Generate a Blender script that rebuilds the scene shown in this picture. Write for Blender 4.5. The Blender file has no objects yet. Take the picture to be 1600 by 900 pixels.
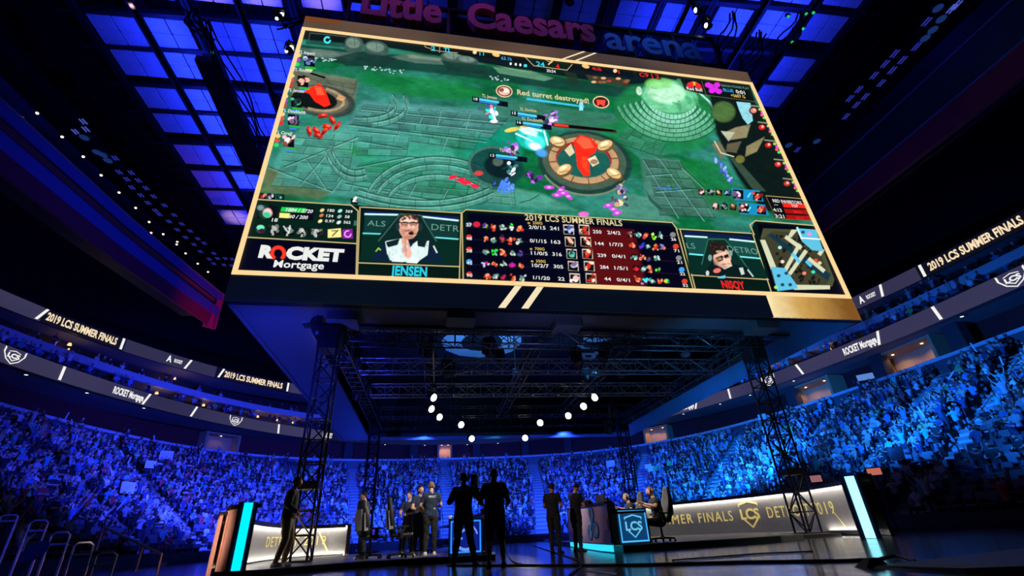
import bpy, bmesh, math, random
import numpy as np
from math import sin, cos, tan, pi, radians, hypot, atan2, sqrt
from mathutils import Vector, Matrix

random.seed(7)
rng = np.random.default_rng(11)
SC = bpy.context.scene
COL = SC.collection

# ------------------------------------------------------------------ camera
F_PX, PITCH, ROLL, YAW, CAM_H = 726.774, 0.488965, -0.0514441, 0.16403, 0.48
FWD = np.array([sin(YAW)*cos(PITCH), cos(YAW)*cos(PITCH), sin(PITCH)])
_r0 = np.array([cos(YAW), -sin(YAW), 0.0]); _u0 = np.cross(_r0, FWD)
RGT = _r0*cos(ROLL) + _u0*sin(ROLL)
UPV = -_r0*sin(ROLL) + _u0*cos(ROLL)
cam_data = bpy.data.cameras.new('camera')
cam_data.sensor_width = 36.0
cam_data.lens = F_PX*36.0/1600.0
cam_data.clip_end = 300
cam = bpy.data.objects.new('camera', cam_data)
COL.objects.link(cam)
cam.matrix_world = Matrix(((RGT[0], UPV[0], -FWD[0], 0), (RGT[1], UPV[1], -FWD[1], 0), (RGT[2], UPV[2], -FWD[2], CAM_H), (0, 0, 0, 1)))
SC.camera = cam

# ------------------------------------------------------------------ view + world
SC.view_settings.view_transform = 'Standard'
SC.view_settings.look = 'None'
SC.view_settings.gamma = 1.0
SC.view_settings.use_curve_mapping = False
SC.view_settings.exposure = 0.0
W = bpy.data.worlds.new('world'); SC.world = W
W.use_nodes = True
W.node_tree.nodes['Background'].inputs[0].default_value = (0.004, 0.006, 0.03, 1)
W.node_tree.nodes['Background'].inputs[1].default_value = 0.12

def lamp(kind, loc, aim, color, watts, size=0.3, spot=None, blend=0.6, size_y=None, name='stage_and_added_light'):
    d = bpy.data.lights.new(name, kind)
    d.color = color; d.energy = watts
    if kind == 'SPOT':
        d.spot_size = radians(spot or 60); d.spot_blend = blend; d.shadow_soft_size = size
    elif kind == 'AREA':
        d.size = size
        if size_y: d.shape = 'RECTANGLE'; d.size_y = size_y
    else:
        d.shadow_soft_size = size
    o = bpy.data.objects.new(name, d); COL.objects.link(o)
    o.location = loc
    o.rotation_euler = (Vector(aim)-Vector(loc)).to_track_quat('-Z', 'Y').to_euler()
    return o

# blue wash on the stands from moving heads, plus two added spots
BLUE_L, BLUE_C, BLUE_R = (0.022, 0.045, 1.0), (0.016, 0.065, 1.0), (0.008, 0.17, 1.0)
lamp('SPOT', (-7.4, 26.0, 6.7), (-19, 47, 4.5), BLUE_L, 46000, spot=78, blend=1.0)
lamp('SPOT', (-7.4, 20.0, 6.7), (-24, 37, 5.0), BLUE_L, 13000, spot=64, blend=1.0)
lamp('SPOT', (-3.6, 5.0, 5.0), (-9.6, 10.6, 0.7), BLUE_L, 1500, spot=46, blend=1.0)  # added spot, unseen, that turns the hoop rails blue
lamp('SPOT', (16.8, 15.0, 6.7), (24.5, 13.5, 2.0), BLUE_R, 3600, spot=74, blend=1.0)  # added spot, unseen, that brightens the near seats on the right
lamp('SPOT', (-1.0, 34.6, 6.6), (-6, 56, 4.0), BLUE_C, 29000, spot=95, blend=1.0)
lamp('SPOT', (9.0, 34.6, 6.6), (13, 54, 4.5), BLUE_C, 32000, spot=95, blend=1.0)
lamp('SPOT', (16.6, 27.0, 6.7), (26.5, 40, 5.5), BLUE_R, 29000, spot=88, blend=1.0)
lamp('SPOT', (16.6, 20.0, 6.7), (27.5, 22.5, 5.5), BLUE_R, 13000, spot=84, blend=1.0)

# ------------------------------------------------------------------ measuring helpers (photo pixel <-> place)
CAMP = np.array([0, 0, CAM_H])
def px_of(P):
    d = np.asarray(P, float)-CAMP; z = d@FWD
    return 800+F_PX*(d@RGT)/z, 450-F_PX*(d@UPV)/z
def ray(x, y): return FWD*F_PX + RGT*(x-800) - UPV*(y-450)
def gnd(x, y, z=0.0):
    d = ray(x, y); return CAMP+d*((z-CAM_H)/d[2])
def atY(x, y, Y):
    d = ray(x, y); return CAMP+d*(Y/d[1])

# ------------------------------------------------------------------ materials
MATS = {}
def mat(name, color=(0.5, 0.5, 0.5), rough=0.6, metal=0.0, emit=None, es=1.0, vary=0.12, scale=6.0, objcol=False, spec=0.5, alpha=1.0):
    if name in MATS: return MATS[name]
    m = bpy.data.materials.new(name); m.use_nodes = True
    nt = m.node_tree; b = nt.nodes['Principled BSDF']
    b.inputs['Roughness'].default_value = rough
    b.inputs['Metallic'].default_value = metal
    b.inputs['Specular IOR Level'].default_value = spec
    b.inputs['Base Color'].default_value = (*color, 1)
    if emit is not None:
        b.inputs['Emission Color'].default_value = (*emit, 1)
        b.inputs['Emission Strength'].default_value = es
    if vary > 0 and emit is None:
        tc = nt.nodes.new('ShaderNodeTexCoord')
        nz = nt.nodes.new('ShaderNodeTexNoise'); nz.inputs['Scale'].default_value = scale; nz.inputs['Detail'].default_value = 4
        nt.links.new(tc.outputs['Object'], nz.inputs['Vector'])
        mx = nt.nodes.new('ShaderNodeMix'); mx.data_type = 'RGBA'; mx.blend_type = 'MULTIPLY'
        rp = nt.nodes.new('ShaderNodeMapRange')
        rp.inputs['To Min'].default_value = 1-vary*1.5; rp.inputs['To Max'].default_value = 1+vary
        nt.links.new(nz.outputs['Fac'], rp.inputs['Value'])
        mx.inputs['Factor'].default_value = 1.0
        if objcol:
            oi = nt.nodes.new('ShaderNodeObjectInfo'); nt.links.new(oi.outputs['Color'], mx.inputs['A'])
        else:
            mx.inputs['A'].default_value = (*color, 1)
        nt.links.new(rp.outputs['Result'], mx.inputs['B'])
        nt.links.new(mx.outputs['Result'], b.inputs['Base Color'])
    MATS[name] = m
    return m
def glow(name, color, strength=1.0):
    return mat(name, (0.02, 0.02, 0.02), 0.5, 0, emit=color, es=strength, vary=0)
def vcol_mat(name, layer, emission=0.0, rough=0.7):
    m = bpy.data.materials.new(name); m.use_nodes = True
    nt = m.node_tree; b = nt.nodes['Principled BSDF']
    a = nt.nodes.new('ShaderNodeVertexColor'); a.layer_name = layer
    b.inputs['Roughness'].default_value = rough
    if emission > 0:
        b.inputs['Base Color'].default_value = (0.01, 0.01, 0.01, 1)
        nt.links.new(a.outputs['Color'], b.inputs['Emission Color'])
        b.inputs['Emission Strength'].default_value = emission
    else:
        nt.links.new(a.outputs['Color'], b.inputs['Base Color'])
    return m
def s2l(r, g, b):
    f = lambda c: (c/255/12.92) if c/255 <= 0.04045 else ((c/255+0.055)/1.055)**2.4
    return (f(r), f(g), f(b))

M_BLACK = mat('black_painted_metal', (0.012, 0.012, 0.014), 0.45, 0.3)
M_DARK = mat('dark_grey_panel', (0.03, 0.03, 0.034), 0.55)
M_ALU = mat('aluminium_tube', (0.22, 0.23, 0.26), 0.4, 0.7)
M_TRUSS = mat('dark_truss_tube', (0.05, 0.05, 0.055), 0.4, 0.6)
M_CONC = mat('stand_concrete', (0.22, 0.22, 0.23), 0.85, scale=3)
M_WALL = mat('dark_wall_paint', (0.025, 0.02, 0.024), 0.8)
M_RED = mat('dark_red_wall_panel', (0.13, 0.012, 0.016), 0.8)
M_LEDGE = mat('pale_ledge_paint', (0.62, 0.62, 0.66), 0.5)
M_SOFFIT = mat('grey_soffit_plaster', (0.30, 0.30, 0.31), 0.8)
M_RAIL = mat('pale_handrail_tube', (0.6, 0.6, 0.62), 0.35, 0.3)

# ------------------------------------------------------------------ mesh builder
class MB:
    def __init__(s): s.v = []; s.f = []; s.m = []
    def add(s, vs, fs, m=0):
        n = len(s.v); s.v += [tuple(map(float, p)) for p in vs]
        s.f += [tuple(i+n for i in f) for f in fs]; s.m += [m]*len(fs); return s
    def box(s, c, sz, rz=0.0, R=None, m=0, bev=0.0):
        hx, hy, hz = sz[0]/2, sz[1]/2, sz[2]/2
        vs = []; ch = min(bev, hx*0.8, hy*0.8)
        if ch > 0:
            prof = [(-hx+ch, -hy), (hx-ch, -hy), (hx, -hy+ch), (hx, hy-ch), (hx-ch, hy), (-hx+ch, hy), (-hx, hy-ch), (-hx, -hy+ch)]
        else:
            prof = [(-hx, -hy), (hx, -hy), (hx, hy), (-hx, hy)]
        for z in (-hz, hz): vs += [(x, y, z) for x, y in prof]
        n = len(prof)
        fs = [tuple(range(n))[::-1], tuple(range(n, 2*n))] + [(i, (i+1) % n, n+(i+1) % n, n+i) for i in range(n)]
        if R is None: R = Matrix.Rotation(rz, 3, 'Z')
        c = Vector(c)
        return s.add([R@Vector(p)+c for p in vs], fs, m)
    def bar(s, p0, p1, w, h=None, m=0, roll=None):
        p0 = Vector(p0); p1 = Vector(p1); d = p1-p0; L = d.length
        if L < 1e-6: return s
        R = d.to_track_quat('Z', 'Y').to_matrix()
        return s.box((p0+p1)/2, (w, h or w, L), R=R, m=m)
    def tube(s, pts, r, n=8, m=0, cap=True):
        pts = [Vector(p) for p in pts]; k = len(pts)
        rs = r if isinstance(r, (list, tuple)) else [r]*k
        vs = []; fs = []; prev = None
        for i, p in enumerate(pts):
            t = (pts[min(i+1, k-1)]-pts[max(i-1, 0)])
            if t.length < 1e-9: t = Vector((0, 0, 1))
            t.normalize()
            if prev is None:
                a = Vector((0, 0, 1)) if abs(t.z) < 0.9 else Vector((1, 0, 0))
                u = t.cross(a).normalized()
            else:
                u = (prev-t*prev.dot(t))
                u = u.normalized() if u.length > 1e-6 else t.orthogonal().normalized()
            prev = u; w = t.cross(u)
            for j in range(n):
                a = 2*pi*j/n; vs.append(p+(u*cos(a)+w*sin(a))*rs[i])
        for i in range(k-1):
            for j in range(n):
                fs.append((i*n+j, i*n+(j+1) % n, (i+1)*n+(j+1) % n, (i+1)*n+j))
        if cap:
            fs.append(tuple(range(n))[::-1]); fs.append(tuple((k-1)*n+j for j in range(n)))
        return s.add(vs, fs, m)
    def lathe(s, prof, c=(0, 0, 0), R=None, n=16, m=0, cap=True):
        R = R or Matrix.Identity(3); c = Vector(c); vs = []; fs = []
        for r, z in prof:
            for j in range(n):
                a = 2*pi*j/n; vs.append(R@Vector((r*cos(a), r*sin(a), z))+c)
        for i in range(len(prof)-1):
            for j in range(n): fs.append((i*n+j, i*n+(j+1) % n, (i+1)*n+(j+1) % n, (i+1)*n+j))
        if cap:
            fs.append(tuple(range(n))[::-1]); k = len(prof)-1; fs.append(tuple(k*n+j for j in range(n)))
        return s.add(vs, fs, m)
    def loft(s, rings, closed=False, m=0, capends=False):
        n = len(rings[0]); vs = [p for r in rings for p in r]; fs = []
        for i in range(len(rings)-1):
            for j in range(n if closed else n-1):
                fs.append((i*n+j, i*n+(j+1) % n, (i+1)*n+(j+1) % n, (i+1)*n+j))
        if capends:
            fs.append(tuple(range(n))[::-1]); fs.append(tuple((len(rings)-1)*n+j for j in range(n)))
        return s.add(vs, fs, m)
    def ell(s, c, r, n=12, k=8, m=0, R=None):
        prof = [(max(1e-4, sin(pi*i/k)), -cos(pi*i/k)) for i in range(k+1)]
        R = R or Matrix.Identity(3)
        return s.lathe(prof, c, R@Matrix.Diagonal(Vector(r)), n, m, cap=False)
    def build(s, name, mats, parent=None, smooth=False):
        me = bpy.data.meshes.new(name)
        off = Vector((0, 0, 0)); p = parent
        while p is not None: off += p.location; p = p.parent
        me.from_pydata([Vector(v)-off for v in s.v] if parent is not None else s.v, [], s.f)
        if not isinstance(mats, (list, tuple)): mats = [mats]
        for q in mats: me.materials.append(q)
        if len(mats) > 1: me.polygons.foreach_set('material_index', s.m)
        if smooth: me.polygons.foreach_set('use_smooth', [True]*len(s.f))
        me.update()
        o = bpy.data.objects.new(name, me); COL.objects.link(o)
        if parent is not None: o.parent = parent
        return o

def tag(o, label=None, cat=None, group=None, kind=None):
    if label: o['label'] = label
    if cat: o['category'] = cat
    if group: o['group'] = group
    if kind: o['kind'] = kind
    return o
def empty(name, loc=(0, 0, 0), label=None, cat=None, group=None, kind=None):
    o = bpy.data.objects.new(name, None); COL.objects.link(o); o.location = loc
    o.empty_display_size = 0.2
    return tag(o, label, cat, group, kind)
def kids(o): return [c for c in CH.get(o.name, [])] if False else list(o.children)
def copy_tree(o, parent=None):
    c = o.copy(); COL.objects.link(c)
    if parent is not None: c.parent = parent
    for ch in list(o.children): copy_tree(ch, c)
    return c
def structure(o): o['kind'] = 'structure'; return o

_TXT = {}
def text_geo(s, bold=0.0, extrude=0.0, spacing=1.0, shear=0.0):
    """lettering of the default font: verts (n,3) with cap height 1 starting at x=0, faces, width"""
    key = (s, bold, extrude, spacing, shear)
    if key in _TXT: return _TXT[key]
    cu = bpy.data.curves.new('lettering', 'FONT'); cu.body = s; cu.size = 1.0; cu.resolution_u = 3
    cu.offset = bold; cu.extrude = extrude; cu.space_character = spacing; cu.shear = shear
    ob = bpy.data.objects.new('lettering', cu); COL.objects.link(ob)
    dg = bpy.context.evaluated_depsgraph_get(); dg.update()
    me = ob.evaluated_get(dg).to_mesh()
    v = np.array([tuple(q.co) for q in me.vertices]).reshape(-1, 3); fs = [tuple(p.vertices) for p in me.polygons]
    ob.evaluated_get(dg).to_mesh_clear()
    bpy.data.objects.remove(ob); bpy.data.curves.remove(cu)
    if len(v):
        v = v.copy(); cap = 0.69; v[:, 0] -= v[:, 0].min(); v /= cap
    r = (v, fs, float(v[:, 0].max()) if len(v) else 0.0)
    _TXT[key] = r
    return r
def put_text(mb, s, fn, h, width=None, x0=0.0, y0=0.0, bold=0.02, m=0, spacing=1.0, center=False, shear=0.0):
    """write s with cap height h; fn(u, v) -> 3D place"""
    v, fs, w = text_geo(s, bold, 0.0, spacing, shear)
    if not len(v): return
    sx = (width/w) if width else h
    off = -w*sx/2 if center else 0.0
    mb.add([fn(x0+off+p[0]*sx, y0+p[1]*h) for p in v], fs, m)
# ================================================================== SETTING
CX = 2.0                                    # centre line of the arena
def ring(a, ys, yb, n, z, N=60, y0=-10.0, half=None):
    """horseshoe curve: right side from y0, round the far end, back along the left side"""
    pts = []
    K = N
    for i in range(6): pts.append((CX+a, y0+(ys-y0)*i/6, z))
    for i in range(K+1):
        t = pi/2*i/K
        pts.append((CX+a*abs(cos(t))**(2/n), ys+(yb-ys)*abs(sin(t))**(2/n), z))
    left = [(2*CX-p[0], p[1], p[2]) for p in pts[:-1]][::-1]
    return np.array(pts+left)
def resample(P, step):
    d = np.r_[0, np.cumsum(np.linalg.norm(np.diff(P[:, :2], axis=0), axis=1))]
    s = np.arange(step/2, d[-1], step)
    return np.stack([np.interp(s, d, P[:, k]) for k in range(P.shape[1])], 1), s
class Curve:
    def __init__(s, P):
        s.P = P; s.d = np.r_[0, np.cumsum(np.linalg.norm(np.diff(P[:, :2], axis=0), axis=1))]
        q = np.linspace(0, s.d[-1], 3000); s.q = q
        s.pts = np.stack([np.interp(q, s.d, P[:, k]) for k in range(3)], 1)
        z = (s.pts-CAMP)@FWD
        with np.errstate(all='ignore'):
            s.px = np.where(z > 0.5, 800+F_PX*((s.pts-CAMP)@RGT)/np.maximum(z, .5), 1e9)
    def at(s, t): return np.array([np.interp(t, s.d, s.P[:, k]) for k in range(3)])
    def tan(s, t):
        a = s.at(max(t-0.2, 0)); b = s.at(min(t+0.2, s.d[-1])); v = b-a; v[2] = 0
        return v/np.linalg.norm(v)
    def find(s, x):                          # arc length where the curve crosses picture column x
        return s.q[int(np.argmin(np.abs(s.px-x)))]

def sweep(name, ringdefs, mats, mi=None, parent=None, N=60, y0=-10.0):
    """surface through a series of horseshoe curves"""
    R = [ring(*r, N=N, y0=y0) for r in ringdefs]
    mb = MB(); n = len(R[0])
    for k in range(len(R)-1):
        vs = [tuple(p) for p in R[k]]+[tuple(p) for p in R[k+1]]
        mb.add(vs, [(j, j+1, n+j+1, n+j) for j in range(n-1)], mi[k] if mi else 0)
    return mb.build(name, mats, parent)

# --- floor
def floor_material():
    m = bpy.data.materials.new('dark_polished_event_floor'); m.use_nodes = True
    nt = m.node_tree; b = nt.nodes['Principled BSDF']
    tc = nt.nodes.new('ShaderNodeTexCoord')
    mp = nt.nodes.new('ShaderNodeMapping'); nt.links.new(tc.outputs['Object'], mp.inputs['Vector'])
    br = nt.nodes.new('ShaderNodeTexBrick'); br.inputs['Scale'].default_value = 1.0
    br.inputs['Brick Width'].default_value = 2.4; br.inputs['Row Height'].default_value = 1.2; br.inputs['Mortar Size'].default_value = 0.012
    br.inputs['Color1'].default_value = (0.045, 0.05, 0.058, 1); br.inputs['Color2'].default_value = (0.035, 0.04, 0.047, 1); br.inputs['Mortar'].default_value = (0.01, 0.01, 0.012, 1)
    nt.links.new(mp.outputs['Vector'], br.inputs['Vector'])
    nt.links.new(br.outputs['Color'], b.inputs['Base Color'])
    nz = nt.nodes.new('ShaderNodeTexNoise'); nz.inputs['Scale'].default_value = 3.0; nz.inputs['Detail'].default_value = 6
    nt.links.new(tc.outputs['Object'], nz.inputs['Vector'])
    mr = nt.nodes.new('ShaderNodeMapRange'); mr.inputs['To Min'].default_value = 0.10; mr.inputs['To Max'].default_value = 0.24
    nt.links.new(nz.outputs['Fac'], mr.inputs['Value']); nt.links.new(mr.outputs['Result'], b.inputs['Roughness'])
    b.inputs['Specular IOR Level'].default_value = 0.6
    return m
fl = MB(); fl.box((CX, 26, -0.1), (90, 90, 0.2))
structure(fl.build('floor', floor_material()))

# --- lower seating bowl
NROW = 25
IN = dict(a=15.5, ys=19.0, yb=41.0, n=3.6)
OUT = dict(a=32.0, ys=22.0, yb=66.0, n=2.9)
def bowl(k):
    t = k/NROW
    g = lambda q: IN[q]+(OUT[q]-IN[q])*t
    return g('a'), g('ys'), g('yb'), g('n')
def rowz(k): return 0.25+8.85*(k/NROW)**1.06
rd = []
for k in range(NROW):
    z = rowz(k)
    rd.append((*bowl(k), 0.0 if k == 0 else rowz(k-1))); rd.append((*bowl(k), z)); 
rd.append((*bowl(NROW), rowz(NROW-1)))
structure(sweep('seating_tier', rd, M_CONC, N=40))
# dark dasher wall at the foot of the stand
a, ys, yb, n = bowl(0)
structure(sweep('trim_1', [(a-0.25, ys, yb-0.25, n, 0.0), (a-0.25, ys, yb-0.25, n, 0.5), (a-0.12, ys, yb-0.12, n, 0.5), (a-0.12, ys, yb-0.12, n, 0.0)], M_DARK))
# parapet along the top of the lower bowl
a, ys, yb, n = bowl(NROW)
ZT = rowz(NROW-1)
structure(sweep('trim_2', [(a, ys, yb, n, ZT-0.4), (a, ys, yb, n, ZT+1.1), (a+0.2, ys, yb+0.2, n, ZT+1.1), (a+0.2, ys, yb+0.2, n, ZT-0.4)], mat('parapet_dark_blue_panel', (0.10, 0.10, 0.12), 0.5)))
cap_def = [(a-0.12, ys, yb-0.12, n, ZT+1.08), (a-0.12, ys, yb-0.12, n, ZT+1.3), (a+0.3, ys, yb+0.3, n, ZT+1.3), (a+0.3, ys, yb+0.3, n, ZT+1.08)]
structure(sweep('trim_3', cap_def, M_LEDGE))
# concourse slab + wall behind
structure(sweep('trim_4', [(a+0.2, ys, yb+0.2, n, ZT-0.1), (a+9, ys, yb+9, n, ZT-0.1)], M_CONC))
structure(sweep('wall_back', [(a+4.2, ys, yb+4.2, n, ZT-0.2), (a+4.2, ys, yb+4.2, n, ZT+4.0)], M_RED))

# --- suite level: soffit, ribbon, terraces
RL = (31.3, 20.0, 67.5, 2.2)                 # lower ribbon line
RU = (36.0, 15.0, 64.5, 2.3)                 # upper ribbon line
def off(r, d): return (r[0]+d, r[1], r[2]+d, r[3])
structure(sweep('ceiling_concourse', [(*off(RL, 0.1), 12.0), (*off(RL, 1.8), 12.35), (*off(RL, 7.0), 12.7)], M_SOFFIT))
structure(sweep('trim_5', [(*off(RL, 0.2), 12.0), (*off(RL, 0.2), 13.1), (*off(RL, 2.2), 13.1), (*off(RL, 2.2), 13.6), (*off(RL, 5.0), 13.6)], M_DARK))
# upper terrace edge seen as a bright line between the two ribbons
TE = (34.0, 18.0, 67.5, 2.25)
structure(sweep('trim_6', [(*off(TE, 0.3), 14.55), (*off(TE, 0), 14.55), (*off(TE, 0), 15.15), (*off(TE, 0.35), 15.15)], M_LEDGE))
structure(sweep('trim_7', [(*off(TE, 0.2), 14.6), (*off(TE, 5.0), 14.9)], M_SOFFIT))
structure(sweep('wall_suites', [(*off(TE, 3.2), 12.6), (*off(TE, 3.2), 16.9)], M_WALL))
structure(sweep('trim_8', [(*off(RU, 0.15), 17.0), (*off(RU, 4.5), 17.2)], M_SOFFIT))
structure(sweep('trim_9', [(*off(RU, 0.2), 16.9), (*off(RU, 0.2), 18.2), (*off(RU, 1.0), 18.2), (*off(RU, 12), 24.0)], M_WALL))
structure(sweep('wall_outer', [(47, 20, 78, 2.4, 9.0), (47, 20, 78, 2.4, 40)], mat('outer_wall_black', (0.008, 0.008, 0.01), 0.9), y0=-16))
wb = MB(); wb.box((CX, -16, 20), (100, 0.4, 44)); structure(wb.build('wall_rear', MATS['outer_wall_black']))

# columns and warm openings along the concourse (each found by its picture column)
CBK = Curve(ring(a+4.0, ys, yb+4.0, n, ZT))
CFR = Curve(ring(a+2.2, ys, yb+2.2, n, ZT))
M_WARM = mat('tan_vestibule_wall', (0.55, 0.36, 0.18), 0.7)
def opening(px0, px1, depth, label, strength=22, lights=2, side_wall=True):
    """recess in the concourse wall lit by its own downlights"""
    t0, t1 = sorted((CBK.find(px0), CBK.find(px1))); tm = (t0+t1)/2
    T = CBK.tan(tm); Nn = np.array([-T[1], T[0], 0]); c = CBK.at(tm)
    if Nn@(c-np.array([CX, 26, c[2]])) < 0: Nn = -Nn
    w = t1-t0; z0 = ZT-0.05; z1 = 12.45
    r = empty('concourse_opening', tuple(c+np.array([0, 0, 0])), label, 'doorway')
    mb = MB()
    P = lambda u, d, z: c*np.array([1, 1, 0])+T*u+Nn*d+np.array([0, 0, z])
    h = w/2
    # tan portal: side reveals, lintel, back wall set forward of the red wall
    mb.add([P(-h, -0.05, z0), P(h, -0.05, z0), P(h, -0.05, z1), P(-h, -0.05, z1)], [(0, 1, 2, 3)])
    for s in (-h, h):
        q = [P(s-0.12, -depth, z0), P(s+0.12, -depth, z0), P(s+0.12, -0.06, z0), P(s-0.12, -0.06, z0)]
        mb.add([tuple(p) for p in q]+[tuple(p+np.array([0, 0, z1-z0])) for p in q], [(0, 1, 2, 3)[::-1], (4, 5, 6, 7), (0, 1, 5, 4), (1, 2, 6, 5), (2, 3, 7, 6), (3, 0, 4, 7)])
    q = [P(-h, -depth, z1-0.2), P(h, -depth, z1-0.2), P(h, -0.06, z1-0.2), P(-h, -0.06, z1-0.2)]
    mb.add([tuple(p) for p in q]+[tuple(p+np.array([0, 0, .15])) for p in q], [(0, 1, 2, 3)[::-1], (4, 5, 6, 7), (0, 1, 5, 4), (1, 2, 6, 5), (2, 3, 7, 6), (3, 0, 4, 7)])
    mb.build('portal', M_WARM, r)
    dk = MB()
    for u0, u1 in ((-h*0.75, -h*0.15), (h*0.1, h*0.7)):
        dk.add([P(u0, -0.09, z0), P(u1, -0.09, z0), P(u1, -0.09, z0+1.75), P(u0, -0.09, z0+1.75)], [(0, 1, 2, 3)])
    dk.build('dark_passage', M_BLACK, r)
    for i in range(lights):
        u = (i+0.5)/lights*w-h
        lb = MB(); lb.lathe([(0.10, -0.02), (0.10, 0.02)], P(u, -depth*0.55, z1-0.23), n=10)
        lb.build('downlight', glow('warm_downlight_lens', s2l(255, 225, 170), 3.0), r)
        lamp('SPOT', tuple(P(u, -depth*0.55, z1-0.28)), tuple(P(u, -depth*0.55+0.3, z0)), (1, 0.6, 0.28), strength, 0.08, spot=150, name='downlight_source')
    return r
opening(300, 352, 1.6, 'warm lit tan doorway in the left concourse wall beside black curtains', 14, 1)
opening(684, 704, 1.6, 'warm lit tan doorway at the top of the far centre stairs', 60, 2)
opening(1022, 1058, 1.8, 'warm lit doorway in the far right corner of the concourse', 60, 2)
opening(1278, 1340, 2.0, 'warm lit opening behind the right parapet nearer the black tower', 60, 2)
opening(1420, 1520, 2.0, 'wide warm lit opening behind the right parapet close to the picture edge', 80, 2)

# square columns in front of the concourse wall
for k, px in enumerate((540, 645, 745, 822, 890, 1255, 1400, 1530)):
    t = CFR.find(px); T = CFR.tan(t); c = CFR.at(t)
    cb = MB(); cb.box((c[0], c[1], (ZT+12.6)/2), (1.1, 0.9, 12.6-ZT), rz=atan2(T[1], T[0]), bev=0.06)
    o = cb.build('concourse_column', mat('column_paint', (0.045, 0.045, 0.05), 0.8))
    tag(o, ['grey concourse column beside the left back tower', 'grey concourse column above the standing players', 'grey concourse column right of the central doorway', 'grey concourse column above the narrow far stairs', 'grey concourse column left of the far right corner stand',
            'pale column left of the warm opening near the right tower', 'broad column between the two warm openings on the right', 'right-most concourse column near the picture edge'][k], 'column')

# small downlights under the soffit
M_DOWN = glow('cool_downlight_lens', s2l(220, 255, 235), 1.6)
CS = Curve(ring(*off(RL, 1.6), 12.3))
dl = 0
for px in (42, 137, 225, 602, 664, 730, 778, 1068, 1125, 1172, 1240, 1502):
    t = CS.find(px); c = CS.at(t)
    b_ = MB(); b_.lathe([(0.13, -0.05), (0.16, 0.0), (0.16, 0.06)], (c[0], c[1], 12.27), n=12, m=1); b_.lathe([(0.11, -0.06), (0.11, -0.045)], (c[0], c[1], 12.27), n=12, m=0)
    o = b_.build('soffit_downlight', [M_DOWN, M_BLACK])
    side = 'left' if px < 500 else ('far end' if px < 900 else 'right')
    tag(o, f'small round white downlight under the {side} suite soffit', 'light', f'downlights under the {side} suite soffit')
    lamp('SPOT', (c[0], c[1], 12.15), (c[0], c[1], 0), (0.6, 1.0, 0.8), 9, 0.06, spot=120, name='downlight_source')

# ---------------------------------------------------------------- LED ribbons
def ribbon_material(name, c0, c1):
    m = bpy.data.materials.new(name); m.use_nodes = True
    nt = m.node_tree; b = nt.nodes['Principled BSDF']; b.inputs['Base Color'].default_value = (0.01, 0.01, 0.01, 1)
    tc = nt.nodes.new('ShaderNodeTexCoord'); w = nt.nodes.new('ShaderNodeTexNoise'); w.inputs['Scale'].default_value = 0.06; w.inputs['Detail'].default_value = 1
    nt.links.new(tc.outputs['Object'], w.inputs['Vector'])
    cr = nt.nodes.new('ShaderNodeValToRGB'); cr.color_ramp.elements[0].color = (*c0, 1); cr.color_ramp.elements[1].color = (*c1, 1)
    cr.color_ramp.elements[0].position = 0.35; cr.color_ramp.elements[1].position = 0.65
    nt.links.new(w.outputs['Fac'], cr.inputs['Fac']); nt.links.new(cr.outputs['Color'], b.inputs['Emission Color']); b.inputs['Emission Strength'].default_value = 1.0
    return m
M_RIB = ribbon_material('ribbon_grey_violet_led', s2l(44, 42, 66), s2l(62, 58, 88))
M_RIBK = glow('ribbon_black_led', s2l(12, 12, 18))
M_GOLDTX = glow('ribbon_pale_gold_led', s2l(250, 225, 185))
M_WHT = glow('ribbon_white_led', s2l(245, 243, 240))
M_REDTX = glow('ribbon_red_led', s2l(235, 50, 50))

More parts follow.
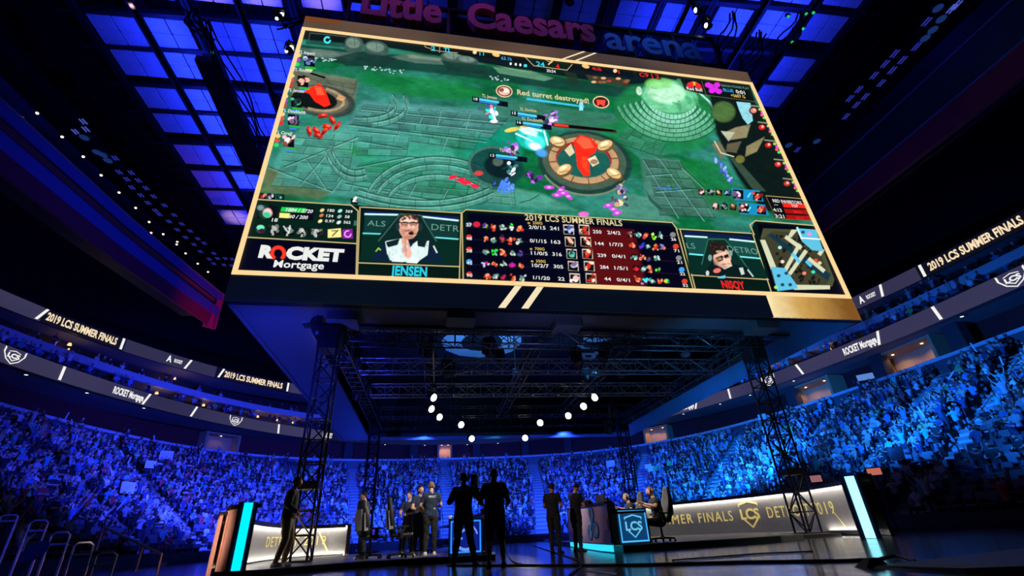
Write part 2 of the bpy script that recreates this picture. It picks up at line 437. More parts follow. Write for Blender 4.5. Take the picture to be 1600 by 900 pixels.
def led_ribbon(R, z0, h, label, items, dark):
    root = empty('led_ribbon', (CX, 50, z0), label, 'LED display')
    P = ring(*R, z0, N=70); c = Curve(P)
    sweep_rings = [(*off(R, 0.14), z0), (*off(R, 0), z0), (*off(R, 0), z0+h), (*off(R, 0.14), z0+h)]
    rr = [ring(*q, N=70) for q in sweep_rings]; mb = MB(); n_ = len(rr[0])
    px = np.array([px_of(p)[0] if (p-CAMP)@FWD > 1 else -1e5 for p in rr[1]])
    for k in range(3):
        fs = [(j, j+1, n_+j+1, n_+j) for j in range(n_-1)]
        for j, f in enumerate(fs):
            pm = (px[j]+px[j+1])/2
            mb.add([tuple(rr[k][j]), tuple(rr[k][j+1]), tuple(rr[k+1][j+1]), tuple(rr[k+1][j])], [(0, 1, 2, 3)], 1 if any(q[0] < pm < q[1] for q in dark) else 0)
    mb.build('display_band', [M_RIB, M_RIBK], root)
    def fn(t, v, d=0.03):
        # t arc length read left to right in the picture: arc length falls from right to left
        p = c.at(t); T = c.tan(t); Nn = np.array([-T[1], T[0], 0])
        if Nn@(np.array([CX, 26, 0])-p*np.array([1, 1, 0])) < 0: Nn = -Nn
        return p+Nn*d+np.array([0, 0, v])
    for it in items:
        kind, pa, pb = it[0], it[1], it[2]; tx = MB()
        ta, tb = c.find(pa), c.find(pb)
        if kind == 'text':
            s, mi = it[3], it[4]; w = tb-ta
            v, fs, tw = text_geo(s, 0.035)
            hh = it[5] if len(it) > 5 else 0.56; y0 = it[6] if len(it) > 6 else 0.24
            tx.add([fn(ta+p[0]/tw*w, h*(y0+p[1]*hh)) for p in v], fs, mi)
        elif kind == 'slash':
            lean = it[3]; w = 0.2*(1 if tb >= ta else -1)
            sg = -1 if c.tan(ta)@np.array([1, 0, 0]) > 0 else 1
            sgn = 1 if True else 1
            d = lambda t, v: fn(t, v)
            dirn = -1.0                     # arc length runs from right to left in the picture
            tx.add([d(ta-dirn*0.11, 0.03), d(ta+dirn*0.11, 0.03), d(ta+dirn*(0.11+lean), h-0.03), d(ta+dirn*(-0.11+lean), h-0.03)], [(0, 1, 2, 3)], 1)
        elif kind == 'shield':
            w = it[3]; sh = [(-1, .95), (1, .95), (1, .3), (.62, -.5), (0, -.98), (-.62, -.5), (-1, .3)]
            ii = [(x*.86, y*.86) for x, y in sh]
            q = [fn(ta-x*w*.5, h*.5+y*h*.5) for x, y in sh]; qi = [fn(ta-x*w*.5, h*.5+y*h*.5) for x, y in ii]
            tx.add(q+qi, [(k, (k+1) % 7, 7+(k+1) % 7, 7+k) for k in range(1, 7)], 1)
            # shield emblem: arc over the letters, letters, point under them
            v, fs, tw = text_geo('LCS', 0.05)
            tx.add([fn(ta-(p[0]/tw-.5)*w*.55, h*(.40+p[1]*.26)) for p in v], fs, 1)
            for A in ([(-.5, .52), (0, .72), (.5, .52), (.5, .44), (0, .62), (-.5, .44)], [(-.42, -.2), (0, -.62), (.42, -.2), (.3, -.2), (0, -.48), (-.3, -.2)]):
                qq = [fn(ta-x*w*.55, h*.5+y*h*.5) for x, y in A]; tx.add(qq, [(0, 1, 4, 5), (1, 2, 3, 4)], 1)
        tx.build({'text': 'lettering', 'slash': 'slash_mark', 'shield': 'shield_emblem'}[kind], [M_GOLDTX, M_WHT, M_REDTX], root)
    return root
led_ribbon(RL, 12.0, 1.08, 'lower ring of grey violet LED ribbon with white shields and sponsor words', [
    ('shield', 15, 15, 1.5), ('slash', 92, 92, 0.0), ('text', 173, 221, 'ROCKET Mortgage', 1, 0.5, 0.25), ('slash', 222, 222, 0.45), ('slash', 298, 298, 0.4), ('shield', 366, 366, 1.5), ('slash', 434, 434, -0.1),
    ('text', 503, 518, 'ROCKET', 1, .5, .25), ('text', 1050, 1086, 'ROCKET Mortgage', 1, 0.5, 0.25), ('slash', 1087, 1087, 0.45), ('slash', 1142, 1142, 0.0), ('shield', 1204, 1204, 1.5), ('slash', 1256, 1256, -0.4),
    ('text', 1322, 1374, 'ROCKET Mortgage', 1, 0.5, 0.25), ('slash', 1375, 1375, 0.3), ('slash', 1471, 1471, -0.15), ('shield', 1592, 1592, 1.6)], [(508, 1004)])
led_ribbon(RU, 16.95, 1.1, 'upper ring of LED ribbon reading summer finals in pale gold', [
    ('slash', 56, 56, 0.5), ('text', 68, 179, '2019 LCS SUMMER FINALS', 0), ('slash', 188, 188, 0.0), ('text', 258, 266, 'A', 1), ('text', 270, 282, 'ROCKET', 1, 0.3, 0.35), ('slash', 288, 288, 0.45), ('slash', 341, 341, 0.4),
    ('text', 349, 440, '2019 LCS SUMMER FINALS', 0), ('slash', 448, 448, 0.0), ('text', 1346, 1354, 'A', 1), ('text', 1358, 1372, 'ROCKET', 1, 0.3, 0.35), ('slash', 1380, 1380, 0.2), ('slash', 1446, 1446, 0.0),
    ('text', 1456, 1604, '2019 LCS SUMMER FINALS', 0)], [(52, 190), (338, 450), (1444, 1640)])
# dim blue spill on the suite fronts and soffits
lamp('SPOT', (-7.6, 27.0, 6.9), (-30, 46, 13.5), BLUE_L, 2000, spot=62, blend=1.0)
lamp('SPOT', (16.8, 26.0, 6.9), (33, 34, 14), (0.02, 0.1, 1), 2800, spot=75, blend=1.0)
lamp('SPOT', (4, 34.8, 6.4), (4, 70, 11.5), (0.03, 0.4, 0.7), 1500, spot=80, blend=1.0)

# ---------------------------------------------------------------- roof
ZC = 34.0; KS = (ZC-CAM_H)/(26-CAM_H)
ce = MB(); ce.box((CX, 26, ZC+3.2), (100, 100, 0.3))
structure(ce.build('ceiling', mat('black_roof_deck', (0.006, 0.006, 0.009), 0.9)))
M_PANEL = mat('pale_corrugated_acoustic_panel', (0.62, 0.62, 0.66), 0.55)
def corrugate(m):
    nt = m.node_tree; b = nt.nodes['Principled BSDF']
    tc = nt.nodes.new('ShaderNodeTexCoord'); wv = nt.nodes.new('ShaderNodeTexWave'); wv.inputs['Scale'].default_value = 3.0; wv.bands_direction = 'X'
    nt.links.new(tc.outputs['Object'], wv.inputs['Vector'])
    bp = nt.nodes.new('ShaderNodeBump'); bp.inputs['Strength'].default_value = 0.5; bp.inputs['Distance'].default_value = 0.08
    nt.links.new(wv.outputs['Fac'], bp.inputs['Height']); nt.links.new(bp.outputs['Normal'], b.inputs['Normal'])
corrugate(M_PANEL)
cols = [(-19.25, -16.85), (-16.4, -14.3), (-13.4, -11.35), (-10.95, -8.9), (-7.9, -5.8), (-5.4, -3.3), (-2.3, -0.2), (0.3, 2.4), (3.4, 5.5), (6.0, 8.1), (9.1, 11.2), (11.7, 13.8), (14.8, 16.9), (17.6, 19.8), (20.55, 22.75)]
rows = [8.6, 10.6, 12.9, 14.9, 17.6, 19.65, 22.15, 24.2, 26.95, 29.6, 31.9, 34.4]
rowd = [1.5, 1.6, 1.5, 1.6, 1.75, 1.7, 1.65, 1.65, 2.0, 2.1, 1.9, 2.2]
word = ['first', 'second', 'third', 'fourth', 'fifth', 'sixth', 'seventh', 'eighth', 'ninth', 'tenth', 'eleventh', 'twelfth', 'thirteenth', 'fourteenth', 'fifteenth']
def shear_y(x): return -0.045*(x-(-14))          # the roof bays run very slightly off square
npan = 0
panel_at = []
for ci, (x0, x1) in enumerate(cols):
    for ri, y0 in enumerate(rows):
        xm = (x0+x1)/2; ym = y0+rowd[ri]/2+shear_y(xm)
        P = (xm*KS, ym*KS, ZC)
        if (np.array(P)-CAMP)@FWD < 3: continue
        u, v = px_of(P)
        if not (-30 < u < 1630 and -40 < v < 900): continue
        # hidden by the hanging scoreboard
        if 480 < u < 1180 and v > 70: continue
        if 400 < u < 1300 and v > 40+0.1*(u-400) and u > 470-0.27*(v-45) and u < 1170+0.45*(v-115): continue
        w = (x1-x0)*KS; d = rowd[ri]*KS
        q = MB()
        for sx in (-1, 1):
            for sy in (-1, 1):
                q.box((P[0]+sx*w*0.254, P[1]+sy*d*0.252, ZC), (w*0.475, d*0.485, 0.12), bev=0.03)
        o = q.build('acoustic_ceiling_panel', M_PANEL)
        side = 'left' if u < 500 else ('middle' if u < 1150 else 'right')
        pinkish = (u < 520 and v < 25) or (330 < u < 400 and v > 325)
        tag(o, f'{"pinkish" if pinkish else "blue"} lit roof panel of four tiles, {word[ri]} row back, {word[ci]} column from left', 'ceiling panel', 'lit roof panels')
        panel_at.append((P, w, d, pinkish)); npan += 1
# beams between the bays
M_BEAM = mat('black_roof_steel', (0.010, 0.010, 0.014), 0.6, 0.2)
xs = sorted(set([cols[0][0]-0.3]+[(cols[i][1]+cols[i+1][0])/2 for i in range(len(cols)-1)]+[cols[-1][1]+0.3]))
for i, x in enumerate(xs):
    b_ = MB(); X = x*KS
    ya, yb_ = 6+shear_y(x), 40+shear_y(x)
    for dx in (-0.14, 0.14):
        b_.bar((X+dx, ya*KS, ZC-0.12), (X+dx, yb_*KS, ZC-0.12), 0.2); b_.bar((X+dx, ya*KS, ZC+1.1), (X+dx, yb_*KS, ZC+1.1), 0.14)
    for j in range(26):
        y = ya+(yb_-ya)*j/25
        b_.bar((X, y*KS, ZC-0.1), (X, y*KS+0.9, ZC+1.1), 0.09); b_.bar((X, y*KS+0.9, ZC+1.1), (X, y*KS+1.75, ZC-0.1), 0.09)
    o = b_.build('roof_truss', M_BEAM)
    tag(o, f'black lattice roof truss running away overhead, {word[i] if i < 15 else "last"} from the left', 'truss', 'roof trusses running lengthwise')
for j, y in enumerate(rows):
    if j % 1: continue
    b_ = MB(); yy = y-0.22
    b_.bar((-20.5*KS, (yy+shear_y(-20.5))*KS, ZC-0.05), (24*KS, (yy+shear_y(24))*KS, ZC-0.05), 0.3, 0.3)
    b_.bar((-20.5*KS, (yy+shear_y(-20.5))*KS, ZC+0.3), (24*KS, (yy+shear_y(24))*KS, ZC+0.3), 0.25, 0.2)
    o = b_.build('roof_beam', M_BEAM)
    tag(o, f'black crosswise roof beam, {word[j]} row back', 'beam', 'roof beams running crosswise')
# added battens whose upward lamps turn the roof panels blue
PB = (0.012, 0.03, 1.0)
for k, (x, wat, colr) in enumerate([(-16.62, 3100, PB), (-11.15, 2800, PB), (-5.6, 1400, PB), (13.0, 1500, PB), (17.25, 2500, PB), (20.17, 2500, PB)]):
    X = x*KS*(ZC-2.6-CAM_H)/(ZC-CAM_H); yc = (23+shear_y(x))*KS
    b_ = MB(); b_.box((X, yc, ZC-2.62), (0.3, 44, 0.16)); 
    o = b_.build('added_batten', M_BEAM); tag(o, f'long black added lighting batten below the roof panels, {word[k]} from the left', 'light', 'added battens under the roof')
    lamp('AREA', (X, yc, ZC-2.5), (X, yc, ZC+5), colr, wat, size=0.4, size_y=42, name='uplight_source')
for P, w, d, pk in panel_at:
    if pk: lamp('SPOT', (P[0], P[1], ZC-3.0), P, (1.0, 0.6, 0.72), 210, 0.1, spot=62, blend=0.9, name='pink_uplight_source')
print('panels', npan)
# ================================================================== SCOREBOARD
BX, BY, BZ, BT, BH, BYAW = 4.5257, 13.9046, 14.2786, -0.0219, 12.6806, 0.025465
BU = np.array([cos(BYAW), sin(BYAW), 0.0])
BV = np.array([sin(BT)*sin(BYAW), -sin(BT)*cos(BYAW), cos(BT)])
BN = np.cross(BU, BV); BN = -BN if BN[1] > 0 else BN         # towards the camera side
BC = np.array([BX, BY, BZ])
def bp(u, v, d=0.0): return BC+BU*u+BV*v+BN*d
def px2uv(x, y):
    r = ray(x, y); t = ((BC-CAMP)@BN)/(r@BN); P = CAMP+r*t-BC
    return float(P@BU), float(P@BV)
board = empty('hanging_scoreboard', (BX, BY+9.5, 7.0), 'huge hanging scoreboard whose front screen shows a green game map in a gold frame', 'scoreboard')

# ---- picture shown on the screen, painted on a fine grid of screen pixels
CWp, CHp = 1280, 738
U0, V1 = -11.0, BH/2
def uvc(p):
    u, v = px2uv(*p); return (u-U0)/22.0*CWp, (V1-v)/BH*CHp
IMG = np.zeros((CHp, CWp, 3), np.float32)
YY, XX = np.mgrid[0:CHp, 0:CWp].astype(np.float32); YY += .5; XX += .5
def fbm(sx, sy=None, oct=4, seed=0):
    r = np.random.default_rng(seed); out = np.zeros((CHp, CWp), np.float32); amp = 1; tot = 0
    sy = sy or sx
    for o in range(oct):
        gx, gy = int(CWp/sx)+3, int(CHp/sy)+3
        g = r.random((gy, gx)).astype(np.float32)
        fx = XX/sx; fy = YY/sy; ix = fx.astype(int); iy = fy.astype(int); tx = fx-ix; ty = fy-iy
        tx = tx*tx*(3-2*tx); ty = ty*ty*(3-2*ty)
        out += amp*((g[iy, ix]*(1-tx)+g[iy, ix+1]*tx)*(1-ty)+(g[iy+1, ix]*(1-tx)+g[iy+1, ix+1]*tx)*ty)
        tot += amp; amp *= .5; sx = max(2, sx/2); sy = max(2, sy/2)
    return out/tot
def blend(mask, col, sl=(slice(None), slice(None))):
    c = np.array(s2l(*col) if not isinstance(col, np.ndarray) else col, np.float32)
    IMG[sl] = IMG[sl]*(1-mask[..., None])+c*mask[..., None]
def poly(pts, col, alpha=1.0, soft=0.0, raw=False):
    P = np.array([p if raw else uvc(p) for p in pts], np.float32)
    pad = 2+soft*3
    x0, y0 = np.floor(P.min(0)-pad).astype(int); x1, y1 = np.ceil(P.max(0)+pad).astype(int)
    x0, y0 = max(x0, 0), max(y0, 0); x1, y1 = min(x1, CWp), min(y1, CHp)
    if x1 <= x0 or y1 <= y0: return
    sl = (slice(y0, y1), slice(x0, x1)); X = XX[sl]; Y = YY[sl]
    ins = np.zeros(X.shape, bool); dist = np.full(X.shape, 1e9, np.float32)
    for i in range(len(P)):
        a, b = P[i], P[(i+1) % len(P)]
        c = (a[1] > Y) != (b[1] > Y)
        with np.errstate(all='ignore'):
            xi = a[0]+(Y-a[1])*(b[0]-a[0])/(b[1]-a[1] if b[1] != a[1] else 1e-6)
        ins ^= c & (X < xi)
        d = b-a; L = max(d@d, 1e-6); t = np.clip(((X-a[0])*d[0]+(Y-a[1])*d[1])/L, 0, 1)
        dist = np.minimum(dist, np.hypot(X-a[0]-t*d[0], Y-a[1]-t*d[1]))
    s = np.where(ins, dist, -dist); w = max(soft, 0.7)
    m = np.clip(s/w*0.5+0.5, 0, 1)*alpha
    blend(m, col, sl)
def ell(c, rx, ry, col, alpha=1.0, soft=0.0, rot=0.0, n=24, a0=0, a1=2*pi):
    poly([(c[0]+rx*cos(t)*cos(rot)-ry*sin(t)*sin(rot), c[1]+rx*cos(t)*sin(rot)+ry*sin(t)*cos(rot)) for t in np.linspace(a0, a1, n, endpoint=(a1-a0 < 6.2))], col, alpha, soft)
def stroke(pts, w, col, alpha=1.0, soft=0.0):
    pts = np.array(pts, float)
    for a, b in zip(pts[:-1], pts[1:]):
        d = b-a; L = np.hypot(*d)
        if L < 1e-6: continue
        n_ = np.array([-d[1], d[0]])/L*w/2; e = d/L*w*.3
        poly([a-e+n_, b+e+n_, b+e-n_, a-e-n_], col, alpha, soft)
def arc(c, rx, ry, a0, a1, rot=0.0, n=14):
    return [(c[0]+rx*cos(t)*cos(rot)-ry*sin(t)*sin(rot), c[1]+rx*cos(t)*sin(rot)+ry*sin(t)*cos(rot)) for t in np.linspace(a0, a1, n)]

def paint():
    R = np.random.default_rng(5)
    n1, n2, n3 = fbm(150, 120, 5, 1), fbm(60, 40, 4, 2), fbm(14, 10, 3, 3)
    g = np.array(s2l(10, 92, 52)); t_ = np.array(s2l(44, 122, 108)); dk = np.array(s2l(8, 58, 40))
    k = np.clip((n1-.42)*5, 0, 1)[..., None]; k2 = np.clip((n2-.45)*4, 0, 1)[..., None]
    IMG[:] = (g*(1-k)+t_*k)*(1-.35*k2)+dk*.35*k2
    IMG[:] *= (0.8+.4*n3)[..., None]
    # paved areas
    stone = (52, 110, 100)
    for pts, c, a in [([(568, 158), (700, 168), (790, 178), (760, 218), (640, 205), (540, 195)], (58, 108, 106), .8),
                      ([(430, 250), (470, 200), (560, 195), (700, 225), (720, 260), (680, 320), (420, 300)], (54, 116, 106), .75),
                      ([(560, 215), (760, 240), (745, 300), (560, 290)], (36, 120, 96), .5),
                      ([(415, 285), (520, 300), (500, 312), (408, 300)], (66, 84, 58), .8), ([(418, 262), (445, 270), (440, 290), (412, 285)], (74, 82, 56), .8),
                      ([(455, 110), (560, 125), (555, 160), (440, 140)], (82, 84, 68), .7), ([(430, 150), (450, 110), (480, 112), (470, 140)], (70, 74, 62), .6),
                      ([(740, 150), (800, 160), (960, 180), (990, 230), (960, 215), (760, 185)], (44, 92, 76), .6),
                      ([(1000, 245), (1060, 250), (1150, 340), (1010, 320)], (54, 96, 84), .75), ([(950, 205), (1010, 195), (1090, 235), (1000, 250)], (40, 104, 84), .7),
                      ([(780, 290), (850, 305), (900, 330), (760, 320)], (58, 120, 104), .8), ([(960, 300), (1010, 310), (1060, 350), (960, 340)], (60, 112, 98), .7)]:
        poly(pts, tuple(min(255, int(q*1.16)) for q in c), min(1, a*1.2), 5)
    # grass and moss
    for c, rx, ry, col, a in [((660, 138), 95, 16, (14, 112, 44), .8), ((620, 270), 60, 13, (8, 104, 52), .7), ((700, 300), 60, 22, (10, 110, 46), .7), ((1090, 280), 60, 30, (12, 104, 44), .8),
                              ((1020, 215), 90, 22, (8, 108, 52), .7), ((560, 238), 34, 8, (16, 120, 40), .8), ((590, 125), 60, 10, (8, 96, 48), .7), ((900, 130), 70, 12, (16, 92, 40), .7),
                              ((1160, 320), 60, 22, (18, 96, 40), .7), ((770, 235), 45, 35, (14, 150, 128), .5), ((640, 300), 60, 14, (60, 108, 90), .5)]:
        ell(c, rx, ry, col, a, 9, .12)
    # top wall of rounded stones over a dark moat
    poly([(462, 62), (600, 75), (1000, 140), (1170, 160), (1172, 133), (471, 44)], (7, 22, 24), 1, 3)
    poly([(455, 92), (700, 118), (1000, 158), (1000, 140), (700, 96), (458, 70)], (14, 52, 44), .9, 4)
    poly([(459, 75), (510, 79), (560, 86), (550, 98), (500, 92), (456, 90)], (64, 92, 84), 1, 2)
    poly([(486, 79), (520, 81), (545, 92), (490, 90)], (88, 112, 100), .9, 2)
    poly([(608, 91), (640, 84), (690, 92), (695, 103), (650, 100)], (72, 98, 86), 1, 2); poly([(636, 86), (690, 93), (688, 97), (640, 92)], (104, 128, 112), .8, 1.5)
    poly([(770, 106), (830, 112), (865, 124), (850, 128), (780, 116)], (76, 122, 96), 1, 2); poly([(776, 104), (840, 116), (800, 110)], (120, 150, 120), .8, 1.5)
    for c, r1, r2 in [((553, 72), 16, 14), ((588, 78), 20, 13), ((708, 92), 20, 9), ((730, 97), 18, 8)]:
        ell(c, r1, r2, (52, 78, 70), 1, 2, .15); ell((c[0]-1, c[1]-3), r1*.7, r2*.55, (104, 126, 114), .9, 3, .15); stroke([(c[0], c[1]-r2), (c[0]+2, c[1]+2)], 1, (40, 60, 54), .8)
    poly([(520, 92), (560, 82), (620, 92), (600, 108), (540, 104)], (18, 48, 44), .9, 3); poly([(690, 96), (760, 104), (760, 118), (700, 112)], (16, 50, 42), .9, 3)
    for s in range(70):
        x = R.uniform(492, 525) if s < 25 else (R.uniform(570, 635) if s < 52 else R.uniform(766, 795))
        y = 44+(x-471)*.125+R.normal(0, 1.6)+(46 if s < 25 else (50 if s < 52 else 42)); ell((x, y), R.uniform(.8, 2), R.uniform(.6, 1.2), (170, 205, 205), .8)
    # individual paving slabs
    def slabs(A, B, C, D, nr, nc, base, al=.8):
        A, B, C, D = [np.array(q, float) for q in (A, B, C, D)]
        P = lambda u, v: (A*(1-u)+B*u)*(1-v)+(D*(1-u)+C*u)*v
        for r_ in range(nr):
            v0, v1 = r_/nr+.012, (r_+1)/nr-.012; u = -R.uniform(0, .6)/nc
            while u < 1:
                w_ = R.uniform(.6, 1.6)/nc; a_, b_ = max(0, u)+.004, min(1, u+w_)-.004
                if b_ > a_+.01:
                    k_ = R.uniform(.82, 1.2); poly([P(a_, v0), P(b_, v0), P(b_, v1), P(a_, v1)], tuple(min(255, q*k_) for q in base), al, .5)
                    stroke([P(a_, v0), P(b_, v0)], .8, tuple(min(255, q*1.45) for q in base), .5); stroke([P(a_, v1), P(b_, v1)], 1.2, (16, 52, 50), .75); stroke([P(b_, v0), P(b_, v1)], 1.0, (16, 52, 50), .7)
                u += w_
    slabs((568, 162), (796, 184), (768, 218), (548, 196), 5, 6, (60, 112, 106)); slabs((560, 212), (640, 216), (636, 246), (556, 244), 3, 3, (58, 124, 112), .7); slabs((470, 205), (556, 212), (548, 262), (440, 252), 4, 3, (66, 126, 112), .7)
    slabs((440, 258), (560, 266), (548, 300), (424, 292), 3, 4, (60, 120, 108), .6); slabs((560, 262), (740, 270), (726, 318), (552, 300), 5, 5, (54, 118, 104), .6); slabs((1006, 248), (1062, 252), (1118, 342), (1030, 338), 6, 3, (58, 100, 88), .8)
    slabs((742, 262), (800, 268), (806, 322), (728, 316), 5, 2, (62, 116, 102), .6); slabs((640, 196), (752, 208), (742, 236), (640, 222), 3, 4, (52, 118, 102), .6); slabs((980, 200), (1040, 226), (1030, 246), (960, 224), 3, 3, (48, 108, 84), .6); slabs((452, 112), (560, 126), (552, 150), (520, 140), 3, 3, (86, 88, 72), .6)
    # paving joints
    J = (18, 62, 58)
    for a, b in [((565, 172), (790, 192)), ((555, 184), (770, 205)), ((610, 162), (600, 190)), ((640, 166), (634, 178)), ((690, 172), (684, 198)), ((735, 176), (728, 202)), ((660, 182), (655, 196)), ((545, 196), (760, 222)), ((560, 206), (625, 212)), ((625, 204), (620, 218)),
                 ((700, 214), (690, 238)), ((565, 222), (628, 232)), ((420, 262), (520, 300)), ((445, 262), (560, 215)), ((480, 250), (510, 295)), ((520, 232), (470, 290)), ((540, 288), (700, 318)), ((560, 262), (640, 246)), ((640, 246), (745, 256)), ((590, 296), (604, 280)), ((640, 306), (650, 288)), ((690, 316), (700, 296)), ((520, 300), (548, 262)),
                 ((760, 262), (735, 320)), ((790, 262), (800, 320)), ((1005, 250), (1060, 340)), ((1030, 248), (1100, 345)), ((1010, 275), (1050, 272)), ((1025, 300), (1080, 296)), ((1065, 262), (1105, 300))]:
        stroke([a, b], 1.7, J, .8); stroke([(a[0], a[1]+1.9), (b[0], b[1]+1.9)], 1.3, (122, 178, 162), .55)
    for c, rx, ry, a0, a1 in [((560, 205), 44, 62, 1.2, 2.7), ((560, 205), 54, 72, 1.2, 2.6), ((690, 330), 120, 84, 3.3, 5.2), ((690, 330), 106, 72, 3.3, 5.2), ((690, 330), 88, 56, 3.3, 5.4), ((640, 225), 170, 88, .7, 2.0), ((640, 225), 180, 98, .7, 2.0), ((560, 156), 60, 28, -.5, 1.4), ((560, 156), 76, 36, -.4, 1.2)]:
        p = arc(c, rx, ry, a0, a1, .1, 18); stroke([(x, y+4.5) for x, y in p], 8, (74, 136, 122), .55, 1); stroke(p, 2.0, (20, 66, 62), .85); stroke([(x, y+9) for x, y in p], 1.4, (24, 70, 66), .7); stroke([(x, y+2) for x, y in p], 1.3, (126, 186, 170), .6); [stroke([p[i_], (p[i_][0]+.5, p[i_][1]+9)], 1.3, (22, 66, 62), .7) for i_ in range(1, len(p), 3)]
    # left ring with a red shard
    ell((505, 160), 52, 25, (44, 50, 46), .9, 3, .15); ell((500, 158), 46, 21, (92, 92, 76), .9, 2, .15); ell((492, 157), 36, 16, (12, 18, 18), 1, 2, .15)
    stroke(arc((498, 156), 40, 18, -1.3, 1.9, .15, 12), 4, (150, 130, 98), 1); stroke(arc((500, 158), 48, 23, -.4, 1.5, .15, 12), 2.5, (60, 66, 60), 1)
    poly([(486, 138), (500, 132), (509, 143), (517, 165), (508, 169), (492, 160), (484, 148), (470, 144)], (232, 34, 20)); poly([(492, 136), (503, 138), (508, 150), (496, 150)], (255, 84, 52), .9, 1)
    poly([(530, 148), (541, 154), (536, 160), (526, 156)], (190, 140, 96))
    for c in [(505, 182), (520, 189), (512, 199), (495, 205), (498, 213), (484, 206), (528, 198), (508, 206)]:
        a = R.uniform(0, 3); ell(c, 8, 3.5, (196, 26, 22), 1, .5, a); ell((c[0]+1, c[1]-1), 3.5, 1.6, (255, 96, 70), 1, .5, a); ell((c[0]-2, c[1]+3), 7, 2, (60, 12, 12), .7, 1, a)
    # round green terraces
    poly([(960, 160), (985, 135), (1060, 128), (1118, 150), (1122, 205), (1080, 232), (1010, 215), (965, 190)], (26, 112, 62), .9, 8)
    for i in range(6):
        f = i/5.0; rx, ry = 86-44*f, 60-26*f; cx, cy = 1046+4*f, 162-8*f
        p = arc((cx, cy), rx, ry, .25, 2.75, .18, 26); q = arc((cx, cy-3), rx-3, ry-5, .25, 2.75, .18, 26)
        poly(p+q[::-1], (74+12*i, 150+10*i, 112+12*i), .95, 1.2); stroke(p, 1.4, (14, 66, 44), .9)
        for t in np.linspace(.35, 2.6, 15)+.06*(i % 2): a = arc((cx, cy), rx, ry, t, t, .18, 1)[0]; b = arc((cx, cy-3), rx-3, ry-5, t, t, .18, 1)[0]; stroke([a, b], 1.0, (24, 84, 58), .8)
    ell((1046, 152), 44, 26, (96, 180, 132), 1, 5, .15); ell((1040, 146), 30, 17, (170, 222, 186), .9, 7, .15); ell((1030, 132), 22, 9, (110, 190, 90), .7, 5)
    for i in range(14): ell((1046+R.normal(0, 24), 150+R.normal(0, 11)), R.uniform(4, 12), R.uniform(2, 5), [(190, 232, 200), (60, 150, 96), (120, 200, 150)][i % 3], .7, 1.5, R.uniform(0, 3))
    stroke([(1092, 146), (1108, 160), (1120, 180)], 3, (150, 205, 190)); 
    IMG[:] *= (0.72+0.45*fbm(26, 16, 3, 9)+.12*fbm(5, 4, 2, 10))[..., None]
    # shadowed cliff on the right
    poly([(1105, 135), (1172, 150), (1310, 350), (1190, 330), (1150, 275), (1118, 210)], (9, 22, 20), 1, 6)
    poly([(1150, 160), (1172, 162), (1176, 190), (1168, 196), (1160, 186), (1154, 172)], (130, 190, 200), 1, 1)
    ell((1130, 176), 18, 16, (72, 104, 54), .9, 5); poly([(1128, 210), (1150, 200), (1172, 196), (1166, 216), (1140, 220)], (128, 118, 88), 1, 2); poly([(1126, 206), (1148, 208), (1138, 222)], (170, 176, 150), .9, 1.5)
    poly([(1112, 226), (1124, 222), (1134, 240), (1126, 250)], (104, 98, 74), 1, 1.5); poly([(1136, 226), (1158, 222), (1150, 240), (1134, 238)], (84, 78, 58), 1, 2); poly([(1166, 230), (1194, 215), (1182, 238), (1164, 246)], (128, 118, 84), 1, 1.5)
    stroke([(1116, 222), (1126, 240), (1146, 246)], 2, (180, 182, 150)); poly([(1138, 246), (1152, 250), (1196, 300), (1178, 300)], (46, 66, 54), 1, 2); ell((1156, 250), 7, 6, (110, 110, 50), .8, 2)
    for i in range(12): c = (1118+i*2.2, 250+i*3.2); ell((c[0]+R.normal(0, 3), c[1]+R.normal(0, 2)), 4.5, 2.2, [(90, 120, 220), (150, 170, 240), (60, 80, 170)][i % 3], 1, .6, R.uniform(0, 3))
    for i in range(10): ell((1040+R.uniform(-14, 18), 296+R.normal(0, 2)), 2.5, 1.4, (60, 110, 170), .9)
    # golden ring with the red shard in the middle
    ell((914, 256), 74, 50, (24, 56, 48), 1, 3, .12); ell((913, 254), 66, 44, (62, 84, 70), 1, 2, .12); ell((912, 252), 56, 37, (172, 138, 100), 1, 1.5, .12); stroke(arc((912, 252), 56, 37, 0, 6.3, .12, 40), 2, (90, 68, 44)); ell((912, 250), 44, 28, (150, 30, 26), 1, 1, .12); ell((912, 253), 42, 26, (24, 84, 76), 1, 2, .12)
    for t in np.linspace(.3, 6.0, 12): a = arc((912, 252), 56, 37, t, t, .12, 1)[0]; b = arc((912, 252), 44, 28, t, t, .12, 1)[0]; stroke([a, b], 1.6, (84, 60, 40))
    for c, a in [((872, 224), .3), ((946, 230), -.4), ((882, 268), -.5), ((960, 274), .5)]:
        ell(c, 14, 9, (96, 72, 44), 1, 1, a); ell((c[0]-1, c[1]-2), 12, 7, (206, 172, 118), 1, 1, a); ell((c[0]-2, c[1]-4), 7, 3, (238, 214, 164), 1, 1, a); stroke([(c[0]-8, c[1]+3), (c[0]+8, c[1])], 1, (120, 88, 54))
    poly([(896, 222), (906, 212), (922, 216), (934, 228), (930, 240), (920, 246), (922, 276), (912, 277), (902, 262), (900, 244)], (224, 38, 22)); poly([(900, 222), (908, 214), (922, 219), (928, 232), (912, 234)], (255, 88, 56), 1, 1.5); poly([(908, 246), (916, 246), (920, 272), (910, 262)], (255, 60, 34), 1, 1)
    poly([(882, 236), (892, 226), (898, 240), (890, 246)], (206, 188, 150)); poly([(918, 250), (930, 244), (936, 256), (926, 262)], (220, 200, 164)); ell((928, 254), 6, 4, (150, 120, 92))
    stroke(arc((914, 258), 70, 48, .4, 2.6, .12, 20), 3, (104, 120, 100))
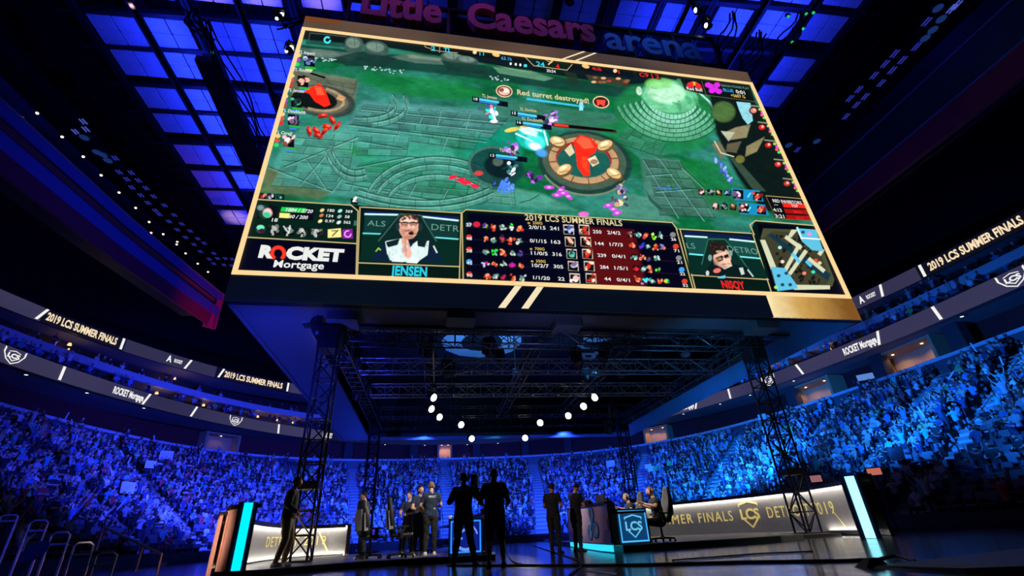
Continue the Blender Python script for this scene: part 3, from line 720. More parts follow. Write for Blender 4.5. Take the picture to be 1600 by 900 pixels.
    # dark stone hollow in the middle left, bright skill effects and small figures
    ell((775, 262), 44, 32, (16, 54, 54), .9, 4, .2); stroke(arc((775, 262), 42, 30, 1.6, 5.6, .2, 20), 4, (60, 104, 92), .8); ell((782, 262), 26, 18, (8, 28, 34), 1, 4, .2); ell((778, 254), 8, 7, (70, 90, 80), 1, 2)
    for c, rx, ry, col, a in [((832, 216), 26, 20, (20, 200, 190), .7), ((836, 224), 16, 12, (80, 230, 220), .8), ((836, 230), 9, 5, (255, 240, 255), 1), ((826, 206), 14, 6, (200, 255, 240), .9), ((846, 240), 9, 6, (70, 150, 220), .9)]: ell(c, rx, ry, col, a, 4, .3)
    for a, b in [((806, 210), (832, 222)), ((812, 204), (838, 214)), ((850, 206), (856, 228)), ((820, 200), (846, 206))]: stroke([a, b], 2.5, (210, 255, 240), .9, .8)
    ell((800, 204), 12, 3.5, (220, 200, 90), .9, 1, -.2); ell((820, 199), 7, 3, (240, 190, 80), .9, 1)
    for cx, cy, pal in [(766, 176, [(40, 230, 230), (230, 250, 255), (60, 90, 120), (230, 120, 180)]), (866, 186, [(150, 100, 200), (230, 220, 240), (60, 40, 80), (200, 140, 230)]), (800, 236, [(120, 60, 160), (200, 150, 230), (60, 20, 80), (150, 100, 200)]), (796, 266, [(20, 60, 60), (220, 230, 230), (20, 30, 40), (60, 120, 120)]),
                        (832, 276, [(110, 40, 150), (60, 20, 90), (170, 90, 210), (40, 10, 60)]), (790, 290, [(50, 90, 220), (120, 160, 255), (40, 60, 160), (80, 130, 240)]), (970, 300, [(60, 90, 140), (200, 180, 140), (30, 30, 60), (120, 90, 160)]), (968, 316, [(190, 160, 110), (60, 60, 80), (120, 60, 140), (210, 200, 160)])]:
        for k_ in range(16): ell((cx+R.normal(0, 6), cy+R.normal(0, 5)), R.uniform(1.5, 5.5), R.uniform(1.2, 3.6), pal[k_ % 4], .95, .5, R.uniform(0, 3))
    stroke([(768, 172), (774, 190)], 4, (230, 250, 250), .9); ell((772, 191), 6, 2.5, (235, 250, 235), 1)
    for i in range(5): stroke([(785, 284), (778+i*6, 304-abs(i-2)*2)], 3, (70, 120, 235), .95)
    for c in [(708, 278), (720, 282), (730, 286), (742, 292), (724, 286)]: ell(c, 7, 3, (222, 30, 60), 1, .6, R.uniform(-.5, .5))
    ell((748, 272), 7, 4, (190, 60, 60), 1, 1)
    for c in [(858, 294), (880, 303), (888, 308), (876, 298), (870, 306), (950, 322), (958, 328), (964, 334)]: ell(c, 8, 3.2, (196, 60, 210), .95, .8, R.uniform(-.8, .8)); ell(c, 3, 1.5, (250, 160, 250), 1)
    stroke([(842, 306), (828, 314), (812, 318)], 1.5, (40, 70, 60)); ell((912, 336), 8, 4, (250, 100, 220), .7, 2)
    poly([(1010, 300), (1018, 312), (1030, 322), (1036, 332), (1026, 326), (1014, 314)], (34, 70, 58), .9, .8)
    # bars over the figures
    K = (6, 12, 26)
    for a, w, s in [((738, 152), 56, .16), ((798, 174), 54, .16), ((806, 189), 56, .14), ((764, 240), 60, .12)]:
        f = lambda x, y: (a[0]+x, a[1]+y+x*s)
        poly([f(0, 0), f(w, 0), f(w, 8), f(0, 8)], K, 1); poly([f(11, 1), f(11+w*.55, 1), f(11+w*.55, 4.4), f(11, 4.4)], (70, 190, 220)); poly([f(11, 5.2), f(11+w*.5, 5.2), f(11+w*.5, 7), f(11, 7)], (40, 130, 200))
    poly([(862, 193), (962, 204), (964, 209), (862, 199)], (50, 30, 24)); poly([(866, 194), (888, 197), (888, 200), (866, 198)], (230, 50, 30)); poly([(889, 197), (958, 204), (958, 207), (889, 201)], (8, 6, 8))
    stroke([(824, 156), (912, 168)], 3, (60, 180, 220), .9, .6); poly([(905, 162), (911, 160), (911, 174), (905, 174)], (130, 210, 240))
    for c, col in [((788, 144), (220, 170, 150)), ((939, 161), (60, 26, 22))]: ell(c, 13, 9.5, (226, 190, 150), 1, .6, .15); ell(c, 11.5, 8, (60, 30, 30), 1, .6, .15); ell(c, 9, 6.5, col, 1, 1, .15)
    ell((790, 143), 5, 3, (250, 225, 215), 1, 1); ell((784, 142), 4, 3, (130, 70, 60), 1, 1); poly([(932, 157), (946, 158), (944, 168), (938, 164), (933, 167)], (230, 70, 50))
    IMG[:] *= (0.70+0.42*fbm(18, 11, 3, 19)+.26*fbm(4, 3, 2, 20))[..., None]*1.06
    # ---- head-up displays
    HK, HG = (5, 12, 18), (6, 34, 26)
    GOLD = (176, 156, 104)
    poly([(482, 56), (542, 62), (538, 76), (478, 70)], (8, 16, 18), .6); stroke([(485, 53), (542, 59)], .8, (80, 96, 92)); stroke([(485, 53), (482, 67)], .8, (80, 96, 92))
    stroke(arc((512, 64), 4.5, 4.5, 0.2, 5.4, 0, 10), 2.6, (70, 220, 230))
    poly([(660, 66), (716, 74), (714, 84), (690, 82), (664, 74)], HK, .95); poly([(716, 74), (812, 86), (990, 108), (990, 122), (714, 86)], HK, .92); stroke([(662, 67), (665, 75), (684, 81), (715, 84)], .9, GOLD); 
    poly([(820, 88), (896, 98), (888, 112), (834, 104)], (6, 26, 24)); stroke([(820, 90), (834, 104), (886, 111), (894, 102)], 1.1, GOLD); stroke([(850, 93), (858, 98), (866, 95)], .9, GOLD)
    ell((742, 83), 3, 3, (240, 215, 150)); ell((775, 87), 6, 3, (225, 180, 110), 1, .5, .3); ell((915, 105), 6, 3, (225, 180, 110), 1, .5, .3); ell((961, 112), 3, 3, (240, 200, 150)); stroke([(857, 102), (863, 97)], 2, (230, 190, 110))
    for x in (798, 806, 813): ell((x, 101+(x-798)*.12), 1.6, 2.2, (220, 228, 220))
    ell((821, 104), 2.6, 2.4, (60, 210, 220))
    poly([(995, 110), (1035, 116), (1032, 126), (994, 120)], HK, .9); poly([(915, 118), (985, 126), (980, 136), (920, 126)], (70, 60, 40), .7, 2); poly([(880, 112), (900, 116), (905, 134), (890, 130)], (30, 44, 30), .8, 2)
    for i in range(9): ell((940+R.uniform(-20, 40), 122+R.uniform(-3, 8)), 4, 2, [(230, 180, 130), (180, 60, 50), (120, 100, 60)][i % 3], .8, .6)
    poly([(1062, 124), (1172, 138), (1180, 160), (1104, 150), (1070, 142)], (8, 16, 16), .95); stroke([(1062, 124), (1070, 142), (1104, 150), (1180, 160)], .8, (90, 90, 70)); stroke([(1096, 128), (1103, 149)], .8, (90, 90, 70))
    ell((1084, 132), 6, 3, (240, 180, 40), 1, .5); poly([(1074, 131), (1082, 128), (1084, 138), (1072, 138)], (214, 40, 52)); poly([(1086, 129), (1094, 133), (1098, 141), (1086, 139)], (214, 40, 52))
    for c in [(1110, 136), (1117, 141), (1120, 134), (1112, 143), (1123, 144), (1106, 134)]: ell(c, 5, 4, (206, 40, 214), 1, .6)
    # side columns of player icons
    def icon(cx, cy, w, h, pal, sh=0):
        q = [(cx-w/2-sh*h/2*-.3, cy-h/2), (cx+w/2+sh*h*.15, cy-h/2+w*.1), (cx+w/2-sh*h*.15, cy+h/2+w*.1), (cx-w/2-sh*h*.3, cy+h/2)]
        poly(q, (8, 10, 14)); 
        for k_ in range(7): ell((cx+R.normal(0, w*.2), cy+R.normal(0, h*.2)), R.uniform(.12, .32)*w, R.uniform(.1, .28)*h, pal[k_ % len(pal)], .95, .5, R.uniform(0, 3))
    for i, (x, y) in enumerate([(484, 96), (474, 128), (464, 160), (459, 188), (452, 222)]):
        icon(x, y, 17, 17, [[(90, 120, 190), (30, 40, 60), (200, 210, 230)], [(230, 170, 150), (90, 40, 40), (30, 20, 20)], [(40, 60, 60), (60, 180, 140), (20, 30, 30)], [(120, 90, 130), (230, 210, 230), (40, 30, 50)], [(235, 190, 190), (130, 70, 70), (250, 230, 230)]][i])
        for k_, c in enumerate([(220, 190, 120), (170, 50, 190) if i in (0, 2) else (210, 70, 60), (40, 200, 90) if i in (0, 4) else (200, 40, 50)]): ell((x-17+k_*-1.2, y-8+k_*7), 4, 3.2, c, 1, .5)
        poly([(x-6, y+9), (x+10, y+11), (x+10, y+14), (x-6, y+12)], (30, 170, 60)); poly([(x-6, y+13), (x+5, y+14), (x+5, y+16.5), (x-6, y+15.5)], (60, 120, 220) if i else (200, 210, 90))
    stroke([(486, 116), (508, 123)], 3, (6, 8, 10)); 
    for i, (x, y) in enumerate([(1177, 174), (1190, 200), (1200, 228), (1215, 258), (1229, 288)]):
        ell((x, y), 7, 6, (40, 14, 14), 1, .5); ell((x, y), 5, 4, [(210, 120, 110), (200, 40, 40), (180, 40, 40), (200, 50, 50), (170, 60, 50)][i], 1, .8); ell((x+1, y-1), 2, 2, (240, 190, 170), .8)
        for k_, c in enumerate([(160, 190, 90), (190, 80, 220), (230, 90, 110), (90, 210, 90)]): ell((x+10+k_*1.6+(2 if k_ % 2 else 0), y-2+k_*4.4), 2.6, 2.2, c, 1, .4)
        stroke([(x-6, y-8), (x+12, y-6)], 2, (150, 170, 150), .6)
    # killed-by strips
    for y0, xs_ in [(301, 1096), (323, 1118)]:
        poly([(1142+(y0-301)*.4, y0-6), (1186+(y0-301)*.4, y0-2), (1193+(y0-301)*.4, y0+15), (1148+(y0-301)*.4, y0+13)], (24, 130, 180))
        x = xs_; n_ = 0
        while x < 1150: icon(x, y0+(x-1096)*.03, 10, 9, [[(240, 190, 190), (120, 50, 60)], [(30, 40, 50), (150, 170, 170)], [(230, 170, 130), (90, 50, 30)], [(40, 60, 130), (150, 170, 220)]][n_ % 4]); x += 13.5; n_ += 1
        icon(1153+(y0-301)*.4, y0+3, 16, 14, [(110, 80, 130), (220, 200, 220), (40, 20, 50)] if y0 < 310 else [(230, 190, 190), (250, 230, 230), (120, 60, 60)]); icon(1183+(y0-301)*.3, y0+6, 14, 13, [(210, 70, 60), (240, 150, 120), (120, 30, 30)]); stroke([(1168, y0+8), (1172, y0+2)], 2, (120, 220, 240))
    poly([(1196, 307), (1256, 312), (1272, 345), (1210, 342)], (9, 10, 14)); stroke([(1196, 307), (1256, 312)], 1, GOLD); stroke([(1196, 307), (1212, 342), (1272, 346)], .8, (110, 96, 60))
    for i, c in enumerate([(226, 34, 24), (150, 18, 16), (160, 16, 14)]): y = 318+i*9.4; x = 1221+i*3; poly([(x, y), (1260+i*4.4, y+2), (1263+i*4.4, y+9), (x+3, y+7)], c)
    # bottom panels
    poly([(403, 312), (560, 322), (720, 333), (726, 328), (1052, 349), (1058, 359), (1172, 366), (1178, 346), (1280, 355), (1329, 467), (364, 431)], (4, 22, 18), 1, .5)
    poly([(404, 315), (548, 323), (558, 333), (556, 380), (384, 370)], (5, 30, 24)); poly([(385, 374), (556, 384), (556, 432), (371, 424)], (3, 4, 22))
    for a in [[(402, 313), (549, 322), (560, 331), (557, 432)], [(386, 372), (557, 382)], [(565, 325), (720, 334)], [(721, 334), (718, 438)], [(561, 412), (719, 418)], [(563, 325), (559, 432)], [(728, 329), (1050, 349), (1058, 360)], [(728, 329), (722, 334), (724, 438)], [(1056, 357), (1084, 458)], [(1061, 359), (1175, 366)], [(1062, 359), (1087, 456)], [(1080, 431), (1200, 438)], [(1176, 368), (1206, 462)], [(1172, 352), (1180, 346), (1278, 354)], [(1171, 352), (1178, 368)]]:
        stroke(a, 1.5, GOLD, .95); stroke(a, .6, (240, 220, 160), .7)
    # small skill icons above, champion block
    for x, p in [(411, [(150, 40, 40), (60, 20, 20), (220, 120, 110)]), (425, [(60, 40, 90), (210, 200, 230), (30, 20, 40)]), (439, [(20, 60, 60), (90, 220, 190), (20, 30, 30)])]: icon(x, 307+(x-411)*.06, 12.5, 9, p)
    icon(554, 316, 11, 9, [(240, 240, 240), (20, 20, 20)])
    poly([(405, 322), (436, 324), (433, 346), (402, 343)], (14, 14, 22)); ell((414, 333), 9, 11, (20, 50, 46), 1, 2); ell((419, 334), 7, 7, (240, 190, 190), 1, 2, .5); ell((418, 337), 6, 4.5, (50, 190, 140), 1, 1.5, .3); ell((408, 326), 5, 4, (110, 150, 150), .9, 2); stroke([(424, 322), (430, 336), (429, 344)], 4, (10, 12, 16), .9)
    poly([(440, 324), (492, 327), (490, 346), (437, 343)], (8, 8, 22)); poly([(441, 325), (479, 327), (477, 334), (439, 332)], (24, 196, 76)); poly([(438, 334), (454, 335), (452, 342.5), (437, 341.5)], (226, 222, 120))
    for x, y, c in [(504, 330, (220, 190, 130)), (503, 338, (190, 110, 70)), (501, 347, (230, 220, 150)), (532, 331, (150, 230, 220)), (531, 340, (150, 170, 180)), (530, 349, (210, 220, 220))]: ell((x, y), 3.6, 2.4, c, 1, .4, -.5)
    poly([(554, 346), (559, 346), (558, 354), (553, 354)], (60, 100, 90))
    ell((408, 360), 7, 6, (50, 60, 70), 1, 1); ell((408, 357), 6, 4, (110, 220, 180), 1, 1); ell((410, 362), 5, 3.5, (60, 24, 40), 1, 1)
    for x in (430, 452, 475, 497): 
        icon(x, 361+(x-430)*.05, 17, 12, [(110, 116, 110), (30, 34, 32), (170, 176, 170)]); 
    stroke([(444, 355), (452, 366), (454, 354)], 1.5, (220, 225, 220))
    poly([(513, 360), (533, 358), (534, 372), (513, 373)], (236, 222, 140)); stroke([(520, 370), (529, 361)], 1.8, (40, 34, 20)); stroke([(519, 362), (526, 362)], 1.5, (60, 50, 30)); poly([(536, 360), (551, 359), (552, 374), (536, 374)], (130, 24, 150)); stroke(arc((544, 367), 5, 5, 0, 5, 0, 8), 1.5, (236, 170, 240))
    # red arch of the sponsor word
    stroke(arc((435.5, 397.5), 9.5, 9.5, 2.3, 7.1, .03, 18), 5.2, (236, 52, 32))
    def cam_panel(x0, x1, y0, y1, left):
        pass
    # first player camera
    q = [(571, 331), (717, 340), (716, 416), (563, 409)]
    poly(q, (6, 38, 30)); poly([(572, 331), (716, 340), (716, 345), (571, 336)], (16, 24, 90)); poly([(571, 336), (622, 337), (660, 340), (716, 345), (716, 374), (569, 366)], (14, 50, 48), 1, 1); stroke([(571, 336), (622, 337)], 2.6, (196, 240, 236), 1, .8); stroke([(660, 340), (716, 346)], 2.6, (196, 240, 236), 1, .8); stroke([(568, 366), (598, 367)], 2, (90, 220, 220), 1, .7); stroke([(676, 372), (716, 375)], 2, (110, 220, 220), 1, .7)
    poly([(625, 334), (659, 337), (684, 378), (676, 384), (590, 378), (594, 368)], (10, 36, 34)); stroke([(592, 378), (626, 336), (658, 338), (682, 378)], 1.8, (52, 92, 84))
    poly([(578, 408), (596, 384), (626, 374), (664, 376), (682, 390), (694, 412)], (12, 30, 52)); poly([(604, 378), (627, 374), (640, 384), (638, 411), (610, 408), (606, 398)], (205, 224, 222)); poly([(650, 378), (670, 378), (668, 400), (652, 411), (634, 411), (640, 390)], (205, 224, 222)); poly([(602, 380), (625, 374), (622, 384), (607, 388)], (10, 34, 36)); poly([(652, 374), (668, 377), (664, 388), (653, 386)], (10, 34, 36)); poly([(640, 374), (652, 372), (652, 378), (644, 384)], (12, 24, 30))
    ell((639, 356), 15.5, 19, (216, 166, 142), 1, .8); ell((639, 350), 15.8, 15, (74, 52, 44), 1, .8, 0, 20, pi, 2*pi); ell((639, 346), 13.5, 7.5, (236, 190, 166), 1, 1.5); ell((640, 364), 11, 9, (206, 150, 128), 1, 1.5)
    for x in (633, 646): ell((x, 351.5), 6, 4, (30, 18, 18), 1, .4); ell((x, 351.8), 4.6, 2.9, (186, 132, 112), 1, .5); stroke([(x-3, 352), (x+3, 352)], .9, (80, 44, 40))
    stroke([(624, 349), (656, 350)], 1.3, (20, 14, 16)); poly([(637.6, 352), (641, 352), (642, 358), (637, 358)], (232, 180, 156)); stroke([(633, 362.5), (639, 361.5), (646, 363)], 1.8, (140, 60, 60)); ell((643, 366), 4.5, 2.6, (26, 20, 20), 1, .4); stroke([(645, 367), (652, 366), (657, 358)], 1, (24, 24, 24))
    for x in (622, 657): ell((x, 356), 3.2, 6, (30, 48, 46), 1, .6)
    poly([(628, 374), (631, 369), (634, 372), (636, 392), (634, 404), (628, 394)], (214, 150, 130)); poly([(634, 374), (638, 376), (644, 398), (640, 408), (634, 402)], (226, 170, 148)); stroke([(634, 374), (635, 400)], .8, (150, 90, 80)); poly([(612, 402), (628, 397), (634, 408), (630, 411), (613, 410)], (214, 230, 228)); poly([(640, 404), (652, 402), (656, 408), (652, 413), (636, 412)], (214, 230, 228))
    stroke([(588, 394), (592, 389), (595, 392)], 1.6, (160, 210, 60)); stroke([(678, 386), (683, 396)], 2, (220, 230, 230)); stroke([(603, 379), (606, 398)], 1, (230, 240, 240)); stroke([(670, 378), (668, 398)], 1, (230, 240, 240))
    for c_, r1, r2, col, al in [((630, 360), 4, 9, (170, 112, 92), .6), ((649, 360), 3, 9, (190, 132, 110), .5), ((634, 344), 6, 3, (250, 214, 194), .7), ((646, 356), 3, 2.4, (250, 206, 184), .6), ((631, 357), 3, 2.2, (236, 180, 156), .6), ((639, 372), 9, 3, (150, 100, 84), .6)]: ell(c_, r1, r2, col, al, 1.6)
    for i in range(26): ell((626+R.uniform(0, 27), 340+R.normal(0, 2.0)+abs(R.normal(0, 1))), R.uniform(1.2, 2.6), R.uniform(1, 2), [(58, 40, 34), (96, 68, 54), (40, 28, 26)][i % 3], .9, .5)
    for i in range(30): ell((R.uniform(606, 670), R.uniform(382, 408)), R.uniform(.6, 1.6), R.uniform(2, 5), [(160, 186, 186), (226, 240, 238), (120, 150, 152)][i % 3], .4, .8, R.uniform(-.4, .4))
    # second player camera
    poly([(1066, 362), (1172, 370), (1200, 436), (1078, 429)], (6, 38, 32)); poly([(1066, 362), (1172, 370), (1175, 376), (1068, 368)], (12, 26, 70)); poly([(1070, 370), (1177, 377), (1186, 402), (1076, 398)], (18, 66, 62), 1, 1); stroke([(1070, 370), (1104, 372)], 2.4, (196, 240, 236), 1, .8); stroke([(1140, 375), (1178, 379)], 2.4, (196, 240, 236), 1, .8); stroke([(1077, 398), (1100, 400)], 2.2, (110, 225, 225), 1, .7); stroke([(1154, 402), (1187, 405)], 2.2, (110, 225, 225), 1, .7)
    poly([(1106, 374), (1134, 374), (1148, 392), (1178, 432), (1098, 428), (1095, 412)], (8, 40, 34)); stroke([(1096, 414), (1106, 375), (1132, 375), (1152, 398), (1176, 432)], 1.5, (44, 100, 84))
    poly([(1100, 432), (1108, 414), (1122, 408), (1146, 414), (1166, 418), (1178, 436)], (8, 24, 24)); ell((1128, 404), 14, 14, (206, 160, 130), 1, .8, .35); poly([(1114, 398), (1133, 392), (1140, 406), (1143, 416), (1130, 421), (1119, 412)], (222, 176, 150), 1, 1); ell((1120, 388), 14, 9.5, (34, 26, 22), 1, .8, -.1); poly([(1108, 388), (1134, 386), (1132, 394), (1114, 400), (1110, 398)], (34, 26, 22), 1, .8)
    poly([(1117, 404), (1128, 400), (1131, 407), (1122, 411)], (22, 16, 16)); poly([(1130, 400), (1137, 398), (1139, 404), (1133, 406)], (22, 16, 16)); stroke([(1126, 403), (1132, 403)], 1.3, (22, 16, 16)); ell((1124.5, 405.5), 3.2, 2.4, (150, 120, 96), .9, .5); stroke([(1129, 414), (1139, 413)], 1.6, (130, 66, 62)); poly([(1129, 404), (1133, 405), (1135, 411), (1130, 411)], (236, 192, 166)); stroke([(1122, 414), (1132, 421), (1143, 416)], 1.6, (200, 206, 200))
    for x, y in [(1109, 404), (1141, 397)]: ell((x, y), 3, 5, (120, 150, 146), 1, .6)
    ell((1120, 424), 6, 3.6, (220, 110, 100), 1, .8, -.2); ell((1105, 428), 2.6, 4, (190, 200, 196), 1, .5); poly([(1154, 420), (1160, 419), (1163, 429), (1158, 431)], (190, 200, 196)); stroke([(1168, 423), (1176, 433)], 2, (190, 200, 196)); poly([(1122, 434), (1133, 431), (1132, 436), (1121, 436)], (90, 190, 220))
    for c_, r1, r2, col, al in [((1136, 409), 4, 6, (236, 196, 172), .5), ((1119, 410), 4, 6, (150, 104, 84), .6), ((1128, 417), 8, 3, (150, 106, 88), .5), ((1126, 396), 8, 3, (240, 200, 176), .5)]: ell(c_, r1, r2, col, al, 1.6, .3)
    for i in range(24): ell((1119+R.normal(0, 7), 387+R.normal(0, 4)), R.uniform(1.2, 3), R.uniform(.8, 1.6), [(34, 26, 22), (66, 50, 42), (20, 16, 14)][i % 3], .8, .5, R.uniform(0, 3))
    # score table
    poly([(731, 334), (1048, 354), (1054, 360), (1077, 456), (728, 436)], (3, 4, 22)); poly([(905, 356), (990, 361), (1010, 452), (932, 448)], (84, 12, 14), .95, 5)
    for i in range(4): y = 356+i*19.5; stroke([(731, y), (900, y+7)], .7, (20, 28, 60)); stroke([(905, y+7), (1060, y+15)], .7, (50, 14, 30))
    ic = lambda: tuple(int(v) for v in R.choice([30, 60, 120, 190, 230], 3))
    for i in range(5):
        y = 354+i*19.3
        ell((733+i*.1, y-2), 4.5, 3.5, (90, 110, 120) if i == 0 else ((60, 150, 230) if i == 3 else (200, 50, 40)), 1, .4)
        if i == 0: ell((745, y-2), 5.5, 4.4, (200, 30, 60), 1, .4)
        x0 = 758+i*.6
        for k_ in range(5): icon(x0+k_*13.3, y+k_*.9+1, 11, 10, [[ic(), ic(), (30, 34, 40)], [(200, 60, 40), (240, 150, 110)], [(90, 130, 120), (200, 210, 200)]][(k_+i) % 3])
        for xx, pal in [(888+i*2.4, [[(60, 80, 160), (180, 190, 230)], [(230, 180, 150), (60, 30, 30)], [(40, 60, 60), (80, 190, 170)], [(110, 90, 140), (220, 210, 230)], [(235, 180, 180), (250, 230, 230)]][i]), (912+i*2.7, [(200, 44, 30), (250, 220, 190), (110, 20, 16)])]:
            yy = 360+i*19; poly([(xx-8, yy-8), (xx+8, yy-7), (xx+9, yy+8), (xx-7, yy+7)], (214, 200, 180)); icon(xx+.5, yy, 14.5, 13, pal)
        nx = 5 if i in (0, 1, 4) else 4
        for k_ in range(nx): icon(986+i*2.6+k_*11.4, 367+i*17.8+k_*.8, 10, 9.5, [[ic(), ic(), (30, 34, 40)], [(200, 60, 40), (240, 150, 110)], [(60, 130, 130), (200, 210, 200)]][(k_*2+i) % 3])
        ell((1051+i*4.6, 368+i*18.2), 4.4, 4, [(120, 126, 130), (210, 60, 40), (120, 126, 130), (60, 150, 230), (210, 60, 40)][i], 1, .4)
    # mini map
    poly([(1182, 350), (1276, 358), (1322, 462), (1206, 456)], (4, 5, 20))
    poly([(1192, 358), (1268, 361), (1276, 366), (1303, 438), (1300, 448), (1290, 453), (1216, 452), (1210, 444), (1188, 372)], (66, 72, 46)); poly([(1192, 374), (1206, 362), (1270, 366), (1296, 436), (1288, 450), (1220, 448)], (58, 56, 40))
    for i in range(90):
        u_, v_ = R.uniform(.1, .92), R.uniform(.06, .94); c = (1196+u_*72+v_*22, 362+v_*86+u_*3); ell(c, R.uniform(2, 5.5), R.uniform(1.2, 2.8), (14, 15, 14), .9, .6, R.uniform(0, 3))
    poly([(1198, 368), (1206, 366), (1298, 430), (1292, 440)], (14, 48, 62), .95, 1)
    poly([(1187, 376), (1195, 376), (1212, 418), (1204, 422)], (196, 200, 168)); poly([(1240, 446), (1296, 447), (1296, 453), (1240, 454)], (196, 200, 168)); poly([(1236, 360), (1246, 360), (1236, 372), (1230, 372)], (196, 200, 168))
    for a, b in [((1248, 384), (1226, 424)), ((1258, 394), (1234, 428)), ((1228, 372), (1250, 388)), ((1264, 406), (1286, 424)), ((1280, 398), (1284, 392))]: stroke([a, b], 6, (204, 206, 172), .95, 1)
    poly([(1204, 418), (1226, 420), (1244, 446), (1246, 452), (1214, 456)], (86, 178, 210)); poly([(1246, 358), (1274, 360), (1286, 394), (1268, 392), (1252, 378)], (86, 178, 206)); stroke([(1245, 357), (1252, 374)], 3, (180, 226, 240)); stroke([(1252, 373), (1281, 375)], 1.8, (240, 244, 250)); stroke([(1238, 398), (1248, 410)], 5, (90, 190, 220)); stroke([(1260, 410), (1266, 416)], 5, (80, 180, 220))
    for c, col in [((1264, 367), (240, 130, 200)), ((1254, 364), (40, 70, 120)), ((1274, 408), (230, 70, 50)), ((1222, 410), (230, 200, 190)), ((1256, 428), (240, 130, 110)), ((1270, 426), (60, 210, 170)), ((1218, 388), (160, 220, 210)), ((1216, 432), (30, 60, 90)), ((1222, 446), (30, 60, 90)), ((1234, 446), (30, 60, 90)), ((1228, 428), (30, 60, 90)), ((1212, 450), (150, 220, 80)), ((1280, 412), (210, 200, 150))]: ell(c, 3, 2.6, col, 1, .5)
paint()
mx = MB()
def screen_mesh():
    me = bpy.data.meshes.new('screen_picture'); nx, ny = CWp, CHp
    u = U0+(np.arange(nx+1))/nx*22.0; v = V1-(np.arange(ny+1))/ny*BH
    Ug, Vg = np.meshgrid(u, v)
    co = (BC[None, None]+Ug[..., None]*BU+Vg[..., None]*BV+0.04*BN-np.array(board.location)).astype(np.float32).reshape(-1, 3)
    idx = np.arange((nx+1)*(ny+1)).reshape(ny+1, nx+1)
    f = np.stack([idx[1:, :-1], idx[1:, 1:], idx[:-1, 1:], idx[:-1, :-1]], -1).reshape(-1, 4)
    me.vertices.add(len(co)); me.vertices.foreach_set('co', co.ravel())
    me.loops.add(f.size); me.loops.foreach_set('vertex_index', f.ravel().astype(np.int32))
    me.polygons.add(len(f)); me.polygons.foreach_set('loop_start', np.arange(0, f.size, 4, dtype=np.int32)); me.polygons.foreach_set('loop_total', np.full(len(f), 4, np.int32))
    me.update()
    at = me.color_attributes.new('led_colour', 'FLOAT_COLOR', 'POINT')
    pad = np.pad(IMG, ((0, 1), (0, 1), (0, 0)), mode='edge')
    col = np.ones((len(co), 4), np.float32); col[:, :3] = pad.reshape(-1, 3)
    at.data.foreach_set('color', col.ravel())
    me.materials.append(vcol_mat('led_screen_picture', 'led_colour', emission=1.3))
    o = bpy.data.objects.new('screen', me); COL.objects.link(o); o.parent = board
    return o
screen = screen_mesh()

# ---- lettering on the screen
SCR_COL = {'w': (238, 240, 236), 'g': (226, 210, 158), 'c': (44, 208, 232), 'r': (240, 40, 40), 'b': (64, 170, 230), 'y': (240, 200, 90), 'd': (110, 160, 140)}
mats_ = [glow('screen_letters_'+n_, s2l(*SCR_COL[k])) for k, n_ in zip('wgcrbyd', ['white', 'gold', 'cyan', 'red', 'blue', 'yellow', 'dull_green'])]
lt = MB()
def T(x0, y0, x1, y1, h, s, c='w', bold=0.03, d=0.055, shear=0.0):
    u0, v0 = px2uv(x0, y0); u1, v1 = px2uv(x1, y1); _, vt = px2uv(x0, y0-h)
    v, fs, w = text_geo(s, bold*.55, 0.0, 1.04, shear); hh = abs(vt-v0)*.94
    if w <= 0: return
    lt = MB(); lt.add([bp(u0+p[0]/w*(u1-u0), v0+(v1-v0)*p[0]/w+p[1]*hh, d) for p in v], fs, 0); lt.build('screen_caption', mats_['wgcrbyd'.index(c)], screen)
T(404, 402.5, 427, 404, 18.5, 'R', bold=.12); T(446, 405, 536, 409.5, 18.8, 'CKET', bold=.12); T(427.5, 418.5, 506, 422, 11.5, 'Mortgage', bold=.04)
T(610, 430.5, 667, 433, 15, 'JENSEN', 'c', .07); T(1128, 451, 1164, 452.5, 12, 'NISQY', 'r', .07)
T(820, 345, 972, 354.5, 9.5, '2019 LCS SUMMER FINALS', 'g', .03)
T(808, 149, 920, 163, 8, 'Red turret destroyed!', 'g', .045)
T(673, 80.5, 680, 81.3, 7, '2', 'c', .04); T(686, 81.5, 687.5, 81.7, 7, '|', 'd'); T(693, 82.5, 705, 83.9, 7, 'TL', 'c', .05)
T(749, 88, 756, 88.5, 5, '11', 'c'); T(783, 94.5, 800, 96.5, 5, '63.1k', 'b'); T(838, 104.5, 851, 106.5, 7.5, '24', 'c', .04); T(869, 108.5, 874, 109, 7.5, '4', 'r', .04); T(925, 110.5, 940, 112.5, 5, '46.0k', 'r'); T(966, 116.5, 968, 116.8, 5, '1', 'r'); T(999, 120.5, 1030, 124, 6, 'C9 | 2', 'r', .04); T(854, 114, 868, 115.5, 4.5, '30:54', 'w')
for x, y, s in [(466, 85, 'TL Impact'), (458, 112, 'TL Xmithie'), (449, 144, 'TL Jensen'), (440, 176, 'TL Doublelift'), (430, 210, 'TL CoreJJ')]: T(x, y, x+len(s)*2.9, y+len(s)*.32, 5, s, 'w', .03)
T(753, 153, 776, 157, 5, 'TL Jensen', 'g', .02); T(812, 174, 838, 177, 4.5, 'TL Xmithie', 'g', .02); T(815, 189, 848, 192.5, 4.5, 'TL Doublelift', 'g', .02); T(780, 238, 805, 241, 4.8, 'TL CoreJJ', 'g', .02)
T(740, 158, 746, 158.6, 4.2, '18'); T(800, 180, 806, 180.6, 4.2, '15'); T(808, 194.5, 814, 195, 4.2, '16'); T(766, 246, 772, 246.6, 4.2, '13')
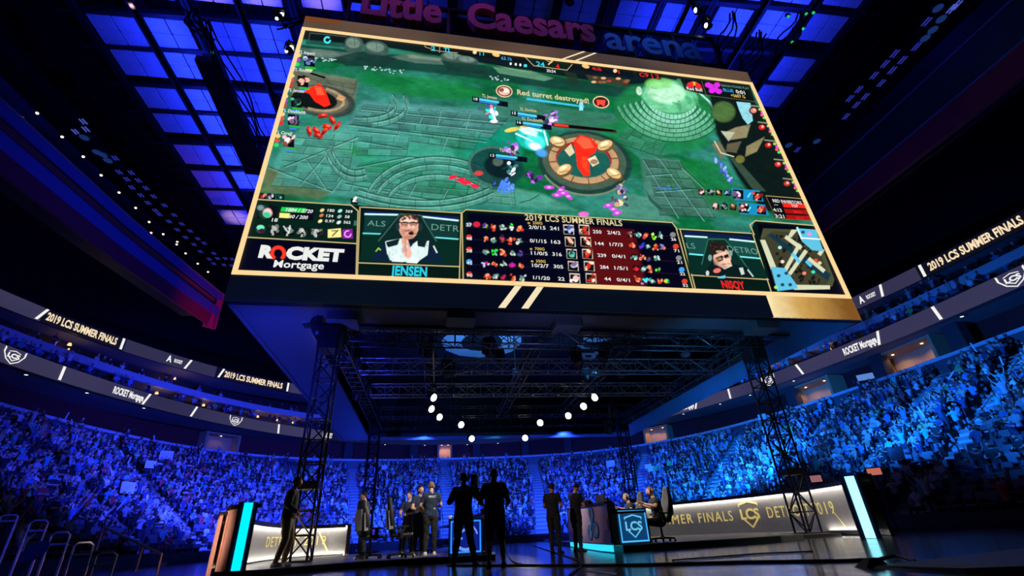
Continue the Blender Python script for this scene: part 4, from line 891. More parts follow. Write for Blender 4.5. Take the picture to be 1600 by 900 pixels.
T(447, 331.5, 489, 334.5, 5.5, '1884 / 2720', 'w', .04, shear=.15); T(452, 342, 481, 344, 5.5, '60 / 200', 'w', .04, shear=.15); T(425, 347.5, 434, 348, 5.5, '18')
for x, y, s in [(512, 332, '180'), (510, 340.5, '134'), (508, 348.5, '0.97'), (540, 333.5, '369'), (539, 342, '58'), (537, 350.5, '562')]: T(x, y, x+3.6*len(s), y+.25*len(s), 4.4, s, 'w', .03)
for x, y, s in [(425, 369, '5'), (447, 370, '5'), (470, 371.5, '5'), (492, 372, '3'), (471, 363.5, '8'), (491, 364, '75')]: T(x, y, x+3.6*len(s), y+.2, 4.2, s, 'w', .03)
kda = ['2/0/15', '0/1/15', '11/0/5', '10/2/7', '1/1/20']; cs = ['241', '163', '316', '305', '22']; gold = ['250G', '', '700G', '350G', '']; lv = ['27', '48', '28', '45', '90']
kda2 = ['2/4/2', '1/7/3', '0/4/1', '1/5/1', '0/4/1']; cs2 = ['250', '144', '239', '284', '44']; lv2 = ['26', '71', '21', '22', '52']
for i in range(5):
    y = 360.5+i*19.2-(2 if i == 0 else 0); x = 826+i*1.7
    T(x, y, x+26, y+1.6, 5.6, kda[i], 'w', .03); T(859+i*1.9+(5 if i == 4 else 0), y+1.8, 873+i*2.2, y+2.8, 5.6, cs[i], 'w', .03)
    if gold[i]: T(x+6, y-7, x+21, y-6.2, 4.4, gold[i], 'y', .02); T(x-2, y-7.4, x+2, y-7.2, 4, 'o', 'y', .06)
    T(728+i*.2, y-3.6, 737+i*.2, y-3.2, 5, lv[i], 'w', .03)
    y2 = 365.5+i*18.4; x2 = 926+i*3.7
    T(x2+(3 if i == 4 else 0), y2, x2+13.5, y2+.9, 5.4, cs2[i], 'w', .03); T(x2+22.5, y2+1.4, x2+43, y2+2.6, 5.4, kda2[i], 'w', .03); T(1048+i*4.6, 377+i*18, 1056+i*4.6, 377.5+i*18, 4.6, lv2[i], 'w', .03)
T(1207, 317, 1252, 320.5, 4.8, 'RED INHIBITORS', 'w', .03); T(1236, 324.5, 1246, 325.2, 4, 'TOP', 'w', .02); T(1208, 331.5, 1221, 332.4, 5.4, '4:13', 'w', .03); T(1211, 341, 1225, 342, 5.4, '3:21', 'w', .03); T(1209, 322.5, 1215, 323, 4, '--', 'w', .02); T(1240, 334, 1252, 335, 4, 'MID', 'r', .02); T(1244, 343.5, 1256, 344.4, 4, 'BOT', 'r', .02)
T(1130, 144, 1146, 146, 5, 'BLUE', 'b', .03); T(1150, 147, 1164, 149, 5.4, '0:01', 'w', .04); T(1142, 152.5, 1164, 155, 4.6, '+5607 G', 'y', .03); T(1127, 136.5, 1170, 141.5, 3.6, 'BARON POWER PLAY', 'd', .01); T(1073, 141.5, 1097, 144.5, 4.4, 'Red Bull', 'w', .04)
T(574, 354, 602, 355.5, 9, 'ALS', 'd', 0); T(674, 360.5, 717, 363.5, 10, 'DETR', 'd', 0); T(1073, 389, 1086, 390, 9, 'LS', 'd', 0); T(1137, 394, 1184, 399, 9.5, 'DETRO', 'd', 0)

# ---- gold frame, LED borders, body of the board
M_GF = glow('frame_pale_gold_led', s2l(250, 214, 152), 1.05)
g = MB(); hw, hh = 11.0, BH/2
def bquad(mb, u0, v0, u1, v1, d0, d1, m=0):
    q = [(u0, v0), (u1, v0), (u1, v1), (u0, v1)]
    mb.add([bp(u, v, d0) for u, v in q]+[bp(u, v, d1) for u, v in q], [(0, 1, 2, 3), (4, 5, 6, 7), (0, 1, 5, 4), (1, 2, 6, 5), (2, 3, 7, 6), (3, 0, 4, 7)], m)
bquad(g, -hw, -hh, hw, -hh+.15, 0, .09); bquad(g, -hw, hh-.14, hw, hh, 0, .09); bquad(g, -hw, -hh, -hw+.14, hh, 0, .09); bquad(g, hw-.16, -hh, hw, hh, 0, .09)
g.build('gold_frame', M_GF, board)
vt_l = px2uv(473, 25)[1]; vt_r = px2uv(1170, 116)[1]; VT = (vt_l+vt_r)/2
vb_l = px2uv(351, 472)[1]; vb_r = px2uv(1342, 499)[1]; VB = (vb_l+vb_r)/2
print('bezel', vt_l, vt_r, vb_l, vb_r)
def led_board(name, c0, c1, lines=True):
    m = bpy.data.materials.new(name); m.use_nodes = True; nt = m.node_tree; b = nt.nodes['Principled BSDF']
    b.inputs['Base Color'].default_value = (.012, .012, .014, 1); b.inputs['Roughness'].default_value = .35
    tc = nt.nodes.new('ShaderNodeTexCoord'); nz = nt.nodes.new('ShaderNodeTexNoise'); nz.inputs['Scale'].default_value = .16
    nt.links.new(tc.outputs['Object'], nz.inputs['Vector']); cr = nt.nodes.new('ShaderNodeValToRGB'); cr.color_ramp.elements[0].color = (*c0, 1); cr.color_ramp.elements[1].color = (*c1, 1); cr.color_ramp.elements[0].position = .3; cr.color_ramp.elements[1].position = .7
    nt.links.new(nz.outputs['Fac'], cr.inputs['Fac'])
    wv = nt.nodes.new('ShaderNodeTexWave'); wv.bands_direction = 'Z'; wv.inputs['Scale'].default_value = 4.0
    nt.links.new(tc.outputs['Object'], wv.inputs['Vector'])
    mr = nt.nodes.new('ShaderNodeMapRange'); mr.inputs['To Min'].default_value = .75; mr.inputs['To Max'].default_value = 1.1; nt.links.new(wv.outputs['Fac'], mr.inputs['Value'])
    nt.links.new(cr.outputs['Color'], b.inputs['Emission Color']); nt.links.new(mr.outputs['Result'], b.inputs['Emission Strength'])
    return m
t = MB(); bquad(t, -hw, hh, hw, VT, 0, .06); t.build('upper_border', led_board('upper_border_bronze_led', s2l(44, 36, 34), s2l(112, 88, 70)), board)
t = MB(); bquad(t, -hw-.02, VB, hw+.02, -hh, 0, .06); t.build('lower_border', led_board('lower_border_dark_navy_led', s2l(5, 9, 26), s2l(8, 20, 34)), board)
ug, _ = px2uv(1198, 470)
t = MB(); bquad(t, ug, VB, hw+.02, -hh-.005, 0, .07)
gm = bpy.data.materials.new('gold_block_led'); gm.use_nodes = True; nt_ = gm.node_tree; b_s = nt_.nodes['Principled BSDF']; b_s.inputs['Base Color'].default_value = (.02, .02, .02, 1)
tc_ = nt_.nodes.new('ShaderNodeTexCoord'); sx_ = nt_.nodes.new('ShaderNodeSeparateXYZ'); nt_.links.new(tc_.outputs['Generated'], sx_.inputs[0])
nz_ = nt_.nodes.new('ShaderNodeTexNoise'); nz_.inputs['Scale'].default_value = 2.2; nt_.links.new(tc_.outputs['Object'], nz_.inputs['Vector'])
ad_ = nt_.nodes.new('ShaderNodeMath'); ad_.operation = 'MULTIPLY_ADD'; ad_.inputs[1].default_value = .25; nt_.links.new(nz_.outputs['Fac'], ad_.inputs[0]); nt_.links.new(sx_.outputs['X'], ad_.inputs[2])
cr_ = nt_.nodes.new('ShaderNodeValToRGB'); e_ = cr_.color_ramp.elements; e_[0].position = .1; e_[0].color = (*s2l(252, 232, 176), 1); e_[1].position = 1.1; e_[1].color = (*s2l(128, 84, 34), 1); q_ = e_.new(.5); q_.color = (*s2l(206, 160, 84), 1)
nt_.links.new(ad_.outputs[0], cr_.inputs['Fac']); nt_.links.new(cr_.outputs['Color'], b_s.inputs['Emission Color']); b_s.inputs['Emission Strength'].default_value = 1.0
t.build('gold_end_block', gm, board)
M_SL = glow('slash_pale_gold_led', s2l(246, 228, 190))
for x0, x1 in ((778, 804), (814, 838)):
    t = MB(); u0, _ = px2uv(x0, 484); u1, _ = px2uv(x1, 450)
    t.add([bp(u0, VB+.02, .075), bp(u0+.24, VB+.02, .075), bp(u1+.24, -hh-.02, .075), bp(u1, -hh-.02, .075)], [(0, 1, 2, 3)]); t.build('lower_slash', M_SL, board)
for x0, x1 in ((876, 910), (896, 927)):
    t = MB(); u0, _ = px2uv(x0, 91); u1, _ = px2uv(x1, 81)
    t.add([bp(u0, hh+.02, .075), bp(u0+.14, hh+.02, .075), bp(u1+.14, VT-.02, .075), bp(u1, VT-.02, .075)], [(0, 1, 2, 3)]); t.build('upper_slash', M_SL, board)
t = MB(); u0, _ = px2uv(475, 30); bquad(t, -hw, VT-.32, -hw+1.5, VT-.02, .06, .07); t.build('orange_corner_mark', glow('corner_orange_led', s2l(120, 66, 30)), board)
# body shell, side walls and underside
ZBf = float(bp(0, VB)[2]); BD = 22.3
def bw(u, y, z):                              # u across, y metres behind the front, z height
    return np.array([BC[0]+BU[0]*u-BU[1]*y, BC[1]+BU[1]*u+BU[0]*y, z])
body = MB()
def bslab(mb, u0, u1, y0, y1, z0, z1, m=0):
    P_ = [bw(u, y, z) for z in (z0, z1) for u, y in ((u0, y0), (u1, y0), (u1, y1), (u0, y1))]
    mb.add(P_, [(0, 1, 2, 3)[::-1], (4, 5, 6, 7), (0, 1, 5, 4), (1, 2, 6, 5), (2, 3, 7, 6), (3, 0, 4, 7)], m)
bquad(body, -hw, VB, hw, VT, -.6, -.03)
bslab(body, -hw, -hw+.4, .7, BD, ZBf, VT+BZ-.5); bslab(body, hw-.4, hw, .7, BD, ZBf, VT+BZ-.5); bslab(body, -hw, hw, BD-.4, BD, ZBf, VT+BZ-.5)
bslab(body, -hw, hw, .9, BD, VT+BZ-.9, VT+BZ-.5)
body.build('shell', M_BLACK, board)
und = MB()
bslab(und, -hw, -hw+2.0, 0.05, BD, ZBf-.02, ZBf+.2); bslab(und, hw-2.0, hw, 0.05, BD, ZBf-.02, ZBf+.2); bslab(und, -hw+2, hw-2, 0.05, 1.25, ZBf-.02, ZBf+.2); bslab(und, -hw+2, hw-2, BD-1.2, BD, ZBf-.02, ZBf+.2)
und.build('underside_frame', mat('satin_dark_underside', (0.16, 0.16, 0.18), 0.3, 0.55), board)
st = MB(); bslab(st, -hw+1.9, hw-1.9, 1.25, 1.55, ZBf-.1, ZBf+.12); bslab(st, -hw+1.9, hw-1.9, 1.75, 1.95, ZBf-.02, ZBf+.12, 1); bslab(st, -hw+1.9, -hw+2.05, 1.2, BD-1, ZBf-.05, ZBf+.02, 1); bslab(st, hw-2.05, hw-1.9, 1.2, BD-1, ZBf-.05, ZBf+.02, 1)
bslab(st, -hw+.1, -hw+.18, .2, BD, ZBf-.05, ZBf-.01, 1)
st.build('underside_rails', [M_BLACK, M_ALU], board)
sp = MB()
for px_, py_ in ((537, 499), (720, 497), (885, 508), (1188, 512)):
    p = gnd(px_, py_, ZBf-.15); sp.box((p[0], p[1], ZBf-.17), (.95, .8, .3), rz=BYAW, bev=.05)
    o = sp.build('loudspeaker', mat('speaker_grille_grey', (.09, .09, .1), .6), board); sp = MB()
ins = MB(); bslab(ins, -hw+.4, hw-.4, .5, BD-.4, ZBf+3.0, ZBf+3.2); ins.build('inner_ceiling', mat('inner_ceiling_grey', (.02, .02, .024), .7), board)
# large house sign on the inner ceiling, read from below
zs = ZBf+2.97
M_SGN = mat('pale_sign_letters', (.85, .88, .9), .5)
def sign(s, pxy, cap, bold):
    """letters on the inner ceiling: tops to -X, reading towards the camera side"""
    c = gnd(*pxy, zs); v, fs, w = text_geo(s, bold); lb = MB()
    lb.add([(c[0]-p[1]*cap, c[1]-p[0]*cap, zs) for p in v], fs, 0); lb.build('underside_sign', M_SGN, board)
sign('Cae', (796, 559), abs(gnd(796, 540, zs)[0]-gnd(690, 540, zs)[0]), .05); sign('arena', (926, 562), abs(gnd(926, 555, zs)[0]-gnd(880, 555, zs)[0])/.76, .01)
lamp('SPOT', (3.2, 20.0, 6.9), gnd(760, 530, zs), (.04, .3, 1), 1500, .1, spot=80, blend=1)  # added spots, unseen, that bring out the pale ceiling letters
lamp('SPOT', (7.0, 20.0, 6.9), gnd(905, 540, zs), (.04, .35, 1), 900, .1, spot=60, blend=1)
# house name in raised letters standing above the screen
YL = 15.2
M_OR = mat('orange_sign_letter_face', (.8, .22, .20), .45); M_BL = mat('blue_sign_letter_face', (.2, .45, .95), .45)
def raised(s, xa, ya, xb, yb, cap_px, mi, bold):
    A = atY(xa, ya, YL); B = atY(xb, yb, YL); Cc = atY(xa, ya-cap_px, YL); cap = abs(Cc[2]-A[2])
    v, fs, w = text_geo(s, bold, 0.06); D = (B-A)/w
    hl = MB(); hl.add([A+D*p[0]+np.array([0, -p[2]*cap*1.0, p[1]*cap]) for p in v], fs, mi); hl.build('house_sign_word', [M_OR, M_BL], board)
raised('Little', 563, 24, 690, 40.5, 37, 0, .035); raised('Caesars', 730, 45.5, 931, 70, 37, 0, .03); raised('arena', 947, 79, 1098, 97, 34, 1, .02)
t = MB(); pa = atY(540, 40, YL+.5); pb = atY(1130, 110, YL+.5); t.bar((pa[0], YL+.45, pa[2]-.4), (pb[0], YL+.45, pa[2]-.4), .25); t.bar((pa[0], YL+.45, pa[2]+2.2), (pb[0], YL+.45, pa[2]+2.2), .2)
for i in range(9): x = pa[0]+(pb[0]-pa[0])*i/8; t.bar((x, YL+.45, ZBf+14.8), (x, YL+.45, pa[2]+2.3), .16)
t.build('sign_frame', M_BLACK, board)
lamp('AREA', (1, YL-2.0, 27.5), (1, YL, 24.0), (.42, .10, 1), 70, size=14, size_y=.3)  # added area lamps, unseen, that tint the raised letters violet and blue
lamp('AREA', (11.5, YL-2.0, 27.5), (11.5, YL, 24.0), (.03, .2, 1), 46, size=5, size_y=.3)
# ================================================================== LIGHTING RIG
def truss_mesh(mb, p0, p1, w=0.5, h=None, step=0.6, r=0.028, m=0, lattice=True, nb=5):
    """box truss: four chords and zigzag braces"""
    p0, p1 = Vector(p0), Vector(p1); d = (p1-p0); L = d.length; d.normalize(); h = h or w
    a = Vector((0, 0, 1)) if abs(d.z) < .9 else Vector((1, 0, 0))
    s = d.cross(a).normalized(); u = s.cross(d).normalized()
    C = [s*w/2*i+u*h/2*j for i, j in ((-1, -1), (1, -1), (1, 1), (-1, 1))]
    for c in C: mb.tube([p0+c, p1+c], r, 6, m)
    n = max(2, int(round(L/step)))
    for k in range(4):
        A, B = C[k], C[(k+1) % 4]
        for i in range(n):
            t0, t1 = L*i/n, L*(i+1)/n
            x, y = (A, B) if (i+k) % 2 == 0 else (B, A)
            mb.tube([p0+d*t0+x, p0+d*t1+y], r*.62, nb, m, cap=False)
            if lattice: mb.tube([p0+d*t0+A, p0+d*t0+B], r*.62, nb, m, cap=False)
        mb.tube([p1+A, p1+B], r*.62, nb, m, cap=False)
ZR = 6.55
TOW = [(-3.55, 14.55), (11.75, 15.35), (-3.75, 28.4), (11.2, 28.4)]
tl = ['black lattice tower beside the man in tan trousers', 'black lattice tower in front of the lit right stage wall', 'thin black lattice tower behind the left gaming chairs', 'thin black lattice tower behind the seated headset players']
for (x, y), lab in zip(TOW, tl):
    r = empty('truss_tower', (x, y, 0), lab, 'truss tower')
    m_ = MB(); truss_mesh(m_, (x, y, .14), (x, y, 6.72), .54, step=.62, r=.034); m_.build('mast', M_BLACK, r)
    m_ = MB(); m_.box((x, y, .05), (1.5, 1.0, .1), bev=.05); m_.build('base_plate', M_BLACK, r)
    m_ = MB(); m_.box((x, y, 1.95), (.6, .6, .2), bev=.04); m_.build('clamp_block', M_BLACK, r); m_ = MB(); m_.box((x, y, 6.25), (.66, .66, .75), bev=.06); m_.build('sleeve_block', M_BLACK, r)
def rig_truss(p0, p1, label, w=.5, mat_=None, step=.62):
    m_ = MB(); truss_mesh(m_, p0, p1, w, step=step); o = m_.build('rig_truss', mat_ or M_TRUSS)
    return tag(o, label, 'truss')
xl, xr, y0_, y1_ = -3.35, 11.7, 14.95, 28.4
rig_truss((xl, y0_, ZR), (xr, 15.2, ZR), 'front cross truss of the lighting rig just under the screen')
rig_truss((xl-.1, y0_, ZR), (xl-.3, y1_, ZR), 'left side truss of the lighting rig running back from the left tower')
rig_truss((xr, 15.3, ZR), (xr-.4, y1_, ZR), 'right side truss of the lighting rig seen as a long ladder', mat_=mat('mid_grey_truss_tube', (.14, .15, .16), .4, .6))
rig_truss((xl, y1_, ZR), (xr, y1_, ZR), 'rear cross truss of the lighting rig at the far end')
rig_truss((xl+.2, 18.0, ZR), (xr, 18.0, ZR), 'bright aluminium cross truss nearest below the large pale letters', mat_=M_ALU)
rig_truss((xl+.2, 21.4, ZR), (xr, 21.4, ZR), 'second bright aluminium cross truss farther back in the rig', mat_=M_ALU)
rig_truss((xl+.2, 25.6, ZR), (xr, 25.6, ZR), 'dim cross truss deep inside the rig carrying white lamps')
rig_truss((-.55, 16.4, ZR+.45), (-.55, y1_, ZR+.45), 'lengthwise truss above the left row of white lamps', .4)
rig_truss((7.3, 16.4, ZR+.45), (7.3, y1_, ZR+.45), 'lengthwise truss above the right row of white lamps', .4)
rig_truss((3.6, 16.4, ZR+.45), (3.6, y1_, ZR+.45), 'lengthwise truss along the middle of the rig', .4)
# suspension cables and chain motors
M_CAB = mat('black_rubber_cable', (.012, .012, .012), .6)
for i, (x, y) in enumerate([(-3.4, 15.4), (11.6, 15.8), (-.5, 18.3), (7.3, 18.3), (3.6, 22), (-3.3, 22), (11.5, 22)]):
    m_ = MB(); m_.tube([(x, y, ZR+.7), (x, y, ZBf+2.9)], .03, 6); m_.box((x, y, ZR+1.0), (.3, .25, .45), bev=.04)
    o = m_.build('chain_hoist', M_CAB); tag(o, 'black chain hoist holding up the lighting rig', 'hoist', 'chain hoists over the rig')
# lit white profile lamps
M_LENS = glow('lit_lamp_lens', (1, .93, .78), 14.0)
def make_par():
    r = empty('stage_lamp', (0, 0, 0))
    b = MB(); b.lathe([(.06, -.3), (.13, -.26), (.15, -.1), (.15, .12), (.17, .16), (.165, .16), (.14, .1), (.0, .1)], n=18, cap=False); b.build('lamp_body', M_BLACK, r, True)
    b = MB(); b.lathe([(.001, .125), (.06, .135), (.145, .11)], n=18, cap=False); b.build('lens', M_LENS, r, True)
    return r
def make_yoke(parent, R):
    pass
par0 = make_par()
LAMPS = [(675, 620, 21.2), (672, 638, 23.2), (685, 651, 25.1), (719, 663, 25.6), (736, 685, 28.4), (821, 684, 28.4), (845, 660, 25.6), (889, 649, 25.0), (913, 634, 23.0), (931, 620, 21.4)]
LL = ['uppermost lit white lamp of the left row in the rig', 'second lit white lamp down the left row', 'third lit white lamp down the left row', 'fourth lit white lamp, where the left row turns inward', 'lowest lit white lamp on the left of the rig',
      'lowest lit white lamp on the right of the rig', 'fourth lit white lamp, where the right row turns inward', 'third lit white lamp down the right row', 'second lit white lamp down the right row', 'uppermost lit white lamp of the right row']
LOBJ = []
for i, (x, y, Y) in enumerate(LAMPS):
    P = atY(x, y, Y); o = par0 if i == 0 else copy_tree(par0)
    o.location = P; aim = np.array([-.9+.5*(i % 3), 14.2, 1.2]) if i > 4 else np.array([5.9+.2*(i % 3), 14.4+.5*(i % 2), 1.1])
    o.rotation_euler = (Vector(aim)-Vector(P)).to_track_quat('Z', 'Y').to_euler()
    o.scale = (1.15, 1.15, 1.15)
    tag(o, LL[i], 'stage lamp', 'lit white lamps in the rig')
    d = Vector(aim-P).normalized()
    lamp('SPOT', tuple(Vector(P)+d*.22), tuple(aim), (1, .92, .80), 900, .1, spot=20, blend=.6, name='rig_and_added_lamp')
    LOBJ.append((o, P, Y))
for o, P, Y in LOBJ:
    b = MB(); top = ZR-.22 if Y in (25.6, 28.4) else ZR+.3
    b.tube([(P[0]-.2, P[1], P[2]), (P[0]-.2, P[1], P[2]+.3), (P[0]+.2, P[1], P[2]+.3), (P[0]+.2, P[1], P[2])], .018, 6); b.tube([(P[0], P[1], P[2]+.3), (P[0], P[1], max(top, P[2]+.32))], .022, 6)
    q = b.build('lamp_bracket', M_BLACK); q.parent = o; q.matrix_parent_inverse = (Matrix.Translation(o.location) @ o.rotation_euler.to_matrix().to_4x4() @ Matrix.Scale(1.15, 4)).inverted()
# unlit moving heads
M_GLS = mat('dark_lens_glass', (.05, .06, .09), .08)
def make_head():
    r = empty('moving_head_light', (0, 0, 0))
    b = MB(); b.box((0, 0, -.09), (.42, .34, .16), bev=.04); b.tube([(-.12, 0, 0), (-.12, 0, .22)], .02, 6); b.tube([(.12, 0, 0), (.12, 0, .22)], .02, 6); b.build('base', M_BLACK, r)
    b = MB(); b.box((-.24, 0, -.36), (.06, .2, .46), bev=.03); b.box((.24, 0, -.36), (.06, .2, .46), bev=.03); b.box((0, 0, -.19), (.52, .2, .05), bev=.02); b.build('yoke', M_BLACK, r)
    hd = MB(); Rm = Matrix.Rotation(radians(155), 3, 'X'); hd.lathe([(.06, -.3), (.15, -.26), (.17, -.05), (.19, .14), (.2, .24), (.18, .25), (.16, .2)], (0, 0, -.5), Rm, 16); hd.build('head', M_BLACK, r, True)
    ln = MB(); ln.lathe([(.001, .23), (.17, .21)], (0, 0, -.5), Rm, 16, cap=False); ln.build('lens', M_GLS, r)
    return r
mh0 = make_head()
MH = [(497, 502, 14.6, 1.0), (548, 545, 17.0, 1), (560, 610, 21.4, 1), (666, 545, 18.0, 1), (672, 560, 19.5, 1), (674, 590, 21.4, 1.1), (700, 572, 18.0, 1), (706, 590, 21.4, 1), (712, 622, 25.6, 1), (764, 540, 16.6, 1.0), (780, 556, 18.6, .9), (900, 555, 17.5, 1), (917, 585, 21.4, 1), (943, 548, 17.4, 1.0), (968, 575, 19.5, 1), (1012, 560, 18.0, 1), (950, 665, 25.6, 1), (1068, 540, 16.0, 1), (958, 640, 23.0, 1), (1178, 522, 15.2, 1)]
MHL = ['moving head light hanging at the rig corner above the left tower', 'dim moving head light inside the left side of the rig', 'moving head light low on the left side truss', 'upper moving head light in the cluster left of the large letter', 'second moving head light in the cluster left of the large letter', 'moving head light just above the first lit white lamp',
       'moving head light under the curve of the large pale letter', 'moving head light right of the first lit lamp', 'small moving head light near the fourth lit lamp', 'big moving head light in front of the second pale letter', 'lower moving head light in front of the second pale letter', 'moving head light below the small pale letters', 'moving head light above the right row of lamps', 'big moving head light right of the small pale letters', 'moving head light right of the middle truss', 'moving head light on the bright cross truss at right',
       'hanging moving head light beside the right lamp row end', 'moving head light on the front truss at right', 'moving head light beyond the right lamp row', 'moving head light in the lit corner above the right tower']
for i, (x, y, Y, s) in enumerate(MH):
    P = atY(x, y, Y); o = mh0 if i == 0 else copy_tree(mh0)
    o.location = (P[0], P[1], P[2]+.3); o.rotation_euler = (0, 0, random.uniform(0, 6)); o.scale = (s,)*3
    tag(o, MHL[i], 'stage light', 'moving head lights in the rig')
# added unseen spots: blue for the underside, pink for the desk front
lamp('SPOT', (-4.8, 11.5, 2.6), (-5.4, 17.5, 7.0), BLUE_L, 5200, .1, spot=75, blend=1, name='added_spot_source')
lamp('SPOT', (-3.0, 8.5, 6.6), (4.5, 15.0, .7), (1, .72, .72), 900, .08, spot=22, blend=.7, name='added_spot_source')
# follow spots on the two player desks
lamp('SPOT', (2.6, 8.6, 7.2), (-.9, 14.3, 1.1), (1, .93, .84), 3400, .08, spot=19, blend=.5, name='follow_spot_source')
lamp('SPOT', (2.8, 9.4, 7.2), (6.0, 14.6, 1.0), (1, .93, .84), 2600, .08, spot=14, blend=.5, name='follow_spot_source')
lamp('SPOT', (3.5, 12.5, 4.5), (3.2, 17.5, 7.5), (.2, .3, 1), 160, .1, spot=120, blend=1, name='added_spot_source')  # added upward spots without fixtures, lifting the trusses and underside
lamp('SPOT', (9.0, 12.8, 4.5), (10.5, 17.0, 7.0), (.05, .35, .9), 420, .1, spot=110, blend=1, name='added_spot_source')
# ================================================================== GONDOLAS, ROOF LIGHTS
def gondola(P0, P1, prof, name, label, side):
    """long press bridge: profile (out, z, mat) swept along the line P0-P1"""
    P0, P1 = np.array(P0, float), np.array(P1, float); d = (P1-P0)/np.linalg.norm(P1-P0); nrm = np.array([d[1], -d[0]])*side
    r = empty(name, (P1[0], P1[1], 18), label, 'balcony')
    pos = lambda P, o, z: (P[0]-nrm[0]*o, P[1]-nrm[1]*o, z)
    for nm, mt, pts in prof:
        mb = MB(); k = len(pts)
        vs = [pos(P0, o, z) for o, z in pts]+[pos(P1, o, z) for o, z in pts]
        mb.add(vs, [(i, (i+1) % k, k+(i+1) % k, k+i) for i in range(k)]+[tuple(range(k))[::-1], tuple(range(k, 2*k))])
        mb.build(nm, mt, r)
    return r, d, nrm
M_GBLUE = mat('blue_parapet_panel', (.10, .14, .45), .5); M_GRED = mat('dark_red_soffit_panel', (.30, .02, .06), .7); M_GRED2 = mat('red_brown_rail', (.35, .08, .07), .6); M_GTOP = mat('copper_top_rail', (.55, .40, .32), .4, .3)
def balcony(path, prof, label, side, caps=None):
    """long press bridge: profiles (out, z) swept along a bent line in plan"""
    P = [np.array(p, float) for p in path]; r = empty('press_gondola', (*path[-1], 18), label, 'balcony')
    nrm = []
    for i in range(len(P)):
        d = P[min(i+1, len(P)-1)]-P[max(i-1, 0)]; d /= np.linalg.norm(d); nrm.append(np.array([-d[1], d[0]])*side)
    for nm, mt, pts in prof:
        mb = MB(); mb.loft([[(P[i][0]+nrm[i][0]*o, P[i][1]+nrm[i][1]*o, z) for o, z in pts] for i in range(len(P))], closed=True, capends=True); mb.build(nm, mt, r)
    return r, P, nrm
GLP = [(-23.3, 4.0), (-22.05, 19.3), (-21.28, 29.0), (-20.4, 35.4), (-19.65, 40.3)]
rG, GP_, GN_ = balcony(GLP, [('red_soffit', M_GRED, [(0, 17.5), (0, 18.55), (2.6, 19.2), (.5, 17.7)]), ('lower_parapet', M_GBLUE, [(-.05, 18.55), (-.05, 19.38), (.12, 19.38), (.12, 18.55)]), ('inner_floor', M_BLACK, [(.2, 18.7), (.2, 18.85), (3.0, 18.95), (3.0, 18.8)]), ('red_rail', M_GRED2, [(.25, 19.72), (.25, 20.1), (.4, 20.1), (.4, 19.72)]),
                         ('upper_parapet', M_GBLUE, [(-.02, 20.12), (-.02, 20.72), (.14, 20.72), (.14, 20.12)]), ('top_rail', M_GTOP, [(-.06, 20.72), (-.06, 20.82), (.2, 20.82), (.2, 20.72)]), ('inner_back', M_BLACK, [(3.0, 18.8), (3.0, 24.5), (3.12, 24.5), (3.12, 18.8)])], 'long dark red and blue press balcony slanting across the left upper side', 1)
b = MB(); p0, n0 = GP_[-1], GN_[-1]; q = [(-.1, 17.4), (-.1, 20.9), (1.0, 20.9), (1.0, 17.7)]
b.add([(p0[0]+n0[0]*o, p0[1]+.02, z) for o, z in q]+[(p0[0]+n0[0]*o, p0[1]+.16, z) for o, z in q], [(0, 1, 2, 3)[::-1], (4, 5, 6, 7), (0, 1, 5, 4), (1, 2, 6, 5), (2, 3, 7, 6), (3, 0, 4, 7)]); b.build('end_cap', mat('magenta_red_end_cap', (.75, .05, .2), .6), rG)
b = MB(); b.add([(p0[0]-.12, p0[1]-1.0, 17.45), (p0[0]-.12, p0[1]+.1, 17.45), (p0[0]-.12, p0[1]+.1, 20.9), (p0[0]-.12, p0[1]-.35, 20.9), (p0[0]-.04, p0[1]-1.0, 17.45), (p0[0]-.04, p0[1]+.1, 17.45), (p0[0]-.04, p0[1]+.1, 20.9), (p0[0]-.04, p0[1]-.35, 20.9)], [(0, 1, 2, 3)[::-1], (4, 5, 6, 7), (0, 1, 5, 4), (1, 2, 6, 5), (2, 3, 7, 6), (3, 0, 4, 7)]); b.build('side_cap', MATS['magenta_red_end_cap'], rG)
dG = np.array(GLP[-1])-np.array(GLP[1]); dG = dG/np.linalg.norm(dG); nG = np.array([dG[1], -dG[0]])
GL0, GL1 = (-22.6, 12.0), GLP[-1]
balcony([(27.0, 2.0), (26.75, 14.0), (26.3, 34.0)], [('red_soffit', M_GRED, [(0, 18.6), (0, 20.0), (2.6, 20.1), (.4, 18.7)]), ('lower_parapet', M_GBLUE, [(-.05, 20.0), (-.05, 20.10), (.1, 20.10), (.1, 20.0)]), ('glass_band', mat('dark_teal_glass', (.015, .04, .055), .3), [(.1, 20.1), (.1, 22.3), (.2, 22.3), (.2, 20.1)]), ('top_rail', M_GBLUE, [(.0, 22.3), (.0, 22.36), (.3, 22.36), (.3, 22.3)]), ('inner_back', M_BLACK, [(3.0, 20.1), (3.0, 26), (3.12, 26), (3.12, 20.1)])], 'long dark press balcony with thin blue edges slanting across the right upper side', -1)
lamp('SPOT', (-9, 22, 8.0), (-21, 30, 19.5), BLUE_L, 4600, .2, spot=90, blend=1, name='added_spot_source')  # added spots, unseen, that bring out the balcony parapets and end cap
lamp('SPOT', (-12, 36, 8.0), (-19.5, 39.5, 18.6), (.8, .05, .3), 2400, .2, spot=46, blend=1, name='added_spot_source')
lamp('SPOT', (17.5, 20, 8.0), (27, 14, 20), (.1, .2, 1), 900, .2, spot=80, blend=1, name='added_spot_source')
